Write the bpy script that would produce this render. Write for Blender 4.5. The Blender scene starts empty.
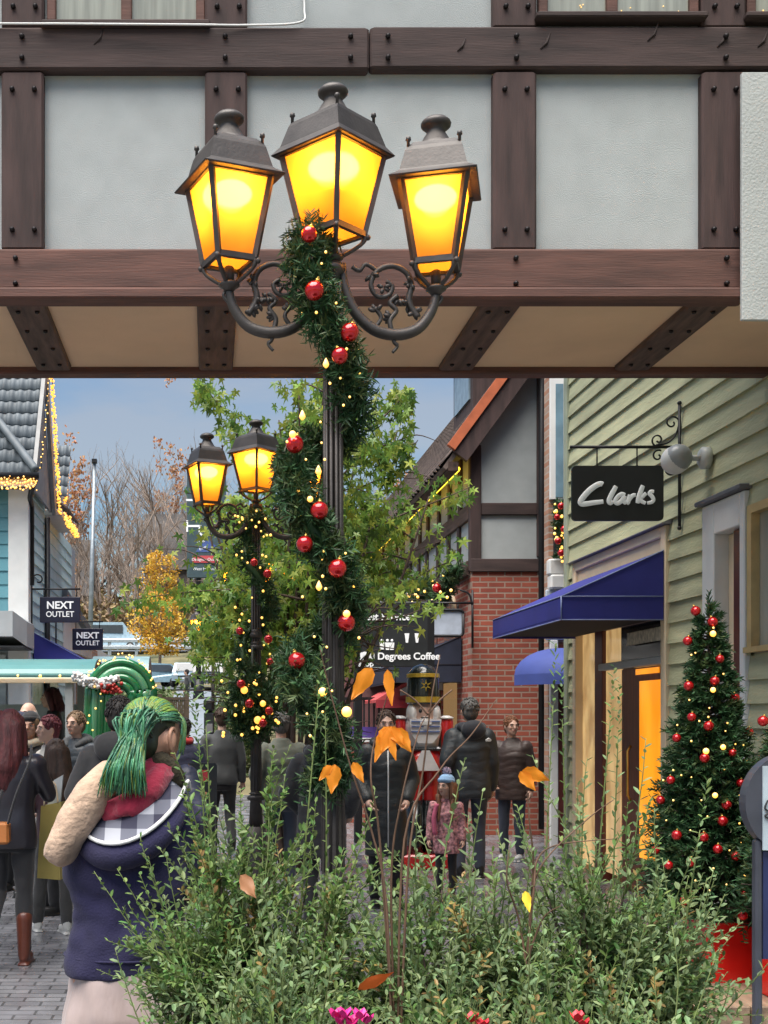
import bpy, math, random
from mathutils import Vector, Matrix, noise as mnoise
R = math.radians
random.seed(7)
sc = bpy.context.scene
col = sc.collection
F, H, VX, VY = 1250.0, 1.6, 210.0, 718.0

def at(x, y, Y):
    """a point at depth Y that the camera sees at picture position x, y (used once, for layout)"""
    return Vector(((x - VX) * Y / F, Y, H + (VY - y) * Y / F))

# ------------------------------------------------------------------ materials
def new_mat(name):
    m = bpy.data.materials.new(name); m.use_nodes = True
    nt = m.node_tree
    return m, nt, nt.nodes['Principled BSDF'], nt.links.new

def mat(name, c, rough=.6, metal=0., var=.18, scale=6., stretch=(1, 1, 1), bump=0., bscale=60., bstretch=None,
        island=0., hue=0., emit=None, estr=0., coat=0., spec=.5, detail=5., c2=None, sheen=0., trans=0.):
    m, nt, b, L = new_mat(name)
    N = nt.nodes.new
    tc = N('ShaderNodeTexCoord'); mp = N('ShaderNodeMapping'); mp.inputs['Scale'].default_value = stretch
    L(tc.outputs['Object'], mp.inputs['Vector'])
    n = N('ShaderNodeTexNoise'); n.inputs['Scale'].default_value = scale; n.inputs['Detail'].default_value = detail
    L(mp.outputs[0], n.inputs['Vector'])
    rp = N('ShaderNodeValToRGB')
    lo = tuple(max(0, v * (1 - var)) for v in c) if c2 is None else tuple(c2)
    hi = tuple(min(1, v * (1 + var)) for v in c)
    rp.color_ramp.elements[0].position = .3; rp.color_ramp.elements[0].color = (*lo, 1)
    rp.color_ramp.elements[1].position = .7; rp.color_ramp.elements[1].color = (*hi, 1)
    L(n.outputs['Fac'], rp.inputs['Fac'])
    out = rp.outputs['Color']
    if island or hue:
        g = N('ShaderNodeNewGeometry'); hs = N('ShaderNodeHueSaturation')
        mv = N('ShaderNodeMapRange'); mv.inputs['To Min'].default_value = 1 - island; mv.inputs['To Max'].default_value = 1 + island
        L(g.outputs['Random Per Island'], mv.inputs['Value']); L(mv.outputs[0], hs.inputs['Value'])
        if hue:
            mh = N('ShaderNodeMapRange'); mh.inputs['To Min'].default_value = .5 - hue; mh.inputs['To Max'].default_value = .5 + hue
            ml = N('ShaderNodeMath'); ml.operation = 'MULTIPLY'; ml.inputs[1].default_value = 7.31
            fr = N('ShaderNodeMath'); fr.operation = 'FRACT'
            L(g.outputs['Random Per Island'], ml.inputs[0]); L(ml.outputs[0], fr.inputs[0]); L(fr.outputs[0], mh.inputs['Value'])
            L(mh.outputs[0], hs.inputs['Hue'])
        L(out, hs.inputs['Color']); out = hs.outputs['Color']
    L(out, b.inputs['Base Color'])
    b.inputs['Roughness'].default_value = rough; b.inputs['Metallic'].default_value = metal
    b.inputs['Specular IOR Level'].default_value = spec
    b.inputs['Coat Weight'].default_value = coat; b.inputs['Sheen Weight'].default_value = sheen
    if trans: b.inputs['Transmission Weight'].default_value = trans
    if bump:
        m2 = N('ShaderNodeMapping'); m2.inputs['Scale'].default_value = bstretch or stretch
        L(tc.outputs['Object'], m2.inputs['Vector'])
        n2 = N('ShaderNodeTexNoise'); n2.inputs['Scale'].default_value = bscale; n2.inputs['Detail'].default_value = 4
        L(m2.outputs[0], n2.inputs['Vector'])
        bp = N('ShaderNodeBump'); bp.inputs['Strength'].default_value = bump; bp.inputs['Distance'].default_value = .01
        L(n2.outputs['Fac'], bp.inputs['Height']); L(bp.outputs[0], b.inputs['Normal'])
    if emit:
        b.inputs['Emission Color'].default_value = (*emit, 1); b.inputs['Emission Strength'].default_value = estr
    return m

def bulb_mat(name, c, s):
    m = mat(name, (.9, .7, .4), .4, var=0, emit=c, estr=s)
    m.cycles.emission_sampling = 'NONE'
    return m

def leaf_mat(name, c, island=.35, hue=.02, tl=.35, rough=.5, spec=.4):
    m = mat(name, c, rough, var=.1, scale=3, island=island, hue=hue, spec=spec)
    nt = m.node_tree; b = nt.nodes['Principled BSDF']; o = nt.nodes['Material Output']
    t = nt.nodes.new('ShaderNodeBsdfTranslucent'); mx = nt.nodes.new('ShaderNodeMixShader'); mx.inputs[0].default_value = tl
    src = b.inputs['Base Color'].links[0].from_socket
    nt.links.new(src, t.inputs['Color']); nt.links.new(b.outputs[0], mx.inputs[1]); nt.links.new(t.outputs[0], mx.inputs[2])
    nt.links.new(mx.outputs[0], o.inputs['Surface'])
    return m

def brick_mat(name, axis, c1, c2, mortar, bw=.225, rh=.075, ms=.011, off=.5, rough=.85, bump=.6):
    m, nt, b, L = new_mat(name); N = nt.nodes.new
    tc = N('ShaderNodeTexCoord'); sp = N('ShaderNodeSeparateXYZ'); cb = N('ShaderNodeCombineXYZ')
    L(tc.outputs['Object'], sp.inputs[0])
    a, d = {'xz': ('X', 'Z'), 'yz': ('Y', 'Z'), 'xy': ('X', 'Y'), 'yx': ('Y', 'X')}[axis]
    L(sp.outputs[a], cb.inputs['X']); L(sp.outputs[d], cb.inputs['Y'])
    br = N('ShaderNodeTexBrick'); br.offset = off
    br.inputs['Scale'].default_value = 1; br.inputs['Brick Width'].default_value = bw; br.inputs['Row Height'].default_value = rh
    br.inputs['Mortar Size'].default_value = ms; br.inputs['Mortar Smooth'].default_value = .2
    br.inputs['Color1'].default_value = (*c1, 1); br.inputs['Color2'].default_value = (*c2, 1); br.inputs['Mortar'].default_value = (*mortar, 1)
    L(cb.outputs[0], br.inputs['Vector'])
    n = N('ShaderNodeTexNoise'); n.inputs['Scale'].default_value = 3; n.inputs['Detail'].default_value = 6
    L(tc.outputs['Object'], n.inputs['Vector'])
    mr = N('ShaderNodeMapRange'); mr.inputs['To Min'].default_value = .55; mr.inputs['To Max'].default_value = 1.4
    L(n.outputs['Fac'], mr.inputs['Value'])
    hs = N('ShaderNodeHueSaturation'); L(mr.outputs[0], hs.inputs['Value']); L(br.outputs['Color'], hs.inputs['Color'])
    L(hs.outputs[0], b.inputs['Base Color'])
    bp = N('ShaderNodeBump'); bp.inputs['Strength'].default_value = bump; bp.inputs['Distance'].default_value = .01; bp.invert = True
    L(br.outputs['Fac'], bp.inputs['Height']); L(bp.outputs[0], b.inputs['Normal'])
    b.inputs['Roughness'].default_value = rough
    return m, n, b, nt

# ------------------------------------------------------------------ mesh builder
class MB:
    def __init__(s): s.v = []; s.f = []; s.m = []; s.s = []
    def add(s, vs, fs, m=0, sm=False):
        o = len(s.v); s.v += [tuple(v) for v in vs]
        for f in fs: s.f.append(tuple(o + i for i in f)); s.m.append(m); s.s.append(sm)
        return s
    def box(s, x0, x1, y0, y1, z0, z1, m=0, bev=0):
        if x0 > x1: x0, x1 = x1, x0
        if y0 > y1: y0, y1 = y1, y0
        if z0 > z1: z0, z1 = z1, z0
        b = min(bev, (x1 - x0) * .45, (y1 - y0) * .45, (z1 - z0) * .45)
        if b <= 0:
            vs = [(x, y, z) for z in (z0, z1) for x, y in ((x0, y0), (x1, y0), (x1, y1), (x0, y1))]
            return s.add(vs, [(3, 2, 1, 0), (4, 5, 6, 7), (0, 1, 5, 4), (1, 2, 6, 5), (2, 3, 7, 6), (3, 0, 4, 7)], m)
        rings = []
        for z, i in ((z0, b), (z0 + b, 0), (z1 - b, 0), (z1, b)):
            xa, xb, ya, yb = x0 + i, x1 - i, y0 + i, y1 - i
            rings.append([(xa + b, ya, z), (xb - b, ya, z), (xb, ya + b, z), (xb, yb - b, z), (xb - b, yb, z), (xa + b, yb, z), (xa, yb - b, z), (xa, ya + b, z)])
        return s.rings(rings, m, False)
    def rings(s, rings, m=0, sm=True, cap=True, close=True):
        n = len(rings[0]); vs = [p for r in rings for p in r]; fs = []
        for k in range(len(rings) - 1):
            for i in range(n if close else n - 1):
                j = (i + 1) % n
                fs.append((k * n + i, k * n + j, (k + 1) * n + j, (k + 1) * n + i))
        if cap and close:
            fs.append(tuple(range(n - 1, -1, -1))); fs.append(tuple(range((len(rings) - 1) * n, len(rings) * n)))
        return s.add(vs, fs, m, sm)
    def tube(s, pts, r, n=8, m=0, sm=True, flat=1.0, caps=True):
        pts = [Vector(p) for p in pts]
        if not isinstance(r, (list, tuple)): r = [r] * len(pts)
        up = None; rings = []
        for i, p in enumerate(pts):
            t = (pts[min(i + 1, len(pts) - 1)] - pts[max(i - 1, 0)])
            t = t.normalized() if t.length > 1e-9 else Vector((0, 0, 1))
            if up is None:
                a = Vector((0, 0, 1)) if abs(t.z) < .9 else Vector((0, 1, 0))
                up = (a - t * a.dot(t)).normalized()
            else:
                up = up - t * up.dot(t)
                up = up.normalized() if up.length > 1e-6 else t.orthogonal().normalized()
            sd = t.cross(up)
            rings.append([p + (up * math.sin(k * 2 * math.pi / n) * flat + sd * math.cos(k * 2 * math.pi / n)) * r[i] for k in range(n)])
        return s.rings(rings, m, sm, caps)
    def capsule(s, p0, p1, r0, r1, n=12, m=0):
        p0, p1 = Vector(p0), Vector(p1); d = (p1 - p0); L = d.length; d = d / max(L, 1e-6)
        pts, rr = [], []
        for a in (90, 60, 30, 0): pts.append(p0 - d * r0 * math.sin(R(a))); rr.append(max(r0 * math.cos(R(a)), r0 * .05))
        for a in (0, 30, 60, 90): pts.append(p1 + d * r1 * math.sin(R(a))); rr.append(max(r1 * math.cos(R(a)), r1 * .05))
        return s.tube(pts, rr, n, m)
    def limb(s, pts, rr, n=12, m=0):
        for i in range(len(pts) - 1): s.capsule(pts[i], pts[i + 1], rr[i], rr[i + 1], n, m)
        return s
    def ell(s, c, r, n=12, k=8, m=0, M=None):
        c = Vector(c); r = (r, r, r) if not isinstance(r, (tuple, list)) else r; rings = []
        for i in range(k + 1):
            a = math.pi * (i / k - .5); a = max(-math.pi / 2 + .04, min(math.pi / 2 - .04, a))
            ring = []
            for j in range(n):
                t = j * 2 * math.pi / n
                p = Vector((r[0] * math.cos(a) * math.cos(t), r[1] * math.cos(a) * math.sin(t), r[2] * math.sin(a)))
                if M: p = M @ p
                ring.append(c + p)
            rings.append(ring)
        return s.rings(rings, m, True)
    def lathe(s, prof, c=(0, 0, 0), n=20, m=0, sm=True, sx=1, sy=1):
        c = Vector(c)
        return s.rings([[c + Vector((r * sx * math.cos(k * 2 * math.pi / n), r * sy * math.sin(k * 2 * math.pi / n), z)) for k in range(n)] for r, z in prof], m, sm)
    def loft(s, secs, n=18, m=0, pw=2.4):
        """secs: (z, cx, cy, rx, ry)"""
        rings = []
        for z, cx, cy, rx, ry in secs:
            ring = []
            for k in range(n):
                t = k * 2 * math.pi / n; c_, s_ = math.cos(t), math.sin(t)
                ring.append((cx + rx * math.copysign(abs(c_) ** (2 / pw), c_), cy + ry * math.copysign(abs(s_) ** (2 / pw), s_), z))
            rings.append(ring)
        return s.rings(rings, m, True)
    def prism(s, poly, d, m=0):
        d = Vector(d); n = len(poly); a = [Vector(p) for p in poly]
        return s.add(a + [p + d for p in a], [tuple(range(n - 1, -1, -1)), tuple(range(n, 2 * n))] + [(i, (i + 1) % n, n + (i + 1) % n, n + i) for i in range(n)], m)
    def bar(s, p0, p1, w, h, m=0, up=(0, 0, 1)):
        """rectangular bar from p0 to p1, w across, h along up"""
        p0, p1 = Vector(p0), Vector(p1); d = (p1 - p0).normalized(); u = Vector(up); u = (u - d * u.dot(d)).normalized(); r = d.cross(u)
        q = [r * a * w / 2 + u * b * h / 2 for a, b in ((-1, -1), (1, -1), (1, 1), (-1, 1))]
        return s.rings([[p0 + k for k in q], [p1 + k for k in q]], m, False)
    def xf(s, M):
        s.v = [tuple(M @ Vector(v)) for v in s.v]; return s
    def join(s, o, m=None):
        k = len(s.v); s.v += o.v
        s.f += [tuple(k + i for i in f) for f in o.f]; s.m += (o.m if m is None else [m] * len(o.f)); s.s += o.s
        return s
    def build(s, name, mats, parent=None, loc=None):
        me = bpy.data.meshes.new(name); me.from_pydata(s.v, [], s.f)
        for mm in (mats if isinstance(mats, (list, tuple)) else [mats]): me.materials.append(mm)
        me.polygons.foreach_set('material_index', s.m); me.polygons.foreach_set('use_smooth', s.s)
        me.update()
        o = bpy.data.objects.new(name, me); col.objects.link(o)
        if parent: o.parent = parent
        if loc is not None: o.location = loc
        return o

def remesh(mb, vox, it=4):
    """one continuous surface out of overlapping volumes"""
    o = mb.build('shape', [])
    r = o.modifiers.new('r', 'REMESH'); r.mode = 'VOXEL'; r.voxel_size = vox
    s_ = o.modifiers.new('s', 'SMOOTH'); s_.iterations = it; s_.factor = .5
    dg = bpy.context.evaluated_depsgraph_get(); e = o.evaluated_get(dg)
    me = e.to_mesh(); out = MB()
    out.v = [tuple(v.co) for v in me.vertices]; out.f = [tuple(p.vertices) for p in me.polygons]
    out.m = [0] * len(out.f); out.s = [True] * len(out.f)
    e.to_mesh_clear(); md = o.data; bpy.data.objects.remove(o); bpy.data.meshes.remove(md)
    return out

# ------------------------------------------------------------------ things
def tag(o, label=None, cat=None, group=None, kind=None):
    if label: o['label'] = label
    if cat: o['category'] = cat
    if group: o['group'] = group
    if kind: o['kind'] = kind
    return o
def thing(name, label, cat, loc=(0, 0, 0), rz=0, group=None):
    o = bpy.data.objects.new(name, None); col.objects.link(o); o.empty_display_size = .1
    o.location = loc; o.rotation_euler = (0, 0, rz)
    return tag(o, label, cat, group)
def kids(o): return [c for c in bpy.data.objects if c.parent == o]
def copy_tree(o, parent=None):
    c = o.copy(); col.objects.link(c); c.parent = parent
    for ch in kids(o): copy_tree(ch, c)
    return c

def text(name, s, size, m, parent, loc, rot=(R(90), 0, 0), depth=.004, align='CENTER', sx=1, bold=0.):
    cu = bpy.data.curves.new('t', 'FONT'); cu.body = s; cu.size = size; cu.extrude = depth; cu.align_x = align; cu.align_y = 'CENTER'; cu.offset = bold
    o = bpy.data.objects.new('t', cu); col.objects.link(o)
    dg = bpy.context.evaluated_depsgraph_get()
    me = bpy.data.meshes.new_from_object(o.evaluated_get(dg)); bpy.data.objects.remove(o); bpy.data.curves.remove(cu)
    me.materials.clear(); me.materials.append(m); me.name = name
    n = bpy.data.objects.new(name, me); col.objects.link(n); n.parent = parent; n.location = loc; n.rotation_euler = rot; n.scale = (sx, 1, 1)
    return n

def crom(pts, k=6):
    """smooth curve through points"""
    P = [Vector(p) for p in pts]; out = []
    for i in range(len(P) - 1):
        a, b, c, d = P[max(i - 1, 0)], P[i], P[i + 1], P[min(i + 2, len(P) - 1)]
        for j in range(k):
            t = j / k
            out.append(.5 * ((2 * b) + (c - a) * t + (2 * a - 5 * b + 4 * c - d) * t * t + (3 * b - a - 3 * c + d) * t ** 3))
    out.append(P[-1]); return out
def lerp(a, b, t): return a + (b - a) * t
def rv(a=1.): return Vector((random.uniform(-a, a), random.uniform(-a, a), random.uniform(-a, a)))

def clap(mb, o, u, n, rows, e=.17, t=.024, m=0):
    """lapped boards. o origin, u along the wall, n outward; rows(z) gives the runs (u0, u1) at that height; covers rows.z0..z1"""
    o, u, n = Vector(o), Vector(u).normalized(), Vector(n).normalized(); z = rows.z0; Z = Vector((0, 0, 1))
    while z < rows.z1 - .01:
        zt = min(z + e, rows.z1)
        for a, b in rows((z + zt) / 2):
            x = a
            while x < b - 1e-4:
                x2 = min(b, x + random.uniform(1.6, 3.4))
                if b - x2 < .4: x2 = b
                k = t + random.uniform(-.003, .003); g = .0015
                j0, j1 = random.uniform(-.004, .004), random.uniform(-.004, .004)
                p = [o + u * (x + g) + n * k + Z * (z + j0), o + u * (x2 - g) + n * k + Z * (z + j1), o + u * (x2 - g) + n * .004 + Z * (zt + .012), o + u * (x + g) + n * .004 + Z * (zt + .012)]
                q = [o + u * (x + g) + Z * (z + j0), o + u * (x2 - g) + Z * (z + j1)]
                mb.add(p + q, [(0, 1, 2, 3), (4, 5, 1, 0)], m)
                x = x2
        z = zt
class Rows:
    def __init__(s, z0, z1, L, holes=(), span=None): s.z0, s.z1, s.L, s.h, s.span = z0, z1, L, holes, span
    def __call__(s, z):
        runs = [s.span(z)] if s.span else [(0, s.L)]
        for a, b, c, d in s.h:
            if c < z < d:
                nr = []
                for x0, x1 in runs:
                    if b <= x0 or a >= x1: nr.append((x0, x1)); continue
                    if a > x0: nr.append((x0, a))
                    if b < x1: nr.append((b, x1))
                runs = nr
        return [r for r in runs if r[1] - r[0] > .01]

def tiles(mb, o, u, s, nu, ns, wu, ls, m=0, amp=.018, keep=None):
    """pantiles: o eave corner, u along the eave, s up the slope (unit), nu x ns tiles of width wu, course ls"""
    o, u, s = Vector(o), Vector(u).normalized(), Vector(s).normalized(); nn = u.cross(s)
    if nn.z < 0: nn = -nn
    K = 6
    for j in range(ns):
        for i in range(nu):
            if keep and not keep(i, j): continue
            vs = []; jx = random.uniform(-.003, .003)
            for q in range(K + 1):
                f = q / K; hgt = amp * math.sin(f * 2 * math.pi) + amp
                b = o + u * ((i + f) * wu) + s * (j * ls + jx)
                vs += [b + nn * (hgt + .028 - .01), b + s * ls * 1.06 + nn * (hgt + .002), b + nn * (hgt - .0)]
            fs = []
            for q in range(K):
                a = q * 3; fs += [(a, a + 3, a + 4, a + 1), (a + 2, a + 5, a + 3, a)]
            mb.add(vs, fs, m, True)
# ------------------------------------------------------------------ shared materials
timber_h = mat('timber_along_x', (.046, .028, .025), .8, var=.42, scale=1.6, stretch=(1.2, 8, 8), bump=.2, bscale=9, bstretch=(1, 14, 14))
timber_v = mat('timber_along_z', (.050, .028, .025), .8, var=.42, scale=1.6, stretch=(8, 8, 1.2), bump=.2, bscale=9, bstretch=(14, 14, 1))
timber_red = mat('timber_reddish', (.095, .043, .032), .75, var=.4, scale=1.6, stretch=(1.2, 8, 8), bump=.2, bscale=9, bstretch=(1, 14, 14))  # redder than the other timbers: lamp glow on the lower beam, painted in
timber_y = mat('timber_along_y', (.085, .050, .038), .8, var=.5, scale=2.5, stretch=(9, 1.2, 9), bump=.35, bscale=9, bstretch=(14, 1, 14))
bolt_m = mat('bolt_iron', (.02, .017, .018), .45, metal=.7)
render_m = mat('rough_render', (.375, .40, .395), .9, var=.07, scale=5, bump=.4, bscale=170, detail=9)
soffit_m = mat('soffit_render', (.72, .50, .32), .9, var=.06, scale=2, bump=.2, bscale=60)  # peach tone puts the warm lamp light under the bridge into the colour
pane_dim = mat('dim_window_glass', (.32, .33, .28), .15, var=.25, scale=4, stretch=(6, 1, .3))
white_paint = mat('white_paint', (.68, .68, .66), .5, var=.06, scale=5, bump=.05)
cream_paint = mat('cream_paint', (.72, .58, .40), .5, var=.06, scale=5, bump=.05)
grey_paint = mat('grey_paint', (.38, .40, .41), .5, var=.08, scale=5)
iron = mat('lamp_iron', (.056, .049, .045), .5, metal=.3, var=.3, scale=9, bump=.12, bscale=80)
iron_black = mat('black_iron', (.014, .014, .016), .5, metal=.3, var=.2)
green_board = mat('green_board', (.40, .40, .245), .75, var=.2, scale=2, stretch=(7, .7, 7), bump=.5, bscale=22, bstretch=(6, .8, 3), island=.16)
teal_board = mat('teal_board', (.52, .68, .66), .7, var=.1, scale=2, bump=.2, bscale=20, island=.08)
teal_blue = mat('bright_teal_board', (.10, .27, .32), .7, var=.1, scale=2, bump=.2, bscale=20, island=.08)
slate = mat('grey_tile', (.105, .125, .14), .6, var=.25, scale=5, island=.12)
brown_tile = mat('brown_tile', (.13, .095, .08), .8, var=.35, scale=4, island=.25)
orange_tile = mat('orange_verge_tile', (.45, .11, .04), .7, var=.2, scale=6)
navy_cloth = mat('navy_awning_cloth', (.026, .030, .23), .75, var=.12, scale=3, bump=.12, bscale=200)
navy_cloth2 = mat('faded_blue_awning_cloth', (.045, .07, .27), .75, var=.12, scale=3, bump=.1, bscale=200)
maroon = mat('maroon_joinery', (.10, .022, .018), .4, var=.2, scale=4, stretch=(4, 4, 1))
door_wood = mat('red_brown_door', (.16, .045, .018), .4, var=.3, scale=4, stretch=(6, 6, .8))
lit_amber = mat('lit_amber_glass', (.7, .3, .03), .12, var=.05, scale=1.6, stretch=(1, 3, .8), emit=(1, .33, .008), estr=.34)
lit_cream = mat('lit_cream_glass', (.75, .55, .3), .12, var=.1, scale=2.2, stretch=(1, 2.5, 1.3), emit=(1, .62, .22), estr=.17)
def glow_vary(m, c0, c1):
    nt = m.node_tree; b = nt.nodes['Principled BSDF']; rp = [n for n in nt.nodes if n.type == 'VALTORGB'][0]
    r2 = nt.nodes.new('ShaderNodeValToRGB'); r2.color_ramp.elements[0].position = .35; r2.color_ramp.elements[1].position = .62
    r2.color_ramp.elements[0].color = (*c0, 1); r2.color_ramp.elements[1].color = (*c1, 1)
    nt.links.new(rp.inputs['Fac'].links[0].from_socket, r2.inputs['Fac']); nt.links.new(r2.outputs[0], b.inputs['Emission Color'])
glow_vary(lit_cream, (.50, .27, .09), (1, .66, .27)); glow_vary(lit_amber, (.95, .27, .004), (1, .38, .014))
black_board = mat('black_sign_board', (.016, .018, .02), .5, var=.2)
navy_board = mat('navy_sign_board', (.012, .012, .03), .4, var=.15)
white_letter = mat('white_letters', (.8, .8, .8), .4, var=.02, emit=(1, 1, 1), estr=.06)
bulb_warm = bulb_mat('fairy_bulb', (1, .50, .06), .62)
bulb_amber = bulb_mat('amber_bulb', (1, .40, .03), .6)
bulb_orange = bulb_mat('big_amber_bulb', (1, .42, .035), .8)
needle = leaf_mat('fir_needles', (.030, .082, .028), island=.5, hue=.025, tl=.15, rough=.55)
needle_y = leaf_mat('fir_needles_olive', (.055, .085, .025), island=.5, hue=.025, tl=.15, rough=.55)
red_gloss = mat('red_bauble_gloss', (.55, .008, .012), .12, metal=.55, var=.05, coat=.6)
purple_gloss = mat('purple_bauble_gloss', (.35, .02, .25), .12, metal=.55, var=.05, coat=.6)
gold_cap = mat('gold_cap', (.6, .4, .1), .35, metal=.9)
wire_m = mat('dark_wire', (.01, .02, .01), .6)
bark = mat('bark', (.075, .05, .04), .9, var=.4, scale=10, stretch=(4, 4, 1), bump=.5, bscale=30)
twig_m = mat('pale_twig', (.11, .06, .035), .8, var=.3, scale=20)
shoot_m = mat('green_shoot', (.13, .17, .05), .7, var=.25, scale=20)
red_brick_x = brick_mat('red_brick_x', 'xz', (.34, .085, .05), (.25, .055, .035), (.32, .22, .17))[0]
red_brick_y = brick_mat('red_brick_y', 'yz', (.34, .085, .05), (.25, .055, .035), (.32, .22, .17))[0]
pale_brick_x = brick_mat('pale_brick_x', 'xz', (.42, .22, .14), (.34, .16, .1), (.4, .33, .27))[0]
skin_m = mat('skin', (.50, .27, .18), .5, var=.08, scale=9)
skin_p = mat('pale_skin', (.58, .36, .27), .5, var=.08, scale=9)
eye_m = mat('eye_dark', (.03, .02, .02), .2, var=0)
lip_m = mat('lips', (.36, .11, .09), .5, var=.05)
def W(mb, name, mats, parent, label=None):
    """link a mesh given in world coordinates under parent (an unrotated Empty or a part at its origin)"""
    off = Vector((0, 0, 0)); p = parent
    while p is not None: off += p.location; p = p.parent
    mb.v = [tuple(Vector(v) - off) for v in mb.v]
    o = mb.build(name, mats, parent)
    if label: o['label'] = label
    return o

def mesh_of(mb, name, m):
    o = mb.build(name, m); me = o.data; bpy.data.objects.remove(o); return me
def piece(name, me, parent, loc, s=1., rot=None):
    """a part with shared mesh data, placed in world coordinates under an unrotated parent"""
    off = Vector((0, 0, 0)); p = parent
    while p is not None: off += p.location; p = p.parent
    o = bpy.data.objects.new(name, me); col.objects.link(o); o.parent = parent; o.location = Vector(loc) - off; o.scale = (s, s, s)
    if rot: o.rotation_euler = rot
    return o
bulb_me = {}
def bulbs(t, pts, r, m, name='bulb'):
    if m.name not in bulb_me:
        q = MB(); q.ell((0, 0, 0), 1, 7, 5); bulb_me[m.name] = mesh_of(q, 'bulb', m)
    for p in pts: piece(name, bulb_me[m.name], t, p, r * random.uniform(.8, 1.15))

# ------------------------------------------------------------------ ground
PROF = [(-30, 0), (26, 0), (75, 3.3), (80, 3.35), (95, 6.6), (101, 6.7), (130, 11.6), (175, 16), (420, 22)]
def tz(Y):
    for (a, za), (b, zb) in zip(PROF, PROF[1:]):
        if Y <= b: return za + (zb - za) * max(0, (Y - a) / (b - a))
    return PROF[-1][1]
def sheet(xs, ys, dz, wob=0.):
    b = MB(); nx = len(xs)
    vs = [(x, y, tz(y) + dz + (wob * mnoise.noise((x * .07, y * .07, 3)) if y > 26 else 0)) for y in ys for x in xs]
    b.add(vs, [(j * nx + i, j * nx + i + 1, (j + 1) * nx + i + 1, (j + 1) * nx + i) for j in range(len(ys) - 1) for i in range(nx - 1)], 0, True)
    return b
ground_m = mat('rough_grass_bank', (.12, .10, .05), .95, var=.5, scale=.6, c2=(.05, .06, .025), bump=.4, bscale=6)
pav_m, pn, pb, pnt = brick_mat('wet_setts', 'xy', (.21, .21, .225), (.15, .15, .165), (.075, .075, .08), bw=.21, rh=.105, ms=.008, rough=.3, bump=.5)
_n = pnt.nodes.new('ShaderNodeMapRange'); _n.inputs['From Min'].default_value = .35; _n.inputs['From Max'].default_value = .65
_n.inputs['To Min'].default_value = .08; _n.inputs['To Max'].default_value = .42
pnt.links.new(pn.outputs['Fac'], _n.inputs['Value']); pnt.links.new(_n.outputs[0], pb.inputs['Roughness'])
path_m = mat('pale_paving', (.20, .225, .25), .5, var=.12, scale=2, bump=.1)
road_m = mat('wet_asphalt', (.10, .11, .12), .45, var=.2, scale=2, bump=.2, bscale=90)
ys = [-30, -10, 0, 10, 20, 26] + [26 + 3.5 * i for i in range(1, 16)] + [84, 88, 92, 95, 98, 101, 106, 112, 118, 124, 130, 140, 150, 160, 175, 220, 300, 420]
g = sheet([-220, -140, -90, -60, -40, -28, -20, -14, -9, -5, -2, 1, 5, 9, 14, 20, 28, 40, 60, 90, 140, 220], ys, 0, .5)
tag(g.build('ground', ground_m), kind='structure')
tag(sheet([-8, -4, -2.5, 0, 2.5, 4, 8], [-8, 0, 8, 16, 21, 26], .004).build('pavement', pav_m), kind='structure')
tag(sheet([-1.9, .5], [26.0] + [26 + 3.5 * i for i in range(1, 14)], .12).build('path', path_m), kind='structure')
tag(sheet([-60, -20, 0, 20, 60], [72, 75, 80, 81], .16).build('road', road_m), kind='structure')
tag(sheet([-70, -20, 0, 20, 70], [94.4, 95, 101], .16).build('upper_road', road_m), kind='structure')

# ------------------------------------------------------------------ half timbered bridge building
YB, YR = 7.05, 8.6
kB = YB / F
bx = lambda x: (x - VX) * kB
bz = lambda y: H + (VY - y) * kB
br = thing('footbridge_building', 'dark half-timbered bridge building with pale rendered panels spanning the shopping street overhead', 'building', (0, YB, 0))
XL, XR = -4.2, 6.2
p = MB()
edges = [(-460, 3), (45, 205), (247, 491), (534, 698), (742, 1400)]
b = MB(); b.box(XL, XR, YB, YB + .2, 4.02, 6.9); W(b, 'wall', render_m, br)
b = MB(); b.box(XL, XR, YR - .22, YR - .02, 4.02, 6.9); W(b, 'wall', render_m, br)
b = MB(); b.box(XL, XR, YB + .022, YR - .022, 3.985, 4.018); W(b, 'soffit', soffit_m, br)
b = MB(); b.prism([(XL, YB - .3, 6.9), (XL, (YB + YR) / 2, 7.3), (XL, YR + .3, 6.9)], (XR - XL, 0, 0)); W(b, 'roof', slate, br)
def beam(x0, x1, y0, y1, m, yf=.07, name='beam', bev=.012):
    q = MB(); q.box(bx(x0), bx(x1), YB - yf, YB + .02, bz(y1), bz(y0), 0, bev); return W(q, name, m, br)
beam(-520, 367.5, 34, 76, timber_h, .075); beam(368.5, 1270, 33, 74.5, timber_h, .072)
beam(-520, 740, 254, 294, timber_red, .085)
beam(-520, 740, 294.5, 306, timber_red, .13, 'beam_lip')
for x0, x1 in ((-200, -160), (3, 45), (205, 247), (491, 534), (698, 742), (900, 940)):
    beam(x0, x1, 76.5, 253.5, timber_v, .062, 'post'); beam(x0, x1, -210, 33, timber_v, .06, 'post')
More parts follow.
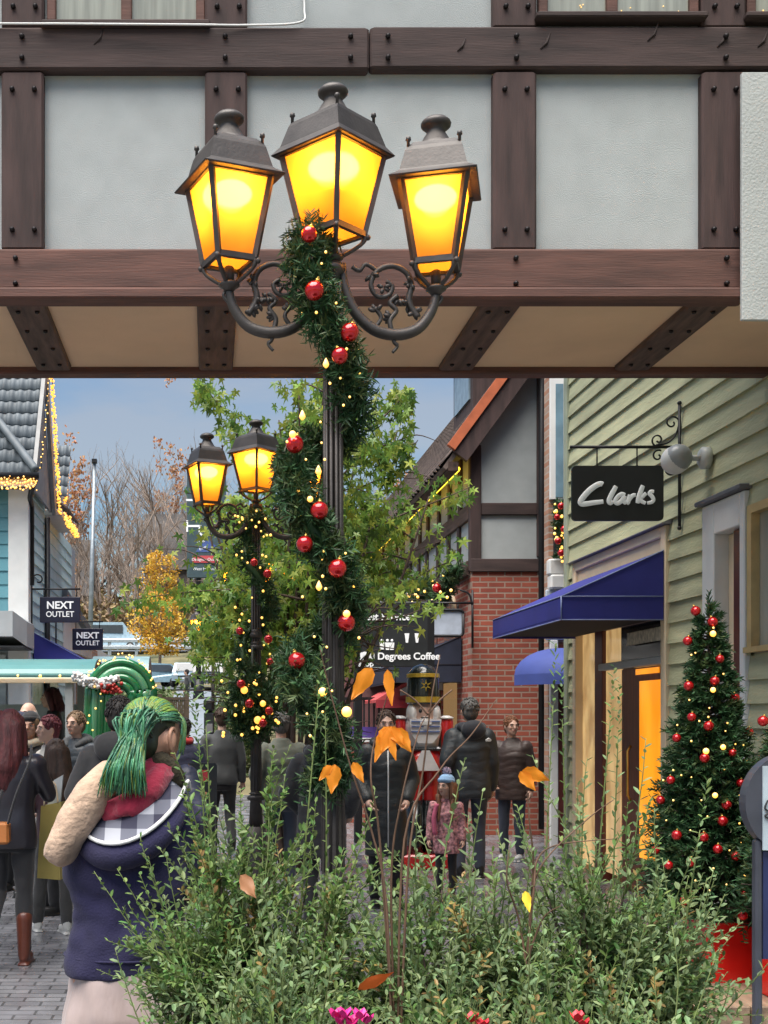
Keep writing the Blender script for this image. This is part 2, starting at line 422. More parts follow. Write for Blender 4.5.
# rear edge beam and joists
jb = MB(); jb.lathe([(.002, -.016), (.013, -.012), (.015, 0)], (0, 0, 0), 8); jb_me = mesh_of(jb, 'bolt', bolt_m)
fb_ = MB(); fb_.lathe([(.003, -.02), (.012, -.016), (.0145, -.006), (.0145, .004)], (0, 0, 0), 10); fb_.v = [(v[0], v[2], v[1]) for v in fb_.v]; bolt_me = mesh_of(fb_, 'bolt', bolt_m)
q = MB(); q.box(XL, XR, YR - .11, YR + .02, 3.94, 4.02, 0, .01); W(q, 'rear_beam', timber_red, br)
for cx in (-190, 23, 217, 505, 716, 930):
    q = MB(); xx = bx(cx); w = .115 if cx != 216 else .1
    q.box(xx - w, xx + w, YB - .05, YR - .13, 3.952, 4.03, 0, .01); j = W(q, 'joist', timber_y, br)
    for k in range(4):
        for s_ in (-.055, .055): piece('bolt', jb_me, j, (xx + s_, YB + .18 + k * .36, 3.951))
split_m = mat('split_wood', (.03, .018, .016), .8)
# window frames in the upper row
def win(x0, x1, ybot, mull, lights):
    f = MB(); a, c = bx(x0), bx(x1); zb = bz(ybot); zt = zb + 1.15
    f.box(a, a + .05, YB - .045, YB + .01, zb, zt, 0, .006); f.box(c - .05, c, YB - .045, YB + .01, zb, zt, 0, .006)
    f.box(a, c, YB - .043, YB + .01, zt - .05, zt, 0, .006); f.box(a + .05, c - .05, YB - .042, YB + .01, zb, zb + .02, 0, .005)
    if mull: f.box(bx(mull) - .03, bx(mull) + .03, YB - .047, YB + .01, zb + .02, zt - .05, 0, .006)
    fr = W(f, 'window', timber_red, br)
    g = MB(); g.box(a + .04, c - .04, YB - .012, YB - .004, zb + .01, zt - .04); pn_ = W(g, 'pane', pane_dim, fr)
    g = MB(); g.box(a - .03, c + .03, YB - .11, YB - .0, zb - .035, zb - .002, 0, .008); W(g, 'sill', timber_h, fr)
    if lights:
        rg = random.Random(x0); bulbs(fr, [(rg.uniform(a + .1, c - .1), YB - .016, zb + .02 + rg.random() ** 2 * .3) for _ in range(lights)], .0033, bulb_warm)
win(48, 205, 29, 127, 0); win(537, 696, 21, 610, 34); win(744, 905, 21, 820, 14)
# bolts on the timbers
q = MB()
def bolt(x, y, d=.075): piece('bolt', bolt_me, br, (bx(x), YB - d, bz(y)))
for x in (24, 225, 349, 386, 513, 720, -180): bolt(x, 44, .08); bolt(x, 65, .08)
for x in (3, 205, 491, 698):
    for yy in (95, 234): bolt(x + 11, yy, .066); bolt(x + 33, yy, .066)
    bolt(x + 12, 13, .066); bolt(x + 34, 13, .066)
for x in (18, 512, 720): bolt(x, 264, .09); bolt(x, 289, .09)
# knots standing as dark grain marks are in the timber material; split marks along the upper beam
for x, y, L_ in ((455, 58, 16), (537, 56, 20), (643, 48, 22), (712, 54, 18), (752, 54, 20), (95, 52, 20)):
    q = MB(); c0 = Vector((bx(x), YB - .074, bz(y))); q.tube([c0, c0 + Vector((.03, -.002, .03)) * (L_ / 18), c0 + Vector((.05, 0, .085)) * (L_ / 18)], [.003, .008, .002], 6); W(q, 'timber_split', split_m, br)
# projecting bay at the right
q = MB(); q.box((742 - VX) * 6.89 / F, XR, 6.89, 6.918, H + (VY - 320) * 6.89 / F, H + (VY - 72) * 6.89 / F, 0, .004); W(q, 'bay_wall', mat('bay_render', (.40, .42, .41), .9, var=.08, scale=2.5, bump=.5, bscale=70), br)
q = MB(); q.tube(crom([(bx(-60), YB - .09, bz(32)), (bx(20), YB - .095, bz(33)), (bx(60), YB - .125, bz(36)), (bx(130), YB - .13, bz(37)), (bx(200), YB - .125, bz(37)), (bx(245), YB - .09, bz(34)), (bx(298), YB - .085, bz(31)), (bx(304), YB - .03, bz(12)), (bx(302), YB - .01, bz(-20))]), .006, 6)
tag(q.build('cable', white_paint), 'thin white cable running along the top edge of the dark upper timber', 'cable')
# piers carrying the bridge, outside the view
for x0, x1 in ((-4.3, -3.7),):
    q = MB(); q.box(x0, x1, 6.9, 8.7, 0, 3.94, 0, .01)
    tag(q.build('brick_pier', red_brick_y), 'red brick pier under the left end of the timber bridge', 'pier')

# ------------------------------------------------------------------ green clapboard shop, right
XW = 3.84
gs = thing('clapboard_shop', 'sage green clapboard shop with navy awning and maroon door on the right of the street', 'shop', (XW, 13.4, 0))
YE = 13.4
def wy(x): return F * XW / (x - VX)
holes = [(YE - wy(577), YE - wy(671), -1, 3.21), (YE - wy(709), YE - wy(751), -1, 3.22), (YE - wy(755), YE - 8.1, 2.1, 3.1)]
q = MB(); q.box(XW, XW + .2, wy(577), YE, 0, 6.5); q.box(XW, XW + .2, wy(709), wy(671), 0, 6.5); q.box(XW, XW + .2, wy(751), wy(709), 3.21, 6.5)
q.box(XW, XW + .2, wy(671), wy(577), 3.21, 6.5); q.box(XW, XW + .2, 8.85, wy(751), 0, 6.5); q.box(XW, XW + .2, 3, 8.1, 0, 6.5); q.box(XW, XW + .2, 8.1, 8.85, 0, 2.1); q.box(XW, XW + .2, 8.1, 8.85, 3.1, 6.5)
q.box(XW, 9, YE - .1, YE, 0, 6.5); q.box(XW + 1.2, XW + 1.3, 3, YE, 0, 6.5)
W(q, 'wall', grey_paint, gs)
q = MB(); clap(q, (XW, YE, 0), (0, -1, 0), (-1, 0, 0), Rows(.15, 6.4, YE - 3.2, holes), e=.172, t=.03); W(q, 'cladding', green_board, gs)
q = MB(); q.box(XW - .045, XW + .02, YE - .1, YE + .02, 0, 6.5, 0, .006); W(q, 'corner_board', mat('green_paint', (.30, .33, .24), .6), gs)
q = MB(); q.prism([(XW - .4, 3, 6.4), (XW + 2.6, 3, 9), (XW + 5.6, 3, 6.4)], (0, YE - 3 + .3, 0)); W(q, 'roof', slate, gs)
# shop front surround and bays
yA, yBk = wy(671), wy(577)
q = MB()
q.box(XW - .05, XW + .12, yA, yA + .11, 0, 3.21, 0, .008); q.box(XW - .05, XW + .12, yBk - .1, yBk, 0, 3.21, 0, .008)
q.box(XW - .052, XW + .12, yA + .11, yBk - .1, 3.12, 3.21, 0, .008); q.box(XW - .02, XW + .1, yA + .11, yBk - .1, 2.5, 3.12, 0, .006)
W(q, 'surround', cream_paint, gs)
q = MB(); q.prism([(XW, yA - .06, 3.25), (XW - .1, yA - .06, 3.22), (XW - .1, yA - .06, 3.212), (XW, yA - .06, 3.212)], (0, yBk - yA + .12, 0)); W(q, 'flashing', mat('lead_flashing', (.16, .16, .17), .5), gs)
sf = MB(); zt = 2.5
for x0, x1 in ((595.5, 603), (664, 669.5)): sf.box(XW - .01, XW + .1, wy(x1), wy(x0), 0, zt, 0, .008)
sf.box(XW - .005, XW + .09, wy(664), wy(603), zt - .05, zt, 0, .005)
shopfront = W(sf, 'shop_front', maroon, gs)
q = MB(); q.box(XW + .03, XW + .05, wy(595.5), yBk - .1, .1, zt - .0); W(q, 'pane', lit_cream, shopfront)
q = MB(); q.box(XW + .03, XW + .05, wy(618), wy(603), .1, zt - .05); W(q, 'pane', lit_cream, shopfront)
q = MB(); q.box(XW + .03, XW + .05, wy(664), wy(618), 2.13, zt - .05); W(q, 'fanlight', mat('dark_glass', (.02, .02, .022), .15), shopfront)
q = MB(); q.box(XW - .02, XW + .06, wy(669), wy(600), 2.06, 2.13, 0, .008); W(q, 'transom', grey_paint, shopfront)
q = MB(); q.box(XW + .025, XW + .08, wy(663.5), wy(619), .02, 2.055, 0, .006); door = W(q, 'door', door_wood, gs)
q = MB(); q.box(XW + .012, XW + .022, wy(659.5), wy(638), .35, 1.93); W(q, 'pane', lit_amber, door)
q = MB(); q.box(XW + .014, XW + .022, wy(657), wy(634), 1.99, 2.04); W(q, 'lit_strip', lit_amber, door)
q = MB(); q.tube([(XW - .02, wy(633), .85), (XW - .05, wy(633), .9), (XW - .05, wy(633), 1.3), (XW - .02, wy(633), 1.35)], .012, 8); W(q, 'handle', gold_cap, door)
q = MB(); q.box(XW + .6, XW + .62, yA, yBk, 0, 3); W(q, 'interior', lit_cream, gs)
# chandelier-like hanging sign inside the fanlight, seen as pale script box
q = MB(); q.box(XW - .012, XW + .0, wy(662), wy(628), 2.26, 2.38, 0, .01); W(q, 'fanlight_plate', mat('pale_plate', (.5, .45, .36), .5, var=.5, scale=20), shopfront)
# awning
aw = thing('shop_awning', 'navy canvas wedge awning over the maroon shop door', 'awning', (XW, wy(671) + .02, 2.4))
def awning(aw, x_wall, x_out, y0, y1, zw, zv, zb, m, trim):
    c = MB(); t = .012
    c.add([(x_wall, y0, zw), (x_out, y0, zv), (x_out, y1, zv), (x_wall, y1, zw)] + [(x_wall, y0, zw - t), (x_out, y0, zv - t), (x_out, y1, zv - t), (x_wall, y1, zw - t)], [(0, 1, 2, 3), (7, 6, 5, 4), (0, 4, 5, 1), (3, 2, 6, 7)])
    W(c, 'canopy', m, aw)
    for yy, s_ in ((y0, 1), (y1, -1)):
        c = MB(); c.prism([(x_wall, yy, zw - t), (x_out, yy, zv - t), (x_out, yy, zb), (x_wall, yy, zb)], (0, .008 * s_, 0)); W(c, 'side_panel', m, aw)
    c = MB(); sx = 1 if x_out > x_wall else -1
    c.box(x_out, x_out - .01 * sx, y0 + .008, y1 - .008, zb, zv - t); W(c, 'valance', m, aw)
    c = MB()
    for a, b_ in (((x_wall, y0 - .004, zw), (x_out, y0 - .004, zv)), ((x_out, y0 - .004, zv), (x_out, y1, zv)), ((x_wall, y0 - .004, zv), (x_out, y0 - .004, zv)), ((x_out, y0 - .004, zb), (x_out, y1, zb)), ((x_wall, y0 - .004, zb), (x_out, y0 - .004, zb)), ((x_out, y0 - .004, zv), (x_out, y0 - .004, zb))):
        c.tube([a, b_], .0055, 6)
    W(c, 'piping', trim, aw)
    c = MB(); c.box(x_wall, x_out, y0 + .02, y1 - .02, zb + .02, zb + .025); W(c, 'lining', mat('black_lining', (.01, .01, .014), .9), aw)
piping_m = mat('pale_blue_piping', (.22, .27, .48), .6)
awning(aw, XW - .055, 2.93, wy(671) + .02, 12.95, 3.0, 2.615, 2.42, navy_cloth, piping_m)
# second doorway
y2a, y2b = wy(751), wy(709)
q = MB(); q.box(XW - .055, XW + .15, y2b - .22, y2b, 0, 3.22, 0, .008); q.box(XW - .05, XW + .15, y2a, y2a + .08, 0, 3.22, 0, .008); q.box(XW - .052, XW + .15, y2a + .08, y2b - .22, 2.98, 3.22, 0, .008)
W(q, 'door_surround', white_paint, gs)
q = MB(); q.box(XW - .1, XW, y2a - .04, y2b + .04, 3.225, 3.26, 0, .006); W(q, 'flashing', mat('slate_cap', (.12, .12, .13), .6), gs)
q = MB(); q.box(XW + .0, XW + .12, y2a + .082, y2a + .3, 0, 2.975, 0, .006); W(q, 'door', maroon, gs)
q = MB(); q.box(XW + .06, XW + .12, y2a + .3, y2b - .222, 0, 2.975); W(q, 'door_panel', cream_paint, gs)
q = MB(); q.box(XW - .04, XW + .1, 8.1, 8.17, 2.1, 3.1); q.box(XW - .04, XW + .1, 8.78, 8.85, 2.1, 3.1); q.box(XW - .06, XW + .1, 8.05, 8.87, 2.06, 2.1); q.box(XW - .041, XW + .1, 8.17, 8.78, 3.04, 3.1)
wn = W(q, 'window', mat('ochre_frame', (.5, .36, .16), .5), gs)
q = MB(); q.box(XW + .02, XW + .04, 8.17, 8.78, 2.1, 3.04); W(q, 'pane', pane_dim, wn)

# hanging sign
Ys = 10.1; ks = Ys / F
sg = thing('hanging_sign', 'black rounded sign with silver handwritten lettering hung from the scrolled iron bracket', 'sign', at(617, 493, Ys))
def rrect(x0, x1, z0, z1, r, y, n=5):
    P = []
    for cx, cz, a in ((x1 - r, z1 - r, 0), (x0 + r, z1 - r, 90), (x0 + r, z0 + r, 180), (x1 - r, z0 + r, 270)):
        for i in range(n + 1): t = R(a + 90 * i / n); P.append((cx + r * math.cos(t), y, cz + r * math.sin(t)))
    return P
A, B_ = at(571.5, 521, Ys), at(663, 466, Ys)
q = MB(); q.prism(rrect(A.x, B_.x, A.z, B_.z, .035, Ys - .015), (0, .03, 0)); W(q, 'board', black_board, sg)
zx = lambda x, y: at(560 + x / 3.692, 380 + y / 3.692, Ys - .019)
strokes = [
    [(158, 386), (150, 383), (132, 390), (108, 408), (86, 432), (76, 448), (80, 457), (98, 457), (125, 453), (160, 449)],
    [(207, 392), (200, 405), (188, 428), (181, 446), (186, 454), (196, 448)],
    [(240, 425), (228, 421), (212, 432), (204, 447), (212, 455), (226, 447), (239, 428), (235, 445), (240, 453), (250, 445)],
    [(258, 424), (254, 440), (250, 454), (256, 440), (268, 427), (280, 424)],
    [(306, 390), (298, 412), (290, 436), (286, 455)], [(318, 418), (302, 432), (292, 438), (302, 448), (316, 455)],
    [(347, 412), (336, 412), (331, 420), (340, 430), (345, 442), (338, 451), (322, 454)]]
q = MB()
for i, s_ in enumerate(strokes):
    P = crom([zx(*a) for a in s_], 7); n_ = len(P); w0 = (.021, .0185, .0165, .0165, .018, .016, .015)[i]
    q.tube(P, [w0 * (.72 + .4 * math.sin(math.pi * min(1, .12 + .85 * k / n_)) ** .7) for k in range(n_)], 8, 0, True, 1)
q.v = [(v[0], Ys - .019 + (v[1] - Ys + .019) * .3, v[2]) for v in q.v]
W(q, 'lettering', mat('silver_letters', (.66, .68, .68), .4, var=.05, emit=(.8, .85, .85), estr=.05), sg)
q = MB()
for xx in (597, 637):
    a = at(xx, 447, Ys); c = at(xx, 467, Ys); q.tube([a, c], .006, 6); q.tube([c + Vector((.012 * math.cos(t), 0, .012 * math.sin(t))) for t in [k * math.pi / 5 for k in range(11)]], .004, 5)
W(q, 'hanger', iron_black, sg)
bk = thing('sign_bracket', 'black wrought iron bracket with scrolls fixed to the green clapboards', 'bracket', (XW - .05, Ys, 3.3))
q = MB(); q.tube([at(679.5, 405, Ys), at(679.5, 527, Ys)], .013, 8); q.ell(at(679.5, 403, Ys), .018); q.ell(at(679.5, 528, Ys), .018); W(q, 'wall_bar', iron_black, bk)
q = MB(); q.tube([at(570, 447, Ys), at(680, 447, Ys)], .0125, 8); W(q, 'arm', iron_black, bk)
q = MB()
def spiral(c, r0, r1, a0, a1, n=20): return [c + Vector((lerp(r0, r1, k / n) * math.cos(R(lerp(a0, a1, k / n))), 0, lerp(r0, r1, k / n) * math.sin(R(lerp(a0, a1, k / n))))) for k in range(n + 1)]
for P_ in (crom([at(679, 425, Ys), at(675, 436, Ys), at(667, 443, Ys), at(656, 445, Ys)]), spiral(at(672, 423, Ys), .065, .012, -20, 400), spiral(at(658, 440, Ys), .055, .01, 260, -150), spiral(at(658, 456, Ys), .05, .01, 60, 420), spiral(at(672, 470, Ys), .055, .02, 170, 380)):
    q = MB(); q.tube(P_, .0075, 6); W(q, 'scroll', iron_black, bk)
# camera ball
cm = thing('security_camera', 'grey ball security camera on a short white arm on the green clapboards', 'camera', (XW, 9.55, 3.6))
c0 = at(678, 458, 9.55)
q = MB(); q.ell(c0, .105, 24, 16); W(q, 'ball', mat('camera_grey', (.30, .32, .33), .35), cm)
q = MB(); q.ell(c0 + Vector((-.012, .02, -.012)), .109, 24, 16); q.v = [v for v in q.v]; W(q, 'housing', white_paint, cm)
q = MB(); q.tube([c0 + Vector((.08, 0, 0)), (XW - .09, 9.55, c0.z)], .022, 10); q.lathe([(.0, 0), (.085, .0), (.085, .05), (.06, .07), (.0, .07)]); n_ = 20 * 5
q.v[-n_:] = [(XW - .03 - v[2], 9.55 + v[0], c0.z + v[1]) for v in q.v[-n_:]]; W(q, 'arm', mat('camera_arm', (.5, .52, .5), .5), cm)

# ------------------------------------------------------------------ narrow white framed bay behind
kz = 15.5
nb = thing('brick_infill_house', 'narrow brick house with tall white window squeezed between gable and clapboard shop', 'house', (4.3, kz, 0))
def fx(x, Y=kz): return (x - VX) * Y / F
def fz(y, Y=kz): return H + (VY - y) * Y / F
q = MB(); q.box(fx(548.5), 9, kz, kz + .2, 0, 8); W(q, 'wall', pale_brick_x, nb)
q = MB(); q.box(fx(549), fx(600), kz - .05, kz - .002, fz(500), fz(376), 0, .006); wf = W(q, 'window', white_paint, nb)
q = MB(); q.box(fx(554.5), fx(562), kz - .058, kz - .051, fz(498), fz(385)); W(q, 'pane', mat('sky_blue_glass', (.16, .26, .32), .2), wf)
q = MB(); q.box(fx(553), fx(600), kz - .04, kz - .002, fz(562), fz(500)); W(q, 'pane', mat('dark_pane', (.03, .035, .04), .2), wf)
q = MB(); q.box(fx(547), fx(600), kz - .18, kz - .001, fz(590), fz(576), 0, .02); q.box(fx(546), fx(600), kz - .15, kz - .001, fz(576), fz(560), 0, .02); W(q, 'sill', white_paint, nb)
q = MB(); q.box(fx(545), fx(600), kz - .06, kz - .001, fz(640), fz(590), 0, .01); W(q, 'panel', mat('blue_white_panel', (.5, .56, .64), .5), nb)
q = MB(); q.box(fx(549), fx(557), kz - .06, kz - .001, 0, fz(640), 0, .01); q.box(fx(566), fx(600), kz - .06, kz - .001, 0, fz(640), 0, .01); W(q, 'pilaster', white_paint, nb)
q = MB(); q.box(fx(557), fx(566), kz - .03, kz - .001, 0, fz(645)); W(q, 'door', maroon, nb)
q = MB(); q.tube([fx(546) and (fx(546), kz - .2, fz(605)), (fx(600), kz - .2, fz(605))], .012, 6); q.tube([(fx(559), kz - .2, fz(605)), (fx(559), kz - .2, fz(620))], .012, 6); W(q, 'rail', iron_black, nb)
# dome awning
da = thing('dome_awning', 'small faded blue dome awning beside the brick gable', 'awning', (4.1, 15.2, 2.0))
q = MB(); Yd = 14.4; cx_, rx_ = fx(585, Yd), fx(585, Yd) - fx(536, Yd); zb_, zt_ = fz(672, Yd), fz(643, Yd); rings = []
for k in range(7):
    a = R(90 * k / 6); rings.append([(cx_ + rx_ * math.cos(t) * max(math.cos(a), .02), kz - .07 - .75 * abs(math.sin(t)) * max(math.cos(a), .02), zb_ + (zt_ - zb_) * math.sin(a)) for t in [math.pi * j / 14 for j in range(15)]])
q.rings(rings, 0, True, False, False); W(q, 'canopy', navy_cloth2, da)
q = MB(); q.rings([[(p[0], p[1], p[2] - h_) for p in rings[0]] for h_ in (0, .13)], 0, True, False, False); W(q, 'valance', navy_cloth2, da)

# ------------------------------------------------------------------ brick and timber gabled house
YG = 17.0; XC = 3.56
gx = lambda x: fx(x, YG)
gz = lambda y: fz(y, YG)
hb = thing('gabled_house', 'red brick and half-timbered house with steep gable and orange verge tiles', 'house', (XC, YG, 0))
q = MB(); q.box(XC, gx(548), YG, YG + .25, 0, gz(571)); W(q, 'brick_wall', red_brick_x, hb)
q = MB(); q.box(XC - .001, XC + .25, YG + .25, 44, 0, gz(571) + .0); W(q, 'brick_wall', red_brick_y, hb)
ridge = (6.3, 9.3)
def gzr(x): return gz(455) + (x - gx(451)) * (ridge[1] - gz(455)) / (ridge[0] - gx(451))
q = MB(); q.prism([(XC, YG + .03, gz(571)), (9.0, YG + .03, gz(571)), (9.0, YG + .03, gzr(XC) - .1), (6.3, YG + .03, 9.1), (XC, YG + .03, gzr(XC) - .1)], (0, .2, 0)); W(q, 'gable_wall', render_m, hb)
q = MB(); q.box(XC + .02, XC + .22, YG + .24, 44, gz(571), gzr(XC) - .1); W(q, 'side_wall', render_m, hb)
q = MB(); q.box(XC - .03, gx(481), YG - .03, YG + .1, gz(571) + .001, gzr(XC) - .25, 0, .01); W(q, 'corner_post', timber_v, hb)
q = MB(); q.box(gx(481) + .002, gx(537), YG - .02, YG + .04, gz(515), gz(503), 0, .008); W(q, 'gable_beam', timber_h, hb); q = MB(); q.box(gx(470), gx(545), YG - .04, YG + .04, gz(572), gz(559), 0, .008); W(q, 'gable_beam', timber_h, hb)
q = MB(); q.box(gx(537), gx(547), YG - .032, YG + .04, gz(557), 9, 0, .008); W(q, 'gable_post', timber_v, hb)
q = MB(); q.tube([(gx(540), YG - .09, 9), (gx(540), YG - .09, .1)], .045, 10); W(q, 'drainpipe', iron_black, hb)
sl = Vector((ridge[0] - gx(451), 0, ridge[1] - gz(455))); sln = sl.normalized(); nrm = Vector((-sln.z, 0, sln.x))
e0 = Vector((gx(451), YG - .3, gz(455)))
q = MB(); q.bar(e0 + Vector((0, .06, -.02)) - nrm * .09, e0 + sl + Vector((0, .06, -.02)) - nrm * .09, .1, .22, 0, nrm); W(q, 'bargeboard', timber_v, hb)
q = MB(); q.bar(e0 + Vector((0, .02, 0)) + nrm * .07, e0 + sl + Vector((0, .02, 0)) + nrm * .06, .10, .12, 0, nrm); W(q, 'verge', orange_tile, hb)
q = MB(); ev = e0 + Vector((0, .1, .0)); tiles(q, ev + sln * -.25, (0, 1, 0), sln, 118, 20, .23, .27, amp=.025)
rf = W(q, 'roof', brown_tile, hb)
q = MB(); q.prism([e0 + Vector((0, .1, 0)) - sln * .25, e0 + Vector((0, .1, 0)) + sl, e0 + Vector((0, .1, 0)) + sl - nrm * .06, e0 + Vector((0, .1, 0)) - sln * .25 - nrm * .06], (0, 27, 0)); e9 = e0 + sl; q.prism([e9 + Vector((0, .1, .02)), e9 + Vector((sl.x, .1, -sl.z)), e9 + Vector((sl.x, .1, -sl.z - .1)), e9 + Vector((0, .1, -.08))], (0, 27, 0)); W(q, 'roof_deck', brown_tile, hb)
# dormer on the roof
q = MB(); d0 = Vector((4.35, 20.2, 6.6)); q.box(d0.x - .1, d0.x + 1.2, d0.y, d0.y + 1.6, d0.z, d0.z + 1.1, 0); dm = W(q, 'dormer', timber_v, hb)
q = MB(); q.box(d0.x - .13, d0.x - .101, d0.y + .2, d0.y + 1.4, d0.z + .2, d0.z + 1.0); W(q, 'pane', mat('dormer_glass', (.2, .26, .3), .2), dm)
q = MB(); q.prism([(d0.x - .3, d0.y - .2, d0.z + 1.1), (d0.x - .3, d0.y + .8, d0.z + 1.9), (d0.x - .3, d0.y + 1.8, d0.z + 1.1)], (2, 0, 0)); W(q, 'dormer_roof', brown_tile, dm)
# side framing: studs, rails
yy = YG + .7
for k in range(24):
    q = MB(); q.box(XC - .02, XC + .03, yy, yy + .16, gz(504) + .0, gzr(XC) - .3, 0); W(q, 'stud', timber_v, hb)
    q = MB(); q.box(XC - .02, XC + .03, yy + .1, yy + .24, gz(571) + .1, gz(518), 0); W(q, 'stud', timber_v, hb); yy += .78 + .1 * (k % 3)
q = MB(); q.box(XC - .035, XC + .04, YG + .1, 44, gz(518), gz(503)); W(q, 'rail', timber_y, hb)
q = MB(); q.box(XC - .05, XC + .05, YG + .1, 44, gz(574), gz(560)); W(q, 'sill_beam', timber_y, hb)
q = MB(); q.box(XC - .36, XC - .22, YG - .2, 44, gz(455) - .25, gz(455) - .13); W(q, 'fascia', timber_y, hb)
for k in range(5):      # arched windows under the rail
    yw = YG + 1.5 + k * 1.5; q = MB()
    P = [(XC - .012, yw - .45, 2.6), (XC - .012, yw + .45, 2.6)] + [(XC - .012, yw + .45 * math.cos(t), 3.05 + .4 * math.sin(t)) for t in [math.pi * j / 10 for j in range(11)]]
    q.prism(P, (.01, 0, 0)); wq = W(q, 'window', mat('plum_panel', (.09, .02, .03), .4), hb)
    q = MB(); q.tube([Vector(p_) + Vector((-.01, 0, 0)) for p_ in P[2:]], .04, 6); W(q, 'arch', cream_paint, wq)
    q = MB(); q.box(XC - .012, XC - .002, yw - .5, yw + .5, .3, 2.3); W(q, 'shop_window', mat('shop_window', (.03, .03, .035), .1, emit=(1, .6, .25), estr=.08), hb)
rl = MB(); rl.tube([(XC - .2, YG - .05, gz(455) - .2), (XC - .2, 43, gz(455) - .2)], .035, 8)
tag(rl.build('rope_light', mat('rope_light', (.9, .7, .2), .4, emit=(1, .62, .03), estr=1.2)), 'warm yellow rope light under the eaves of the half-timbered house', 'light')
# blank pale sign on bracket, dark awning
bs = thing('blank_sign', 'pale grey blank hanging sign in front of the red brick corner', 'sign', at(446, 623, 16.7))
q = MB(); a, c = at(430, 636, 16.7), at(463, 610, 16.7); q.prism(rrect(a.x, c.x, a.z, c.z, .05, 16.7), (0, .04, 0)); W(q, 'board', mat('pale_sign', (.42, .47, .55), .4), bs)
q = MB(); q.tube(rrect(a.x, c.x, a.z, c.z, .05, 16.69) + rrect(a.x, c.x, a.z, c.z, .05, 16.69)[:1], .02, 6); W(q, 'rim', iron_black, bs)
q = MB(); q.tube([at(428, 603, 16.7), at(473, 603, 16.7)], .016, 6); q.tube([at(472.5, 590, 16.9), at(472.5, 648, 16.9)], .016, 6); q.tube(crom([at(460, 590, 16.7), at(469, 594, 16.7), at(472, 605, 16.7)]), .014, 6)
for xx in (434, 458): q.tube([at(xx, 603, 16.7), at(xx, 611, 16.7)], .01, 6)
W(q, 'bracket', iron_black, bs)
ba = thing('dark_awning', 'dark navy awning on the street side of the brick house', 'awning', (XC, 18, 2.2))
awning(ba, XC - .02, XC - .95, 17.6, 20.5, 2.75, 2.35, 2.1, mat('black_navy_cloth', (.015, .02, .04), .8), iron_black)
# ------------------------------------------------------------------ teal clapboard shop, left
XL0 = -2.75
tb = thing('teal_clapboard_shop', 'teal clapboard shop with grey pantile roof and lit eaves on the left of the street', 'shop', (XL0, 18.7, 0))
q = MB(); q.box(XL0 - .2, XL0 - .002, 18.7, 25.5, 0, 5.0); q.box(-8, XL0 - .0, 18.71, 18.9, 0, 5.1)
q.prism([(XL0 - .2, 18.6, 5.0), (XL0 - .2, 19.6, 6.95), (XL0 - .2, 20.75, 5.0)], (.19, 0, 0)); W(q, 'wall', grey_paint, tb)
def gab(z): return (0, 6.0) if z < 5 else ((z - 5) * .5 , 2.0 - (z - 5) * .56)
q = MB(); clap(q, (XL0, 18.7, 0), (0, 1, 0), (1, 0, 0), Rows(.2, 6.9, 6, (), gab), e=.2, t=.026); W(q, 'cladding', teal_board, tb)
q = MB(); clap(q, (-7.8, 18.7, 0), (1, 0, 0), (0, -1, 0), Rows(2.6, 5.1, 5.0), e=.2, t=.026); W(q, 'cladding', teal_blue, tb)
q = MB(); q.box(XL0 - .26, XL0 + .045, 18.64, 18.7, 0, 5.1, 0, .008); q.box(XL0 - .0, XL0 + .043, 18.701, 18.9, 0, 5.1, 0, .008); W(q, 'corner_board', white_paint, tb)
q = MB(); su = Vector((0, 1.15, 1.85)).normalized(); tiles(q, (-6.6, 18.38, 5.17), (1, 0, 0), su, 30, 9, .135, .25, amp=.014); W(q, 'roof', slate, tb)
q = MB(); q.prism([(-6.6, 18.42, 5.1), (-6.6, 19.6, 7.0), (-6.6, 20.85, 5.0)], (3.78, 0, 0)); W(q, 'roof_deck', slate, tb)
q = MB(); q.tube(crom([(-2.56, 18.36, 5.24), (-2.8, 18.52, 5.56), (-3.17, 18.82, 6.05), (-3.6, 19.15, 6.6)]), .062, 10); W(q, 'hip_tile', slate, tb)
q = MB(); q.bar((-2.58, 18.42, 5.2), (-2.58, 19.6, 7.1), .06, .16, 0, (0, -1, 1)); q.bar((-2.58, 19.6, 7.1), (-2.58, 20.72, 5.0), .06, .22, 0, (0, 1, 1)); q.prism([(-2.62, 18.6, 5.0), (-2.62, 19.6, 6.9), (-2.62, 20.7, 5.0)], (-.04, 0, 0)); W(q, 'bargeboard', mat('warm_grey_paint', (.24, .24, .235), .6), tb)
q = MB(); q.box(-7, -2.56, 18.3, 18.36, 5.0, 5.15, 0, .008); W(q, 'fascia', white_paint, tb)
q = MB(); q.tube([(-7, 18.26, 5.14), (-2.5, 18.26, 5.14)], .05, 8); q.tube(crom([(-2.55, 18.3, 5.1), (-2.66, 18.5, 4.9), (-2.69, 18.85, 4.8)]) + [(-2.69, 18.85, 3.6)], .04, 8); W(q, 'gutter', iron_black, tb)
q = MB(); q.tube([(-2.68, 20.6, 4.9), (-2.68, 20.6, .1)], .045, 8); W(q, 'drainpipe', iron_black, tb)
q = MB(); q.box(-3.2, -2.45, 20.72, 22.6, 4.95, 5.06, 0, .01); W(q, 'fascia', grey_paint, tb)
q = MB(); tiles(q, (-2.4, 22.7, 5.08), (0, -1, 0), Vector((-1, 0, .9)).normalized(), 14, 4, .135, .25); W(q, 'roof', brown_tile, tb)
q = MB(); tiles(q, (-6.2, 22.35, 5.55), (1, 0, 0), Vector((0, .62, .95)).normalized(), 27, 5, .135, .25); W(q, 'roof', slate, tb)
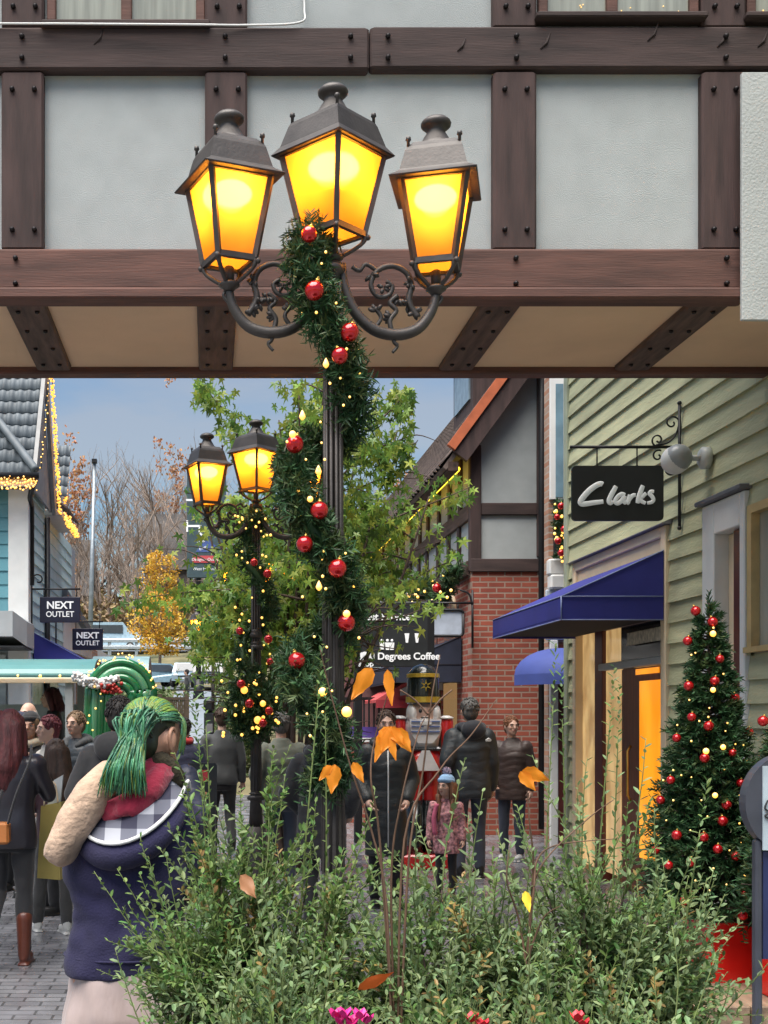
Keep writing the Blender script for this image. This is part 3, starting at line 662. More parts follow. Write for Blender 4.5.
q = MB(); q.prism([(-6.2, 22.4, 5.5), (-6.2, 23.05, 6.5), (-6.2, 23.9, 5.3), (-6.2, 23.9, 4.9), (-6.2, 22.6, 4.9)], (3.4, 0, 0)); W(q, 'roof_deck', slate, tb)
def string_lights(name, label, paths, sp, r, m, jit=.01, rows=1, drop=0., group=None):
    t = thing(name, label, 'fairy lights', paths[0][0], 0, group); a = MB(); q = MB()
    for P in paths:
        P = [Vector(p) for p in P]; q.tube(P, .006, 5)
        for i in range(len(P) - 1):
            n = max(1, int((P[i + 1] - P[i]).length / sp))
            for k in range(n):
                for w in range(rows): a.ell(P[i].lerp(P[i + 1], (k + random.random() * .6) / n) + rv(jit) - Vector((0, 0, w * drop + random.random() * drop)), r * random.uniform(.7, 1.2), 6, 4)
    W(q, 'wire', wire_m, t); o = W(a, 'bulbs', m, t); o['kind'] = 'stuff'
    return t
string_lights('string_lights', 'dense warm string lights along the gable edges and eave of the teal shop', [[(-2.49, 19.6, 7.2), (-2.49, 20.72, 5.08)], [(-2.4, 20.72, 5.02), (-2.4, 22.6, 4.98)]], .035, .017, bulb_amber, .028, 3, .05)
string_lights('string_lights', 'icicle string lights under the front eave of the teal shop', [[(-4.6, 18.24, 5.12), (-2.52, 18.24, 5.12)]], .03, .014, bulb_amber, .02, 4, .045)
string_lights('string_lights', 'thin dotted string lights up the near edge of the teal gable', [[(-2.5, 18.48, 5.28), (-2.5, 19.56, 7.0)]], .09, .012, bulb_warm, .02)
string_lights('string_lights', 'short column of amber lights on the second grey roof verge', [[(-2.62, 23.0, 6.5), (-2.62, 22.6, 5.45)]], .04, .02, bulb_amber, .03, 2, .03)
# fascia box of the shop front
fb = thing('shop_canopy', 'grey flat shopfront canopy with dark underside at the left edge', 'canopy', (-3.4, 18.2, 2.4))
q = MB(); q.prism([(-7, 17.6, 2.75), (-2.78, 17.6, 2.75), (-2.62, 17.9, 2.62), (-2.62, 18.62, 2.62), (-7, 18.62, 2.75)], (0, 0, .36)); W(q, 'fascia', grey_paint, fb)
q = MB(); q.box(-7, -2.64, 17.62, 18.6, 2.6, 2.62); W(q, 'lining', black_board, fb)
aw2 = thing('shop_awning', 'dark blue awning over the teal shop behind the market stall', 'awning', (XL0, 19.4, 2.3))
awning(aw2, XL0 + .03, -1.95, 19.3, 22.4, 2.92, 2.50, 2.28, navy_cloth, piping_m)
q = MB(); q.box(XL0 + .03, XL0 + .05, 19.0, 20.2, .3, 2.3); q.box(XL0 + .03, XL0 + .05, 20.6, 22.2, .3, 2.3); W(q, 'shop_window', mat('left_shop_window', (.3, .33, .36), .15, var=.4, scale=3), tb)
q = MB(); q.box(-6.5, XL0 - .3, 18.67, 18.7, .2, 2.55); W(q, 'shop_window', mat('left_front_window', (.3, .33, .34), .15, var=.5, scale=3), tb)
# low white building with porch gable beyond
pb2 = thing('white_porch_shop', 'low white shop with dark sloping porch roof past the teal shop', 'shop', (-2.8, 25.6, 0))
q = MB(); q.box(-8, -2.75, 25.55, 36, 0, 3.3); W(q, 'wall', white_paint, pb2)
q = MB(); q.box(-2.74, -2.7, 25.6, 30, .1, 3.2); W(q, 'brick_panel', pale_brick_x, pb2)
q = MB(); q.bar((-2.66, 22.9, 3.87), (-2.5, 27.6, 3.25), .1, .16, 0); W(q, 'verge', slate, pb2)
q = MB(); q.prism([(-2.72, 23.2, 3.8), (-2.6, 27.6, 3.18), (-2.6, 27.6, 2.9), (-2.72, 23.2, 2.9)], (-.2, 0, 0)); W(q, 'porch_wall', white_paint, pb2)
q = MB(); q.prism([(-2.7, 25.6, 3.6), (-2.5, 27.7, 3.3), (-2.5, 27.7, 3.22), (-2.7, 25.6, 3.5)], (-4.5, 0, 0)); W(q, 'roof', slate, pb2)
# two hanging signs
for i, (Y, x0, x1, y0, y1, lab) in enumerate(((19.0, 40, 80.5, 597, 622.5, 'larger navy square sign with white lettering, hung nearest on the teal shop'), (22.0, 72.5, 103, 628.5, 650, 'smaller navy square sign with white lettering, hung farther along the shops'))):
    s = thing('shop_sign', lab, 'sign', at((x0 + x1) / 2, (y0 + y1) / 2, Y), 0, 'navy hanging shop signs')
    a, c = at(x0, y1, Y), at(x1, y0, Y); q = MB(); q.box(a.x, c.x, Y - .03, Y + .03, a.z, c.z, 0, .008); W(q, 'board', navy_board, s)
    w = c.x - a.x; h = c.z - a.z
    text('lettering', 'NEXT', h * .40, white_letter, s, (0, -.034, h * .16), sx=1.02, bold=.004)
    text('lettering', 'OUTLET', h * .31, white_letter, s, (0, -.034, -h * .19), sx=.96, bold=.001)
    q = MB(); q.tube([(XL0, Y, c.z + .12), (c.x, Y, c.z + .12)], .014, 6); q.tube([(XL0 + .04, Y, c.z + .3), (XL0 + .04, Y, a.z - .3)], .014, 6); q.tube(spiral(Vector((XL0 + .14, Y, c.z + .26)), .1, .03, 180, -120), .011, 6)
    for xx in (a.x + .06, c.x - .06): q.tube([(xx, Y, c.z), (xx, Y, c.z + .12)], .008, 6)
    W(q, 'bracket', iron_black, s)

# ------------------------------------------------------------------ market stall
st = thing('market_stall', 'market stall with teal barrel canopy and dark green counter on the left', 'stall', (-2.3, 13.2, 0))
zc = lambda y: fz(y, 13.0)
def vault(mb, x0, x1, yc, w, z0, rise, n=14, th=.03):
    prof = [(yc + w * math.cos(t), z0 + rise * math.sin(t)) for t in [math.pi * k / n for k in range(n + 1)]]
    inn = [(yc + (w - th) * math.cos(t), z0 + (rise - th) * math.sin(t)) for t in [math.pi * k / n for k in range(n, -1, -1)]]
    mb.prism([(x0, a, b) for a, b in prof + inn], (x1 - x0, 0, 0))
q = MB(); vault(q, -5.2, -1.17, 13.2, .62, 2.0, .22); W(q, 'canopy', mat('teal_canopy', (.085, .22, .215), .35, var=.1, scale=3), st)
q = MB(); q.prism([(-1.19, 13.2 + .58 * math.cos(t), 2.01 + .185 * math.sin(t)) for t in [math.pi * k / 12 for k in range(13)]], (-.02, 0, 0)); W(q, 'end_panel', mat('taupe_panel', (.22, .20, .18), .6), st)
q = MB(); q.box(-5.2, -1.16, 12.56, 12.6, 1.95, 2.005, 0, .006); W(q, 'fascia', cream_paint, st)
for xx in (-1.42, -2.6, -4.2):
    for y_ in (12.64, 13.76): q = MB(); q.box(xx - .04, xx + .04, y_ - .04, y_ + .04, 0, 1.98, 0, .006); W(q, 'post', grey_paint, st)
q = MB(); q.box(-5.1, -1.35, 12.62, 13.0, .0, .98, 0, .01); W(q, 'counter', mat('dark_green_counter', (.03, .06, .045), .6), st)
q = MB(); q.box(-5.15, -1.3, 12.55, 13.05, .981, 1.03, 0, .01); W(q, 'counter_top', mat('counter_top', (.2, .22, .12), .5, var=.5, scale=12), st)
q = MB(); q.box(-5.1, -1.35, 13.74, 13.78, 1.0, 1.75); W(q, 'back_panel', mat('frosted_panel', (.42, .47, .5), .4, var=.35, scale=4), st)
q = MB(); q.box(-2.2, -1.36, 13.05, 13.7, 0, .35, 0, .01); W(q, 'platform', timber_h, st)
string_lights('string_lights', 'row of small warm bulbs along the front edge of the stall canopy', [[(-4.8, 12.53, 2.02), (-1.3, 12.53, 2.02)]], .22, .016, bulb_warm, .01)
st2 = thing('market_stall', 'second stall roof end, a small grey barrel canopy behind the green arch', 'stall', (-1.2, 20, 0))
q = MB(); vault(q, -1.9, -.98, 20.5, .6, 2.25, .36); W(q, 'canopy', mat('grey_teal_canopy', (.22, .33, .34), .4), st2)
q = MB(); q.prism([(-.98, 20.5 + .57 * math.cos(t), 2.26 + .33 * math.sin(t)) for t in [math.pi * k / 12 for k in range(13)]], (-.02, 0, 0)); W(q, 'end_panel', mat('taupe_end', (.2, .18, .17), .6), st2)
for xx, y_ in ((-1.05, 20.0), (-1.05, 21.0), (-1.85, 20.0), (-1.85, 21.0)): q = MB(); q.box(xx - .04, xx + .04, y_ - .04, y_ + .04, 0, 2.25); W(q, 'post', grey_paint, st2)
# green glossy arch
ga = thing('decorated_arch', 'glossy green swirled arch hung with white blossom and small lights beside the stall', 'arch', (-1.0, 12.1, 0))
green_gloss = mat('glossy_green', (.012, .15, .05), .18, var=.3, scale=3, stretch=(1, 1, .3), coat=.6)
green_light = mat('light_glossy_green', (.10, .32, .17), .2, var=.3, scale=3, stretch=(1, 1, .3), coat=.6)
xa = lambda x: fx(x, 12.1)
for k, (rr, m_) in enumerate(((.31, green_gloss), (.24, green_light), (.175, green_gloss), (.11, green_gloss))):
    cx0 = xa(121) + .0; zt0 = fz(698, 12.1)
    P = [(cx0 - rr - .05, 12.1 - .02 * k, 0), (cx0 - rr - .03, 12.1 - .02 * k, 1.0)] + [(cx0 + rr * math.cos(t) * 1.0, 12.1 - .02 * k, zt0 + rr * 1.1 * math.sin(t)) for t in [math.pi - math.pi * j / 12 for j in range(13)]] + [(cx0 + rr + .02, 12.1 - .02 * k, 1.0), (cx0 + rr + .05, 12.1 - .02 * k, 0)]
    q = MB(); q.tube(crom(P, 3), .046, 10); W(q, 'swirl', m_, ga)
q = MB(); q.tube([(xa(86), 12.15, 0), (xa(89), 12.15, 1.2), (xa(95), 12.15, 1.75), (xa(108), 12.15, 2.08)], [.14, .13, .1, .05], 10); W(q, 'flank', green_gloss, ga)
q = MB(); P = [(xa(77), 12.02, fz(676, 12)), (xa(88), 12.0, fz(682, 12)), (xa(100), 12.0, fz(683, 12)), (xa(116), 12.0, fz(680, 12))]
for c in crom(P, 9):
    for _ in range(9): q.ell(c + rv(.035), random.uniform(.012, .024), 6, 4)
W(q, 'blossom_garland', mat('white_blossom', (.75, .75, .74), .7), ga)
q = MB()
for _ in range(34): q.ell(Vector((xa(112), 11.98, fz(688, 12))) + Vector((random.uniform(-.1, .1), random.uniform(-.02, .02), random.uniform(-.045, .045))), random.uniform(.012, .022), 6, 4)
W(q, 'berry_cluster', mat('red_berries', (.5, .04, .03), .4), ga)
bulbs(ga, [(xa(121) + .36 * math.cos(t) + random.uniform(-.03, .03), 12.02, fz(698, 12.1) + .4 * math.sin(t) + random.uniform(-.03, .03)) for t in [R(150 - j * 4.6) for j in range(30)]], .010, bulb_warm)
bulbs(ga, [(xa(96 + 7 * math.sin(j)), 11.95, lerp(1.9, 1.0, j / 13)) for j in range(14)], .010, bulb_warm)

# ------------------------------------------------------------------ street beyond
def rail_fence(name, label, x0, x1, Y, z0, h, n, m):
    t = thing(name, label, 'railing', ((x0 + x1) / 2, Y, z0))
    q = MB(); q.box(x0, x1, Y - .025, Y + .025, z0 + h - .05, z0 + h); q.box(x0, x1, Y - .025, Y + .025, z0 + .12, z0 + .17); W(q, 'rail', m, t)
    for k in range(n): q = MB(); xx = lerp(x0, x1, (k + .5) / n); q.box(xx - .016, xx + .016, Y - .012, Y + .012, z0 + .17, z0 + h - .05); W(q, 'bar', m, t)
    for xx in (x0, x1): q = MB(); q.box(xx - .04, xx + .04, Y - .04, Y + .04, z0, z0 + h + .06); W(q, 'post', m, t)
rail_fence('slat_railing', 'low brown slatted railing beside the pale path', fx(160, 24), fx(187, 24), 24, 0, 2.0, 14, mat('brown_rail', (.09, .065, .04), .6))
# black utility bins by the path
lb = thing('litter_bin', 'tall black litter bin beside the pale path', 'bin', (fx(209, 22), 22, 0))
q = MB(); q.box(fx(204, 22), fx(214, 22), 21.85, 22.15, .02, 1.7, 0, .02); W(q, 'body', black_board, lb)
q = MB(); q.box(fx(203.5, 22), fx(214.5, 22), 21.82, 22.18, 1.7, 1.95, 0, .05); W(q, 'lid', iron_black, lb)
q = MB(); q.box(fx(205.5, 22), fx(212.5, 22), 21.84, 21.849, 1.35, 1.5); W(q, 'slot', mat('grey_slot', (.2, .2, .2), .4), lb)
# vehicles
glass_car = mat('car_glass', (.05, .06, .07), .08, var=.1)
tyre_m = mat('tyre', (.015, .015, .015), .8)
def car(name, label, x, Y, rz, m, L=4.2, wd=1.78, h=1.5, van=False):
    t = thing(name, label, 'van' if van else 'car', (x, Y, tz(Y) + .17), rz)
    hw = wd / 2
    if van: prof = [(-L / 2, .35), (-L / 2, h * .62), (-L / 2 + .8, h * .68), (-L / 2 + 1.35, h), (L / 2 - .08, h), (L / 2, h * .5), (L / 2, .35)]
    else: prof = [(-L / 2, .32), (-L / 2, .66), (-L / 2 + .2, .78), (-L / 2 + 1.0, .9), (-L / 2 + 1.55, h - .06), (-.1, h), (L / 2 - .95, h - .05), (L / 2 - .25, .98), (L / 2, .85), (L / 2, .32)]
    rings = []
    for s_, k in ((-1, .9), (-1, 1), (1, 1), (1, .9)):
        rings.append([((a * (1 if k == 1 else .985)), s_ * hw * (1 if z < .95 else .84) * (1 if k == 1 else 1.02) * (.97 if k != 1 else 1), lerp(.32, z, 1 if k == 1 else .96)) for a, z in prof])
    q = MB(); q.rings(rings[1:3], 0, False); q.build('body', m, t)
    q = MB(); g = .02
    if van:
        q.add([(-L / 2 + .82, -hw * .78, h * .7), (-L / 2 + .82, hw * .78, h * .7), (-L / 2 + 1.3, hw * .74, h * .96), (-L / 2 + 1.3, -hw * .74, h * .96)], [(0, 1, 2, 3)]); q.v = [(a - .02, b_, c + .02) for a, b_, c in q.v]
        for s_ in (-1, 1): q.box(-L / 2 + 1.35, L / 2 - .9, s_ * hw * .9, s_ * hw * .93, h * .62, h * .9)
    else:
        q.add([(-L / 2 + 1.02, -hw * .78, .93), (-L / 2 + 1.02, hw * .78, .93), (-L / 2 + 1.52, hw * .7, h - .1), (-L / 2 + 1.52, -hw * .7, h - .1)], [(0, 1, 2, 3)]); q.v = [(a - .03, b_, c + .02) for a, b_, c in q.v]
        q.add([(L / 2 - .27 + g, -hw * .78, 1.0), (L / 2 - .27 + g, hw * .78, 1.0), (L / 2 - .9 + g, hw * .7, h - .08), (L / 2 - .9 + g, -hw * .7, h - .08)], [(0, 1, 2, 3)])
        for s_ in (-1, 1): q.prism([(-L / 2 + 1.2, s_ * hw * .93, .93), (L / 2 - .6, s_ * hw * .93, .97), (L / 2 - 1.0, s_ * hw * .85, h - .12), (-L / 2 + 1.65, s_ * hw * .85, h - .12)], (0, s_ * .015, 0))
    q.build('windows', glass_car, t)
    for a in (-L / 2 + .78, L / 2 - .78):
        for s_ in (-1, 1):
            q = MB(); q.lathe([(.12, -.1), (.3, -.1), (.33, -.05), (.33, .05), (.3, .1), (.12, .1)], (0, 0, 0), 16); q.xf(Matrix.Translation((a, s_ * (hw - .08), .33)) @ Matrix.Rotation(R(90), 4, 'X')); w_ = q.build('wheel', tyre_m, t)
            q = MB(); q.lathe([(.01, -.09), (.2, -.105), (.2, .105), (.01, .09)], (0, 0, 0), 12); q.xf(Matrix.Translation((a, s_ * (hw - .08), .33)) @ Matrix.Rotation(R(90), 4, 'X')); q.build('rim', grey_paint, w_)
    for s_ in (-1, 1):
        q = MB(); q.ell((-L / 2 + .04, s_ * hw * .72, .66), (.06, .17, .08), 8, 6); q.build('headlight', white_paint, t)
    q = MB(); q.box(-L / 2 - .015, -L / 2 + .01, -.26, .26, .42, .53); q.build('number_plate', white_paint, t)
    q = MB(); q.box(-L / 2 - .01, -L / 2 + .01, -hw * .6, hw * .6, .55, .62); q.build('grille', black_board, t)
    return t
silver_blue = mat('silver_blue_paint', (.30, .40, .46), .3, metal=.3, coat=.5)
car('parked_car', 'pale blue car facing the street at the top of the pale path', fx(187, 75), 76, R(90), silver_blue)
car('parked_car', 'dark car parked behind the tall black litter bin', fx(211, 70), 73, R(80), mat('dark_car_paint', (.03, .035, .045), .25, coat=.5))
car('parked_car', 'pale blue car half hidden behind the second stall roof', fx(150, 78), 77.5, R(20), mat('sky_blue_paint', (.25, .38, .45), .3, coat=.5))
car('delivery_van', 'light blue van behind the guard rails on the far road', fx(106, 96), 97.5, R(180), mat('light_blue_van_paint', (.36, .50, .58), .35, coat=.3), L=5.2, wd=2, h=2.2, van=True)
# guard rails
gm = mat('galvanised_rail', (.42, .47, .5), .4, metal=.5)
for Y, dz, lab in ((94.2, .0, 'lower galvanised guard rail in front of the light blue van'), (101.4, .2, 'upper galvanised guard rail behind the light blue van'), (92.5, .2, 'galvanised crash rail on the grass bank below the far road')):
    t = thing('guard_rail', lab, 'guard rail', (-4, Y, tz(Y)), 0, 'guard rails along the far road')
    q = MB()
    for z in (.55, 1.05): q.box(-16, 9, Y - .05, Y + .05, tz(Y) + dz + z - .12, tz(Y) + dz + z + .12, 0, .03)
    W(q, 'rail', gm, t)
    for k in range(13): q = MB(); q.box(-15.5 + 2 * k - .06, -15.5 + 2 * k + .06, Y + .05, Y + .15, tz(Y) - .2, tz(Y) + dz + 1.2); W(q, 'post', gm, t)
# tall mast
ms = thing('lamp_mast', 'tall thin grey mast standing against the bare trees', 'mast', (fx(91, 60), 60, tz(60)))
q = MB(); q.tube([(fx(88.5, 60), 60, tz(60)), (fx(94.5, 60), 60, fz(463, 60))], [.14, .075], 10); W(q, 'pole', mat('mast_grey', (.26, .29, .31), .4, metal=.4), ms)
q = MB(); q.box(fx(92, 60), fx(97, 60), 59.8, 60.2, fz(463, 60), fz(459.5, 60)); W(q, 'lamp_head', iron_black, ms)
# big banner
Yb2 = 62.0
bn = thing('entrance_banner', 'tall dark slate banner sign with sideways white letters and a red strip', 'banner', (fx(198, Yb2), Yb2, tz(Yb2)))
q = MB(); a, c = at(187, 578, Yb2), at(226, 462, Yb2); q.box(a.x, c.x, Yb2 - .1, Yb2 + .1, a.z, c.z, 0, .03); W(q, 'panel', mat('slate_blue_panel', (.045, .075, .085), .5), bn)
q = MB(); q.tube([(fx(198.5, Yb2), Yb2 + .2, tz(Yb2)), (fx(198.5, Yb2), Yb2 + .2, c.z)], .13, 10); W(q, 'pole', iron_black, bn)
q = MB(); q.tube([(fx(198.5, Yb2), Yb2 + .2, tz(Yb2)), (fx(198.5, Yb2), Yb2 + .2, tz(Yb2) + 1.1)], [.3, .2], 10); W(q, 'base', iron_black, bn)
q = MB(); s0, s1 = at(192.5, 563, Yb2), at(218, 556, Yb2); q.box(s0.x, s1.x, Yb2 - .13, Yb2 - .101, s0.z, s1.z); stp = W(q, 'red_strip', mat('red_strip', (.5, .06, .07), .5), bn)
o_ = bn.location
text('lettering', 'Designer Outlet', .2, white_letter, bn, at(205, 559.5, Yb2 - .14) - o_, sx=1.0)
text('lettering', 'West Midlands', .2, white_letter, bn, at(205, 569, Yb2 - .11) - o_, sx=1.0)
text('lettering', 'T', 1.0, white_letter, bn, at(194, 526, Yb2 - .11) - o_, rot=(R(90), R(-90), 0)); text('lettering', 'I', 1.0, white_letter, bn, at(194, 500, Yb2 - .11) - o_, rot=(R(90), R(-90), 0))
text('lettering', 'C.', .95, white_letter, bn, at(206, 529, Yb2 - .11) - o_, rot=(R(90), R(-90), 0))
q = MB(); e1 = at(206, 552, Yb2 - .115); q.prism([e1 + Vector((x_, 0, z_)) for x_, z_ in ((-.5, 0), (-.35, .35), (.1, .62), (.5, .3), (.5, 0))], (0, .01, 0)); W(q, 'emblem', mat('blue_emblem', (.06, .10, .28), .5), bn)
text('lettering', 'Visit', .22, white_letter, bn, at(201, 542, Yb2 - .13) - o_, rot=(R(90), R(-25), 0)); text('lettering', 'from', .2, white_letter, bn, at(203, 548, Yb2 - .13) - o_, rot=(R(90), R(-25), 0))
# dark houses on the hill
for x0, x1, y0, y1, Y, lab in ((146, 187, 514, 640, 112, 'dull grey house end among the bare trees, right of the mast'), (58, 88, 540, 640, 116, 'dull grey brown house end among the bare trees, left of the mast')):
    hs_ = thing('far_house', lab, 'house', (fx((x0 + x1) / 2, Y), Y, tz(Y)), 0, 'dull houses behind the trees')
    q = MB(); q.box(fx(x0, Y), fx(x1, Y), Y, Y + 8, tz(Y) - 1, fz(y0 + 55, Y)); W(q, 'wall', mat('far_wall', (.13, .115, .10), .9, var=.3, scale=.6), hs_)
    q = MB(); q.prism([(fx(x0, Y) - .3, Y - .4, fz(y0 + 56, Y)), (fx(x0, Y) - .3, Y + 3.5, fz(y0, Y + 3.5)), (fx(x0, Y) - .3, Y + 8.4, fz(y0 + 56, Y))], (fx(x1, Y) - fx(x0, Y) + .6, 0, 0)); W(q, 'roof', mat('far_roof', (.085, .08, .078), .9, var=.3, scale=.5), hs_)
    for wx in (.25, .7):
        q = MB(); xx = lerp(fx(x0, Y), fx(x1, Y), wx); q.box(xx - .5, xx + .5, Y - .05, Y + .02, fz(y0 + 80, Y), fz(y0 + 66, Y)); W(q, 'window', mat('far_glass', (.05, .055, .06), .2), hs_)

# ------------------------------------------------------------------ coffee sign board, kiosk, nutcracker
Yk = 16.0
wf_ = thing('wayfinding_board', 'black directory board with white pictograms and lettering behind the maple branches', 'sign', (fx(398, Yk), Yk, 0))
q = MB(); a, c = at(358, 700, Yk), at(430, 605, Yk)
q.box(a.x, c.x, Yk - .05, Yk + .05, fz(667, Yk), fz(602, Yk), 0, .01); W(q, 'board', black_board, wf_)
for xx in (358, 430): q = MB(); q.box(fx(xx, Yk) - .05, fx(xx, Yk) + .05, Yk - .051, Yk + .05, 0, fz(600, Yk), 0, .01); W(q, 'post', iron_black, wf_)
ow = wf_.location
text('lettering', 'Guest Services', .13, white_letter, wf_, at(384, 617, Yk - .056) - ow, bold=.003)
text('lettering', '200 Degrees Coffee', .125, white_letter, wf_, at(400, 656.5, Yk - .056) - ow, bold=.003)
text('lettering', 'shop', .1, white_letter, wf_, at(366, 664, Yk - .056) - ow, bold=.002)
q = MB(); b0 = at(364.5, 656, Yk - .06); q.prism([b0 + Vector((.055 * math.cos(t), 0, .055 * math.sin(t))) for t in [k * math.pi / 8 for k in range(16)]], (0, .008, 0))
for xx in (382, 387.5, 392):
    c = at(xx, 646, Yk - .06); q.ell(c + Vector((0, 0, .07)), (.018, .006, .018), 8, 6); q.prism([c + Vector(p_) for p_ in ((-.03, 0, .045), (.03, 0, .045), (.022, 0, -.05), (-.022, 0, -.05))], (0, .008, 0))
for xx in (407, 417): c = at(xx, 638, Yk - .06); q.prism([c + Vector(p_) for p_ in ((-.03, 0, .06), (.03, 0, .06), (.014, 0, -.06), (-.014, 0, -.06))], (0, .008, 0))
W(q, 'pictograms', white_letter, wf_)
# coral awning kiosk with low brick wall
kk = thing('coffee_kiosk', 'coffee kiosk with low brick wall and violet counter behind the nutcracker', 'kiosk', (fx(385, 19), 19, 0))
q = MB(); q.box(fx(330, 19), fx(392, 19), 19, 19.3, 0, fz(742, 19)); W(q, 'brick_wall', red_brick_x, kk)
q = MB(); q.box(fx(330, 19), fx(393, 19), 18.95, 19.35, fz(742, 19), fz(738, 19)); W(q, 'coping', white_paint, kk)
q = MB(); q.box(fx(330, 19), fx(392, 19), 19.1, 19.3, fz(738, 19), fz(727, 19)); W(q, 'counter', mat('violet_counter', (.07, .04, .20), .4), kk)
q = MB(); q.box(fx(330, 19), fx(450, 19), 20.4, 20.5, 0, 2.6); W(q, 'back_wall', mat('kiosk_back', (.12, .05, .05), .7, var=.4, scale=3), kk)
for k in range(9): q = MB(); q.box(fx(345 + 5 * k, 19) - .012, fx(345 + 5 * k, 19) + .012, 19.1, 19.14, fz(727, 19), fz(700, 19)); W(q, 'baluster', iron_black, kk)
q = MB(); q.box(fx(332, 19), fx(394, 19), 19.08, 19.16, fz(700, 19), fz(697, 19)); W(q, 'handrail', iron_black, kk)
ca = thing('coral_awning', 'coral red sloping awning over the coffee kiosk', 'awning', (fx(400, 18.6), 18.6, 2))
q = MB(); q.prism([(fx(374, 18.6), 18.4, fz(700, 18.6)), (fx(437, 18.6), 18.4, fz(663, 18.6)), (fx(437, 18.6), 18.4, fz(672, 18.6)), (fx(437, 18.6), 18.4, fz(696, 18.6)), (fx(374, 18.6), 18.4, fz(703, 18.6))], (0, 1.4, 0)); W(q, 'canopy', mat('coral_cloth', (.48, .07, .07), .7), ca)
q = MB(); q.prism([(fx(398, 18.6), 18.38, fz(690, 18.6)), (fx(440, 18.6), 18.38, fz(668, 18.6)), (fx(440, 18.6), 18.38, fz(690, 18.6)), (fx(398, 18.6), 18.38, fz(696, 18.6))], (0, .01, 0)); W(q, 'grey_panel', grey_paint, ca)
q = MB(); q.box(fx(374, 18.6), fx(436, 18.6), 18.35, 18.38, fz(708, 18.6), fz(700, 18.6)); W(q, 'valance', mat('deep_red_cloth', (.28, .02, .03), .7), ca)
q = MB(); q.tube([(fx(437, 18.6), 18.45, 0), (fx(437, 18.6), 18.45, 2.4)], .03, 8); W(q, 'pole', iron_black, ca)
q = MB(); q.box(fx(366, 18.5), fx(379, 18.5), 18.3, 18.32, fz(668, 18.5), fz(660, 18.5)); tag(W(q, 'menu_card', mat('pale_menu', (.45, .62, .6), .5, var=.4, scale=30), None), 'small pale teal menu card hanging under the directory board', 'menu')
# nutcracker
Yn = 13.4; n0 = Vector((fx(423, Yn), Yn, 0)); zn = lambda y: fz(y, Yn)
nc = thing('nutcracker_statue', 'big wooden nutcracker soldier with red coat and tall black gold-banded hat', 'statue', n0)
nred = mat('nutcracker_red', (.55, .02, .02), .25, coat=.5); nwht = mat('nutcracker_white', (.75, .72, .70), .3, coat=.4); nblk = mat('nutcracker_black', (.012, .016, .018), .2, coat=.5); ngold = mat('nutcracker_gold', (.62, .42, .06), .35, metal=.5); nblue = mat('nutcracker_blue', (.08, .14, .36), .35); nfc = mat('nutcracker_face', (.62, .40, .32), .35)
def L_(q, name, m): return W(q, name, m, nc)
q = MB(); q.lathe([(.17, zn(704)), (.175, zn(696)), (.17, zn(680)), (.16, zn(673)), (.11, zn(667)), (.03, zn(664))], n0, 20); L_(q, 'hat', nblk)
q = MB(); q.lathe([(.15, zn(703)), (.186, zn(702.5)), (.186, zn(697)), (.15, zn(696.5))], n0, 20, 0, False); q.lathe([(.15, zn(678)), (.177, zn(677.5)), (.174, zn(674)), (.15, zn(673.5))], n0, 20, 0, False)
for k in range(6): t = R(60 * k + 30); q.prism([n0 + Vector((r_ * math.cos(t + a_), -.19, zn(686) + r_ * math.sin(t + a_))) for r_, a_ in ((.02, -.5), (.062, 0), (.02, .5))], (0, .03, 0))
L_(q, 'hat_bands', ngold)
q = MB(); q.lathe([(.11, zn(728)), (.145, zn(722)), (.15, zn(712)), (.145, zn(704))], n0, 20); L_(q, 'head', nfc)
q = MB(); q.ell(n0 + Vector((-.12, -.02, zn(714))), (.065, .12, .12)); q.ell(n0 + Vector((.12, -.02, zn(714))), (.065, .12, .12)); q.ell(n0 + Vector((0, -.11, zn(724))), (.08, .07, .1)); L_(q, 'hair_and_beard', nwht)
q = MB(); q.ell(n0 + Vector((-.05, -.14, zn(711))), (.02, .012, .022)); q.ell(n0 + Vector((.05, -.14, zn(711))), (.02, .012, .022)); q.ell(n0 + Vector((0, -.15, zn(717.5))), (.05, .02, .008)); L_(q, 'eyes_and_moustache', nblk)
q = MB(); q.box(n0.x - .06, n0.x + .06, Yn - .185, Yn - .15, zn(724.5), zn(721.5)); L_(q, 'teeth', nwht)
q = MB(); q.loft([(zn(752), n0.x, Yn, .15, .13), (zn(740), n0.x, Yn, .17, .14), (zn(728), n0.x, Yn, .2, .15), (zn(718), n0.x, Yn, .17, .13)], 20); L_(q, 'torso', nwht)
q = MB(); q.prism([n0 + Vector((a_, -.155, zn(y_))) for a_, y_ in ((-.17, 719), (.17, 719), (.15, 734), (.08, 743), (-.08, 743), (-.15, 734))], (0, .03, 0)); ch = L_(q, 'breastplate', nwht)
q = MB()
for y_ in (721, 726, 731): q.box(n0.x - .15, n0.x + .15, Yn - .172, Yn - .156, zn(y_ + 1), zn(y_))
W(q, 'braid', nblue, ch)
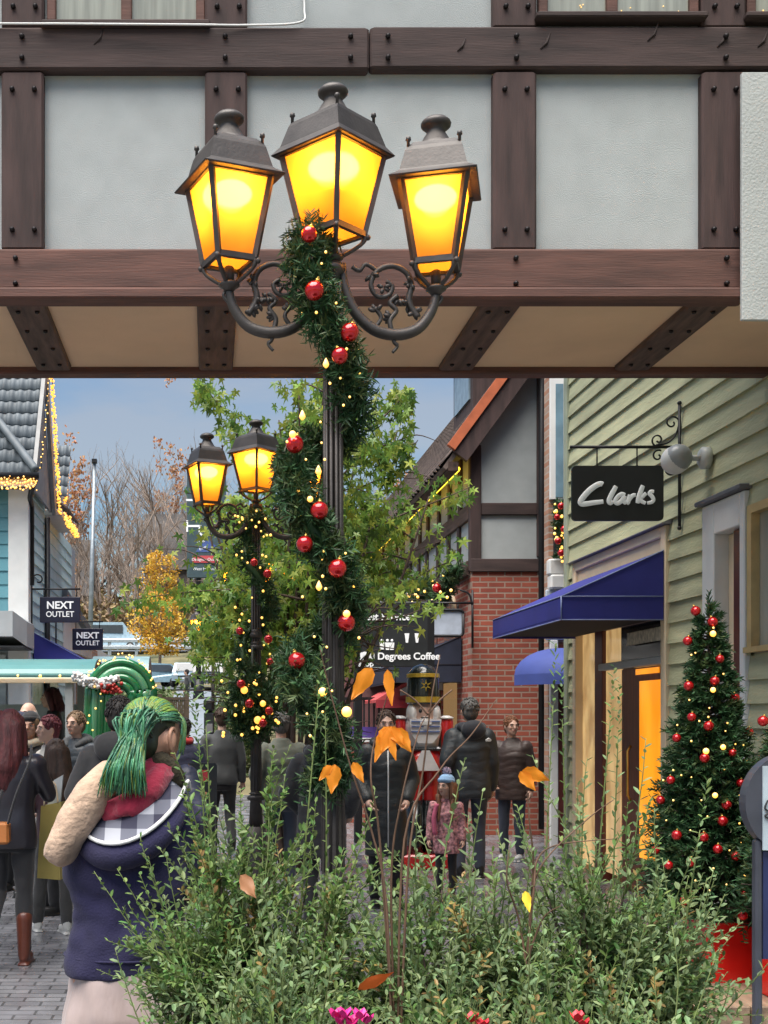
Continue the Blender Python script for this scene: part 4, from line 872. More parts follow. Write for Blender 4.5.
for s_ in (-1, 1):
    q = MB(); q.capsule(n0 + Vector((s_ * .255, 0, zn(722))), n0 + Vector((s_ * .25, -.02, zn(760))), .07, .055); L_(q, 'arm', nred)
    q = MB(); q.ell(n0 + Vector((s_ * .25, -.02, zn(765))), (.05, .05, .06)); L_(q, 'hand', nfc)
    q = MB(); q.lathe([(.076, zn(719)), (.078, zn(717.5)), (.03, zn(715.5))], n0 + Vector((s_ * .25, 0, 0)), 14); L_(q, 'epaulette', nwht)
    q = MB(); q.capsule(n0 + Vector((s_ * .085, 0, zn(770))), n0 + Vector((s_ * .085, 0, zn(800))), .085, .08); L_(q, 'leg', nred)
    q = MB(); q.loft([(.16, n0.x + s_ * .09, Yn - .03, .09, .14), (.3, n0.x + s_ * .085, Yn, .09, .09), (zn(800), n0.x + s_ * .085, Yn, .095, .095)], 14); L_(q, 'boot', nblk)
q = MB(); q.loft([(zn(771), n0.x, Yn, .22, .17), (zn(760), n0.x, Yn, .2, .16), (zn(750), n0.x, Yn, .17, .14)], 20); L_(q, 'coat_skirt', nred)
q = MB(); q.prism([n0 + Vector((a_, -.185, zn(y_))) for a_, y_ in ((-.04, 750), (.04, 750), (.15, 770), (-.15, 770))], (0, .04, .0)); L_(q, 'apron', nwht)
q = MB(); q.box(n0.x - .18, n0.x + .18, Yn - .16, Yn + .15, zn(750.5), zn(746.5), 0, .02); L_(q, 'belt', nblk)
q = MB(); q.box(n0.x - .32, n0.x + .32, Yn - .28, Yn + .28, .0, .16, 0, .02); L_(q, 'plinth', nred)
# ------------------------------------------------------------------ street lamps
amber, ant, ab, aL = new_mat('amber_lantern_glass')
_o = ant.nodes['Material Output']; ant.nodes.remove(ab)
_t = ant.nodes.new('ShaderNodeBsdfTranslucent'); _t.inputs['Color'].default_value = (.95, .36, .03, 1)
_tr = ant.nodes.new('ShaderNodeBsdfTransparent'); _tr.inputs['Color'].default_value = (.95, .36, .03, 1)
_g = ant.nodes.new('ShaderNodeBsdfGlossy'); _g.inputs['Roughness'].default_value = .2; _g.inputs['Color'].default_value = (.6, .6, .6, 1)
_a = ant.nodes.new('ShaderNodeMixShader'); _a.inputs[0].default_value = .45
_b = ant.nodes.new('ShaderNodeMixShader'); _b.inputs[0].default_value = .04
_rf = ant.nodes.new('ShaderNodeBsdfRefraction'); _rf.inputs['Color'].default_value = (.95, .5, .07, 1); _rf.inputs['Roughness'].default_value = .45; _rf.inputs['IOR'].default_value = 1.25
_c = ant.nodes.new('ShaderNodeMixShader'); _c.inputs[0].default_value = .78; aL(_tr.outputs[0], _c.inputs[1]); aL(_rf.outputs[0], _c.inputs[2])
aL(_t.outputs[0], _a.inputs[1]); aL(_c.outputs[0], _a.inputs[2]); aL(_a.outputs[0], _b.inputs[1]); aL(_g.outputs[0], _b.inputs[2]); aL(_b.outputs[0], _o.inputs['Surface'])
lamp_bulb = bulb_mat('lamp_bulb', (1, .74, .38), 15)

def lantern(parent, loc, rz, w=1.0, ef=.97, power=3.4):
    lt = bpy.data.objects.new('lantern', None); col.objects.link(lt); lt.parent = parent; lt.location = loc; lt.rotation_euler = (0, 0, rz); lt.empty_display_size = .1
    zb, zt = .084, .395; hb_, ht_ = .088 * w, .143 * w
    def sq(h, z): return [(-h, -h, z), (h, -h, z), (h, h, z), (-h, h, z)]
    q = MB()
    for i in range(4):                                              # corner bars and rails
        a, c = sq(hb_, zb)[i], sq(ht_, zt)[i]; q.bar(a, c, .02, .02, 0, (a[0], a[1], 0))
        for h, z, th in ((hb_, zb, .022), (ht_, zt, .022)):
            q.bar(sq(h, z)[i], sq(h, z)[(i + 1) % 4], .018, th)
        a = Vector(sq(hb_, zb)[i]); d = Vector((a.x, a.y, 0)).normalized()
        q.tube(crom([a + Vector((0, 0, -.005)), a * .97 + Vector((0, 0, -.03)) - d * .004, Vector((a.x * .62, a.y * .62, .022)), Vector((a.x * .3, a.y * .3, .0))], 4), [.011] * 4 + [.009] * 9, 6)
        q.ell(a + d * .012 + Vector((0, 0, -.012)), .012, 6, 5)
    q.build('cage', iron, lt)
    q = MB()
    for i in range(4):
        k = .985; a, b_, c, d = Vector(sq(hb_ * k, zb)[i]), Vector(sq(hb_ * k, zb)[(i + 1) % 4]), Vector(sq(ht_ * k, zt)[(i + 1) % 4]), Vector(sq(ht_ * k, zt)[i])
        q.add([a, b_, c, d], [(0, 1, 2, 3)])
    q.build('panes', amber, lt)
    q = MB(); q.add(sq(hb_ * .97, zb + .002), [(0, 1, 2, 3)])
    q.build('bottom_pane', amber, lt)
    q = MB()
    E, S, Nk = .178 * w * ef, .116 * w, .06; dz = -.03
    q.rings([sq(E - .004, .418), sq(E, .423), sq(ht_ + .012, .446), sq(ht_ + .004, .456), sq(S + .008, .535), sq(S, .552), sq(Nk + .02, .575)], 0, False)
    q.lathe([(.086, .565), (.08, .578), (.062, .592), (.046, .62), (.038, .632), (.036, .648), (.05, .655), (.058, .662), (.06, .672), (.056, .68), (.045, .69), (.03, .697), (.004, .701)], (0, 0, 0), 20)
    for s_ in (1, -1):
        for t_ in (1, -1): q.lathe([(.006, .55), (.006, .572), (.011, .576), (.009, .588), (.001, .592)], (s_ * S * .97, t_ * S * .97, 0), 8)
    q.v = [(a_, b_, c_ + dz) for a_, b_, c_ in q.v]
    q.build('cap', iron, lt)
    q = MB(); q.lathe([(.02, -.03), (.026, -.02), (.04, -.012), (.042, -.004), (.032, .004), (.018, .008)], (0, 0, 0), 16); q.lathe([(.02, .005), (.02, .06), (.014, .066)], (0, 0, 0), 12); q.build('burner', iron, lt)
    q = MB(); q.ell((0, 0, .345), (.082, .082, .046), 20, 12); q.build('bulb', lamp_bulb, lt)
    ld = bpy.data.lights.new('lantern_light', 'POINT'); ld.energy = power; ld.color = (1, .43, .08); ld.shadow_soft_size = .068
    lo = bpy.data.objects.new('lantern_light', ld); col.objects.link(lo); lo.parent = lt; lo.location = (0, 0, .335)
    return lt

ZL = fz(256, 4.9)      # foot of the middle lantern
def street_lamp(label, loc):
    t = thing('street_lamp', label, 'street lamp', loc, 0, 'three-lantern street lamps along the street')
    q = MB(); q.lathe([(.2, 0), (.2, .06), (.17, .1), (.165, .5), (.14, .56), (.1, .62), (.075, .7)], (0, 0, 0), 16); q.build('base', iron, t)
    q = MB(); q.lathe([(.060, .7), (.044, 1.0), (.036, 1.9), (.034, 2.18)], (0, 0, 0), 16); n_ = 12
    for zz, r_ in ((2.2, .058), (2.3, .05), (.95, .07)): q.lathe([(.042, zz - .04), (r_, zz - .03), (r_ + .006, zz - .012), (r_, zz), (.044, zz + .012), (r_ * .9, zz + .02), (.04, zz + .035)], (0, 0, 0), 16)
    for k in range(10): a = 2 * math.pi * k / 10; q.tube([(.040 * math.cos(a), .040 * math.sin(a), 1.0), (.030 * math.cos(a), .030 * math.sin(a), ZL - .1)], .0075, 6)
    q.lathe([(.030, 2.2), (.028, ZL - .08), (.045, ZL - .07), (.05, ZL - .05), (.036, ZL - .03)], (0, 0, 0), 16)
    q.build('post', iron, t)
    lantern(t, (0, 0, ZL), R(45), 1.0)
    th = R(3); ax = Vector((math.cos(th), math.sin(th), 0))
    for s_, yaw, wl in ((-1, R(22), .87), (1, R(-15), .87)):
        P = lambda d, z: (ax * s_ * d) + Vector((0, 0, ZL + z))
        am = bpy.data.objects.new('arm', None); am.parent = t; col.objects.link(am); am.empty_display_size = .1
        q = MB(); c = crom([P(.035, -.03), P(.045, -.12), P(.085, -.215), (P(.16, -.285)), P(.25, -.305), P(.335, -.28), P(.39, -.21), P(.408, -.145)], 5)
        q.tube(c, [.0165 + .007 * math.sin(math.pi * k / (len(c) - 1)) for k in range(len(c))], 10)
        am2 = q.build('arm_bar', iron, am)
        q = MB()
        sp = [P(.335, -.235), P(.30, -.175), P(.31, -.11), P(.29, -.06), P(.235, -.035), P(.175, -.055), P(.15, -.11), P(.175, -.155), P(.22, -.15), P(.235, -.115), P(.21, -.095)]
        q.tube(crom(sp, 5), [.0135 - .0001 * k for k in range(51)], 8)
        q.tube(crom([P(.175, -.055), P(.13, -.03), P(.105, -.055), P(.075, -.04)], 5), .009, 6)
        q.tube(crom([P(.235, -.3), P(.225, -.25), P(.25, -.21), P(.225, -.18), P(.255, -.15)], 5), .010, 6)
        q.tube(crom([P(.16, -.285), P(.19, -.24), P(.165, -.2)], 5), .009, 6)
        q.tube(crom([P(.25, -.3), P(.24, -.33), P(.255, -.35), P(.235, -.375)], 4), [.008] * 8 + [.006] * 5, 6)
        q.tube(crom([P(.40, -.2), P(.43, -.165), P(.425, -.15)], 4), .007, 6)
        rg = random.Random(5)
        for c_ in (P(.29, -.19), P(.26, -.165), P(.2, -.12), P(.23, -.235), P(.32, -.215), P(.17, -.215), P(.31, -.1), P(.15, -.07)):     # acanthus leaves
            for _ in range(5):
                d = Vector((rg.uniform(-1, 1) * ax.x, rg.uniform(-.5, .5), rg.uniform(-1, 1))).normalized(); q.ell(c_ + d * .018, (.017, .008, .009), 6, 4, 0, d.to_track_quat('X', 'Z').to_matrix())
        q.build('scrollwork', iron, am)
        lantern(t, P(.408, -.115), yaw, wl, 1.08)
    return t
lamp1 = street_lamp('nearest black street lamp, three big amber lanterns in front of the timber bridge', (fx(333, 4.9), 4.9, 0))
def next_lamp(lab, x, Y, z=0):
    c = copy_tree(lamp1); c.location = (fx(x, Y), Y, z); c['label'] = lab; return c
lamp2 = next_lamp('second black street lamp, garlanded, framed below the timber bridge left of the near post', 256, 10.4)
lamp3 = next_lamp('third street lamp, its amber lanterns glowing through the maple leaves', 262, 17.8)
lamp4 = next_lamp('farthest street lamp, tiny cluster of amber lanterns beyond the maple', 213, 31, tz(31))

# ------------------------------------------------------------------ fir sprigs, garlands
def sprig(mb, p, d, L, nl, n, wdt=.0022, spread=.9, droop=0., m=0):
    d = Vector(d).normalized(); a = d.orthogonal().normalized(); b = d.cross(a)
    p = Vector(p)
    for k in range(n):
        f = (k + random.random()) / n; t = random.random() * 6.283
        r = a * math.cos(t) + b * math.sin(t)
        q = p + d * (L * f) - Vector((0, 0, droop * f * f * L))
        e = (d * (1.05 - spread * .5) + r * spread).normalized() * (nl * random.uniform(.7, 1.15) * (1.1 - .35 * f))
        s_ = e.cross(Vector((random.random() - .5, random.random() - .5, random.random() - .5))).normalized() * wdt
        mb.add([q - s_, q + s_, q + e * .55 + s_ * 1.1, q + e, q + e * .55 - s_ * 1.1], [(0, 1, 2, 3, 4)], m)
def garland(name, label, path, rad, dens, nl, loc, group, wdt=.0022, mats=None, cat='garland'):
    t = thing(name, label, cat, loc, 0, group); P = crom(path, 8); q = MB(); sp = MB()
    q.tube(P, rad * .28, 8); W(q, 'core', needle, t)
    for i in range(len(P) - 1):
        seg = P[i + 1] - P[i]; tg = seg.normalized(); a = tg.orthogonal().normalized(); b = tg.cross(a)
        for _ in range(max(1, int(seg.length * dens))):
            th = random.random() * 6.283; r = a * math.cos(th) + b * math.sin(th); c = P[i].lerp(P[i + 1], random.random()) + r * rad * random.uniform(.05, .35)
            sprig(sp, c, r + tg * random.uniform(-.7, .7) + Vector((0, 0, random.uniform(-.3, .25))), rad * random.uniform(.5, .95), nl, 16, wdt, .9, .1, 0 if random.random() < .72 else 1)
    W(sp, 'sprigs', mats or [needle, needle_y], t)
    return t, P
ORD = ['topmost', 'second', 'third', 'fourth', 'fifth', 'sixth', 'seventh', 'eighth', 'ninth', 'tenth', 'eleventh', 'twelfth', 'thirteenth', 'fourteenth', 'fifteenth', 'sixteenth', 'seventeenth', 'eighteenth', 'nineteenth', 'twentieth', 'twenty-first', 'twenty-second', 'twenty-third', 'twenty-fourth', 'twenty-fifth', 'twenty-sixth', 'twenty-seventh', 'twenty-eighth', 'twenty-ninth', 'thirtieth']
bauble_mesh = {}
def bauble(label, c, r, m, group, facet=False):
    c = Vector(c); t = thing('bauble', label, 'bauble', c, 0, group)
    key = (m.name,)
    if key not in bauble_mesh:
        q = MB(); q.ell((0, 0, 0), 1, 14, 10); o = q.build('ball', m, t); q = MB(); q.lathe([(.24, .94), (.24, 1.14), (.16, 1.18)], (0, 0, 0), 10); q.tube([(.12 * math.cos(a), 0, 1.25 + .12 * math.sin(a)) for a in [k * math.pi / 4 for k in range(9)]], .03, 5); k_ = q.build('hanging_cap', gold_cap, t)
        if facet: pass
        bauble_mesh[key] = (o.data, k_.data)
    else:
        for n_, me in zip(('ball', 'hanging_cap'), bauble_mesh[key]):
            o = bpy.data.objects.new(n_, me); col.objects.link(o); o.parent = t
    r *= random.uniform(.9, 1.08); t.scale = (r, r, r); t.rotation_euler = (random.uniform(-.3, .3), random.uniform(-.3, .3), 0)
    return t
# garland round the near post: px path with depth in front of or behind the post
Yl = 4.9; pz = fx(328, Yl)
def g1(x, y, dy): v = at(x, y, Yl); v.y = Yl + dy; return v
path1 = [g1(316, 235, -.02), g1(303, 262, -.09), g1(310, 300, -.12), g1(325, 335, -.13), g1(340, 365, -.12), g1(350, 400, -.05), g1(345, 428, .08), g1(322, 440, .12), g1(300, 452, .07), g1(292, 478, -.04), g1(300, 510, -.11), g1(318, 545, -.13), g1(335, 575, -.12), g1(345, 605, -.05), g1(338, 630, .08), g1(316, 645, .12), g1(298, 660, .03), g1(300, 690, -.09), g1(320, 720, -.12), g1(335, 750, -.1), g1(320, 790, 0)]
ga1, P1 = garland('fir_garland', 'thick fir garland with lights spiralling round the nearest lamp post', path1, .094, 520, .05, (pz, Yl, 1.2), 'fir garlands on lamp posts', .0026)
pos1 = [(305, 254, -.2), (310, 309, -.21), (344, 348, -.2), (334, 372, -.22), (293, 450, -.1), (315, 519, -.2), (301, 551, -.19), (332, 575, -.21), (343, 625, -.12), (295, 662, -.1)]
whr = ['below the middle lantern', 'on the lower bridge timber', 'on the soffit, right one', 'on the soffit, left one', 'beside the second lamp', 'below the post collar', 'left of the post', 'at the centre of the post', 'lowest on the right', 'lowest on the left']
for i, (x, y, dy) in enumerate(pos1):
    bauble('red bauble on the near lamp garland, %s one down, %s' % (ORD[i], whr[i]), g1(x, y, dy), .0345, red_gloss, 'red baubles on the near lamp garland')
pl = [(321, 271), (317, 282), (299, 324), (312, 329), (331, 320), (341, 364), (354, 359), (325, 397), (356, 383), (316, 434), (344, 410), (338, 418), (299, 520), (317, 454), (302, 470), (314, 478), (318, 566), (321, 594), (296, 497), (318, 582), (285, 449), (335, 392), (319, 558), (300, 600), (340, 560), (350, 590), (322, 650), (327, 692), (303, 714), (318, 712), (306, 735), (355, 640), (310, 640), (320, 470)]
bulbs(ga1, [g1(x, y, -.2 if abs(x - 325) < 25 else -.13) for x, y in pl], .0052, bulb_warm, 'small_bulb')
bulbs(ga1, [g1(318, 693, -.2), g1(341, 712, -.2)], .018, bulb_orange, 'big_bulb')
for (x, y) in ((320, 378), (302, 428), (318, 481), (318, 592)):      # flame shaped amber bulbs
    q = MB(); c = g1(x + random.uniform(-4, 4), y, -.19); q.lathe([(.003, -.014), (.010, -.007), (.012, 0), (.007, .013), (.001, .024)], c, 8); W(q, 'flame_bulb', bulb_amber, ga1)
bulbs(ga1, [g1(306, 508, -.2), g1(341, 618, -.2), g1(290, 443, -.15)], .013, bulb_amber, 'amber_bulb')
# second post
Yl2 = 10.4
def g2(x, y, dy): v = at(x, y, Yl2); v.y = Yl2 + dy; return v
path2 = [g2(258, 512, -.1), g2(250, 535, .05), g2(245, 560, -.1), g2(262, 585, -.13), g2(270, 612, .05), g2(250, 630, .1), g2(242, 655, -.05), g2(255, 680, -.13), g2(262, 700, -.1), g2(252, 725, -.05)]
ga2, _ = garland('fir_garland', 'thin fir garland dotted with lights on the second lamp post', path2, .1, 150, .06, (fx(254, Yl2), Yl2, 1.5), 'fir garlands on lamp posts', .004)
q = MB(); c0 = g2(252, 708, -.1)
for _ in range(330):
    d = rv().normalized(); d.z *= 1.35; sprig(q, c0 + d * random.uniform(.04, .17), d, .12, .07, 14, .005, .9)
hb2 = thing('hanging_basket', 'round fir hanging basket full of lights and baubles on the second lamp post', 'hanging basket', c0); W(q, 'foliage', needle, hb2)
q = MB(); q.tube([c0 + Vector((0, 0, .5)), c0 + Vector((0, 0, -.1))], .012, 6); W(q, 'hanging_rod', wire_m, hb2)
bulbs(hb2, [c0 + Vector((random.uniform(-.26, .26), -.2, random.uniform(-.24, .24))) for _ in range(26)], .013, bulb_warm)
bulbs(hb2, [g2(243, 691, -.35), g2(261, 704, -.35), g2(256, 720, -.35)], .028, bulb_amber, 'amber_bulb')
bulbs(ga2, [g2(248 + random.uniform(-14, 22), random.uniform(515, 690), -.22) for _ in range(46)], .010, bulb_warm)
for i, (x, y) in enumerate(((253, 566), (266, 577), (239, 633), (267, 641), (269, 663))):
    bauble('small red bauble on the second lamp garland, %s from the top' % ORD[i], g2(x, y, -.24), .034, red_gloss, 'red baubles on the second lamp')
for i, (x, y, w) in enumerate(((240, 685, 'upper left'), (248, 704, 'middle'), (267, 711, 'right'), (261, 723, 'bottom'))):
    bauble('small red bauble on the round hanging basket, the %s one' % w, g2(x, y, -.36), .036, red_gloss, 'red baubles on the hanging basket')
# window garland, house garland
wg = []
Yw = 15.3
t, _ = garland('window_garland', 'narrow lit garland with red baubles hanging in the white framed window', [at(562, 500, Yw), at(559, 520, Yw), at(563, 540, Yw), at(559, 558, Yw)], .09, 160, .06, at(560, 530, Yw), None, .004)
bulbs(t, [at(560 + random.uniform(-6, 6), random.uniform(498, 562), Yw - .1) for _ in range(22)], .016, bulb_warm)
for i, (x, y) in enumerate(((561, 506), (557, 517), (564, 529), (558, 541), (561, 553))):
    bauble('red bauble in the window garland, %s from the top' % ORD[i], at(x, y, Yw - .12), .04, red_gloss, 'red baubles in the window garland')
t, _ = garland('house_garland', 'fir swag with warm lights under the timber rail of the brick house', [(XC - .2, 17.1, fz(565, 16.9)), (XC - .2, 18.3, 3.35), (XC - .2, 19.6, 3.7), (XC - .2, 21, 3.35), (XC - .2, 22.5, 3.7)], .13, 110, .09, (XC - .2, 17.1, 3.6), None, .006)
bulbs(t, [(XC - .36 + random.uniform(-.06, .06), random.uniform(16.8, 22.5), 3.5 + random.uniform(-.25, .25)) for _ in range(46)], .02, bulb_warm)
bauble('red bauble at the low end of the swag on the brick house', at(437, 588, 17.6), .07, red_gloss, 'red bauble on the house swag')

# ------------------------------------------------------------------ Christmas trees in red pots
def xmas(label, x, Y, zb, h, rb, seed):
    random.seed(seed); t = thing('christmas_tree', label, 'christmas tree', (x, Y, zb), 0, 'christmas trees outside the clapboard shop'); c = Vector((x, Y, zb))
    q = MB(); q.tube([c, c + Vector((0, 0, h * .98))], [.03, .006], 8); W(q, 'trunk', bark, t)
    f = MB(); br_ = MB(); nb_ = 640
    for i in range(nb_):
        u = (i + random.random()) / nb_; z = h * .02 + h * .95 * (1 - (1 - u) ** .62)
        rr = rb * (1 - (z / h)) ** .95 * random.uniform(.75, 1.12) + .012; a = i * 2.39996 + random.uniform(-.4, .4)
        d = Vector((math.cos(a), math.sin(a), random.uniform(-.15, .35))); p0 = c + Vector((0, 0, z)); p1 = p0 + d.normalized() * rr
        br_.tube([p0, p1], [.006, .003], 4)
        for k in range(3 if rr > .12 else 2):
            s0 = p0.lerp(p1, lerp(.45, .85, k / 3) if rr > .12 else .5)
            dd = (d + Vector((random.uniform(-.8, .8), random.uniform(-.8, .8), random.uniform(-.25, .55)))).normalized()
            sprig(f, s0, dd, .045 + .38 * rr, .05, 20, .0036, .62, .12, 0 if random.random() < .8 else 1)
        sprig(f, p0.lerp(p1, .6), d, rr * .45 + .02, .05, 20, .0036, .55, .1, 0)
    sprig(f, c + Vector((0, 0, h * .93)), (0, 0, 1), h * .08, .045, 40, .0035, .55)
    o_br = W(br_, 'branches', bark, t); o_br['kind'] = 'stuff'; W(f, 'foliage', [needle, needle_y], t)
    random.seed(seed + 1); return t
Yt = 7.25; xt = fx(709, Yt); zp = .1
tr1 = xmas('slim lit christmas tree with red baubles in a red pot beside the doorway', xt, Yt, fz(925, Yt), fz(596, Yt) - fz(925, Yt), .37, 21)
def g3(x, y): # on the near side of the tree's cone
    v = at(x, y, Yt); hh = (v.z - fz(925, Yt)) / (fz(596, Yt) - fz(925, Yt)); rr = .37 * max(0, 1 - hh) ** .95 + .045
    dx = v.x - xt; v.y = Yt - math.sqrt(max(.0004, rr * rr - dx * dx)) * 1.0; k = v.y / Yt
    return Vector(((v.x) * k, v.y, H + (v.z - H) * k))
tb_pos = [(695, 611), (712, 622), (687, 641), (719, 659), (714, 681), (688, 686), (734, 698), (691, 717), (708, 726), (748, 732), (676, 738), (704, 758), (732, 753), (670, 780), (740, 783), (726, 805), (722, 821), (703, 837), (717, 849), (735, 856), (660, 800), (676, 835), (690, 862), (668, 865), (684, 900), (744, 893), (742, 915), (655, 850)]
for i, (x, y) in enumerate(tb_pos):
    sd = 'left side' if x < 690 else ('right side' if x > 725 else 'middle')
    bauble('red bauble on the lit christmas tree, %s counting down, %s of the tree' % (ORD[i], sd), g3(x, y) + Vector((0, -.01, 0)), .027, red_gloss, 'red baubles on the christmas tree')
bulbs(tr1, [g3(x, y) + Vector((0, -.03, 0)) for x, y in ((711, 634), (711, 690), (704, 751), (721, 747), (713, 795), (742, 877))], .016, bulb_orange, 'big_bulb')
bulbs(tr1, [g3(x, y) + Vector((0, -.02, 0)) for x, y in ((712, 628), (690, 655), (694, 653), (722, 674), (688, 700), (708, 708), (707, 717), (698, 721), (726, 723), (690, 741), (724, 731), (734, 744), (676, 725), (742, 745), (723, 769), (672, 770), (680, 775), (738, 795), (690, 777), (738, 823), (750, 829), (706, 816), (665, 820), (689, 830), (712, 868), (725, 884), (740, 842), (700, 800), (694, 880), (728, 850), (708, 890), (745, 760), (672, 800), (662, 780))], .0052, bulb_warm, 'small_bulb')
tr2 = xmas('second slim christmas tree, cut off by the right edge of the photo', fx(803, 6.7), 6.7, .55, 1.55, .30, 33)
for i, (x, y, m_) in enumerate(((763, 721, red_gloss), (762, 885, purple_gloss), (766, 905, red_gloss))):
    bauble(('red bauble of the tree at the right edge, beside the shop wall', 'purple bauble at the right edge beside the oval sign', 'red bauble low at the right edge beside the oval sign')[i], at(x, y, 6.5), .028, m_, 'baubles at the right edge')
def pot(label, x, Y, w, z0, z1):
    t = thing('square_pot', label, 'plant pot', (x, Y, z0), 0, 'red square tree pots'); q = MB(); zt_ = z1 - z0
    sq = lambda h, z: [(-h + .012, -h, z), (h - .012, -h, z), (h, -h + .012, z), (h, h - .012, z), (h - .012, h, z), (-h + .012, h, z), (-h, h - .012, z), (-h, -h + .012, z)]
    q.rings([sq(w * .93, 0), sq(w, zt_ - .01), sq(w, zt_), sq(w - .02, zt_), sq(w - .025, zt_ - .05)], 0, False); q.build('body', mat('red_pot', (.74, .016, .010), .3, var=.1, scale=4, coat=.3), t)
    q = MB(); q.box(-w + .026, w - .026, -w + .026, w - .026, zt_ - .09, zt_ - .055); q.build('soil', mat('pot_soil', (.03, .02, .015), .95), t)
pot('bright red square pot under the lit christmas tree, on the wooden step', fx(727, Yt - .02), Yt, .185, zp, fz(918, Yt))
pot('red square pot at the right edge under the second tree', fx(803, 6.7), 6.7, .185, zp, .56)
q = MB()
for k in range(9): q.box(2.25 + .19 * k, 2.25 + .19 * k + .182, 6.5, 8.0, .0, zp, 0, .006)
tag(q.build('wooden_step', mat('deck_wood', (.30, .21, .14), .7, var=.35, scale=3, stretch=(8, 1, 8), bump=.3, bscale=20)), 'pale plank step under the red pots in front of the clapboard shop', 'step')
# oval forecourt sign at the right edge
Yo = 5.6
ov = thing('oval_sign', 'grey rounded forecourt sign on a post, cut off by the right edge', 'sign', (fx(790, Yo), Yo, zp * 0))
q = MB(); zc_ = fz(803, Yo); xc_ = fx(792, Yo); rr_ = xc_ - fx(745.5, Yo); P = [(xc_ + rr_ * math.cos(t) * (1 if True else 1), Yo, zc_ + rr_ * 1.08 * math.sin(t)) for t in [k * 2 * math.pi / 40 for k in range(40)]]
q.prism(P, (0, .07, 0)); W(q, 'frame', mat('gunmetal', (.07, .075, .095), .35, metal=.3), ov)
q = MB(); q.prism([(fx(762, Yo), Yo - .012, fz(850, Yo)), (fx(822, Yo), Yo - .012, fz(850, Yo)), (fx(822, Yo), Yo - .012, fz(766, Yo)), (fx(762, Yo), Yo - .012, fz(766, Yo))], (0, .01, 0)); W(q, 'panel', mat('pale_blue_panel', (.42, .50, .55), .4), ov)
q = MB(); q.tube(crom([at(768, 800, Yo - .02), at(765, 808, Yo - .02), at(769, 812, Yo - .02), at(765, 816, Yo - .02), at(772, 818, Yo - .02), at(780, 806, Yo - .02)], 6), .004, 6); W(q, 'script_mark', black_board, ov)
q = MB(); q.box(fx(757, Yo), fx(764, Yo), Yo + .01, Yo + .06, 0, fz(840, Yo), 0, .008); q.box(fx(818, Yo), fx(826, Yo), Yo + .01, Yo + .06, 0, fz(840, Yo), 0, .008); q.box(fx(752, Yo), fx(830, Yo), Yo - .15, Yo + .2, 0, .05, 0, .01); W(q, 'stand', mat('gunmetal_stand', (.07, .075, .095), .35, metal=.3), ov)
q = MB(); q.box(fx(765, Yo), fx(817, Yo), Yo + .02, Yo + .05, fz(960, Yo), fz(852, Yo)); W(q, 'lower_panel', mat('midnight_panel', (.02, .03, .10), .4), ov)
# A board among the crowd
Ya = 9.0
ab_ = thing('pavement_board', 'black pavement board with white lettering and a red square, right of the green-haired woman', 'sign', (fx(203, Ya), Ya, 0))
q = MB(); q.prism(rrect(fx(187, Ya), fx(217, Ya), .35, fz(763, Ya), .02, Ya - .02), (0, .04, 0)); W(q, 'board', black_board, ab_)
q = MB()
for xx in (188.5, 215.5):
    for s_ in (-.2, .2): q.tube([(fx(xx, Ya), Ya, 1.0), (fx(xx, Ya), Ya + s_, 0)], .012, 6)
W(q, 'stand', iron_black, ab_)
oo = ab_.location
text('lettering', 'ne', .07, white_letter, ab_, at(194, 776, Ya - .03) - oo, bold=.002); text('lettering', 'es', .07, white_letter, ab_, at(194, 786, Ya - .03) - oo, bold=.002)
q = MB(); a, c = at(199, 781, Ya - .03), at(208, 770, Ya - .03); q.box(a.x, c.x, Ya - .032, Ya - .021, a.z, c.z); W(q, 'red_square', mat('board_red', (.5, .04, .05), .5), ab_)
q = MB(); a, c = at(191, 812, Ya - .03), at(207, 792, Ya - .03); q.box(a.x, c.x, Ya - .031, Ya - .021, a.z, c.z); W(q, 'food_picture', mat('board_orange', (.55, .28, .12), .5, var=.6, scale=30), ab_)
# ------------------------------------------------------------------ foreground planter and shrubs
random.seed(11)
pt = thing('timber_planter', 'long dark timber planter under the foreground shrubs', 'planter', (.8, 3.4, 0))
q = MB(); X0, X1, Y0, Y1 = -.3, 2.15, 2.1, 4.0
for k in range(4):
    z0 = .02 + k * .12
    q.box(X0, X1, Y0, Y0 + .04, z0, z0 + .115, 0, .006); q.box(X0, X1, Y1 - .04, Y1, z0, z0 + .115, 0, .006)
    q.box(X0, X0 + .04, Y0 + .042, Y1 - .042, z0, z0 + .115, 0, .006); q.box(X1 - .04, X1, Y0 + .042, Y1 - .042, z0, z0 + .115, 0, .006)
W(q, 'boards', timber_h, pt)
q = MB(); q.box(X0 + .045, X1 - .045, Y0 + .045, Y1 - .045, .3, .44); W(q, 'soil', mat('planter_soil', (.035, .025, .018), .95, bump=.6, bscale=30), pt)
shrub_leaf = leaf_mat('shrub_leaf', (.115, .195, .052), island=.5, hue=.035, tl=.3, rough=.5, spec=.3)
shrub_leaf2 = leaf_mat('shrub_leaf_grey', (.165, .235, .105), island=.5, hue=.03, tl=.3, rough=.5, spec=.3)
dry_leaf = leaf_mat('dry_shrub_leaf', (.28, .19, .06), island=.3, hue=.02, tl=.2)
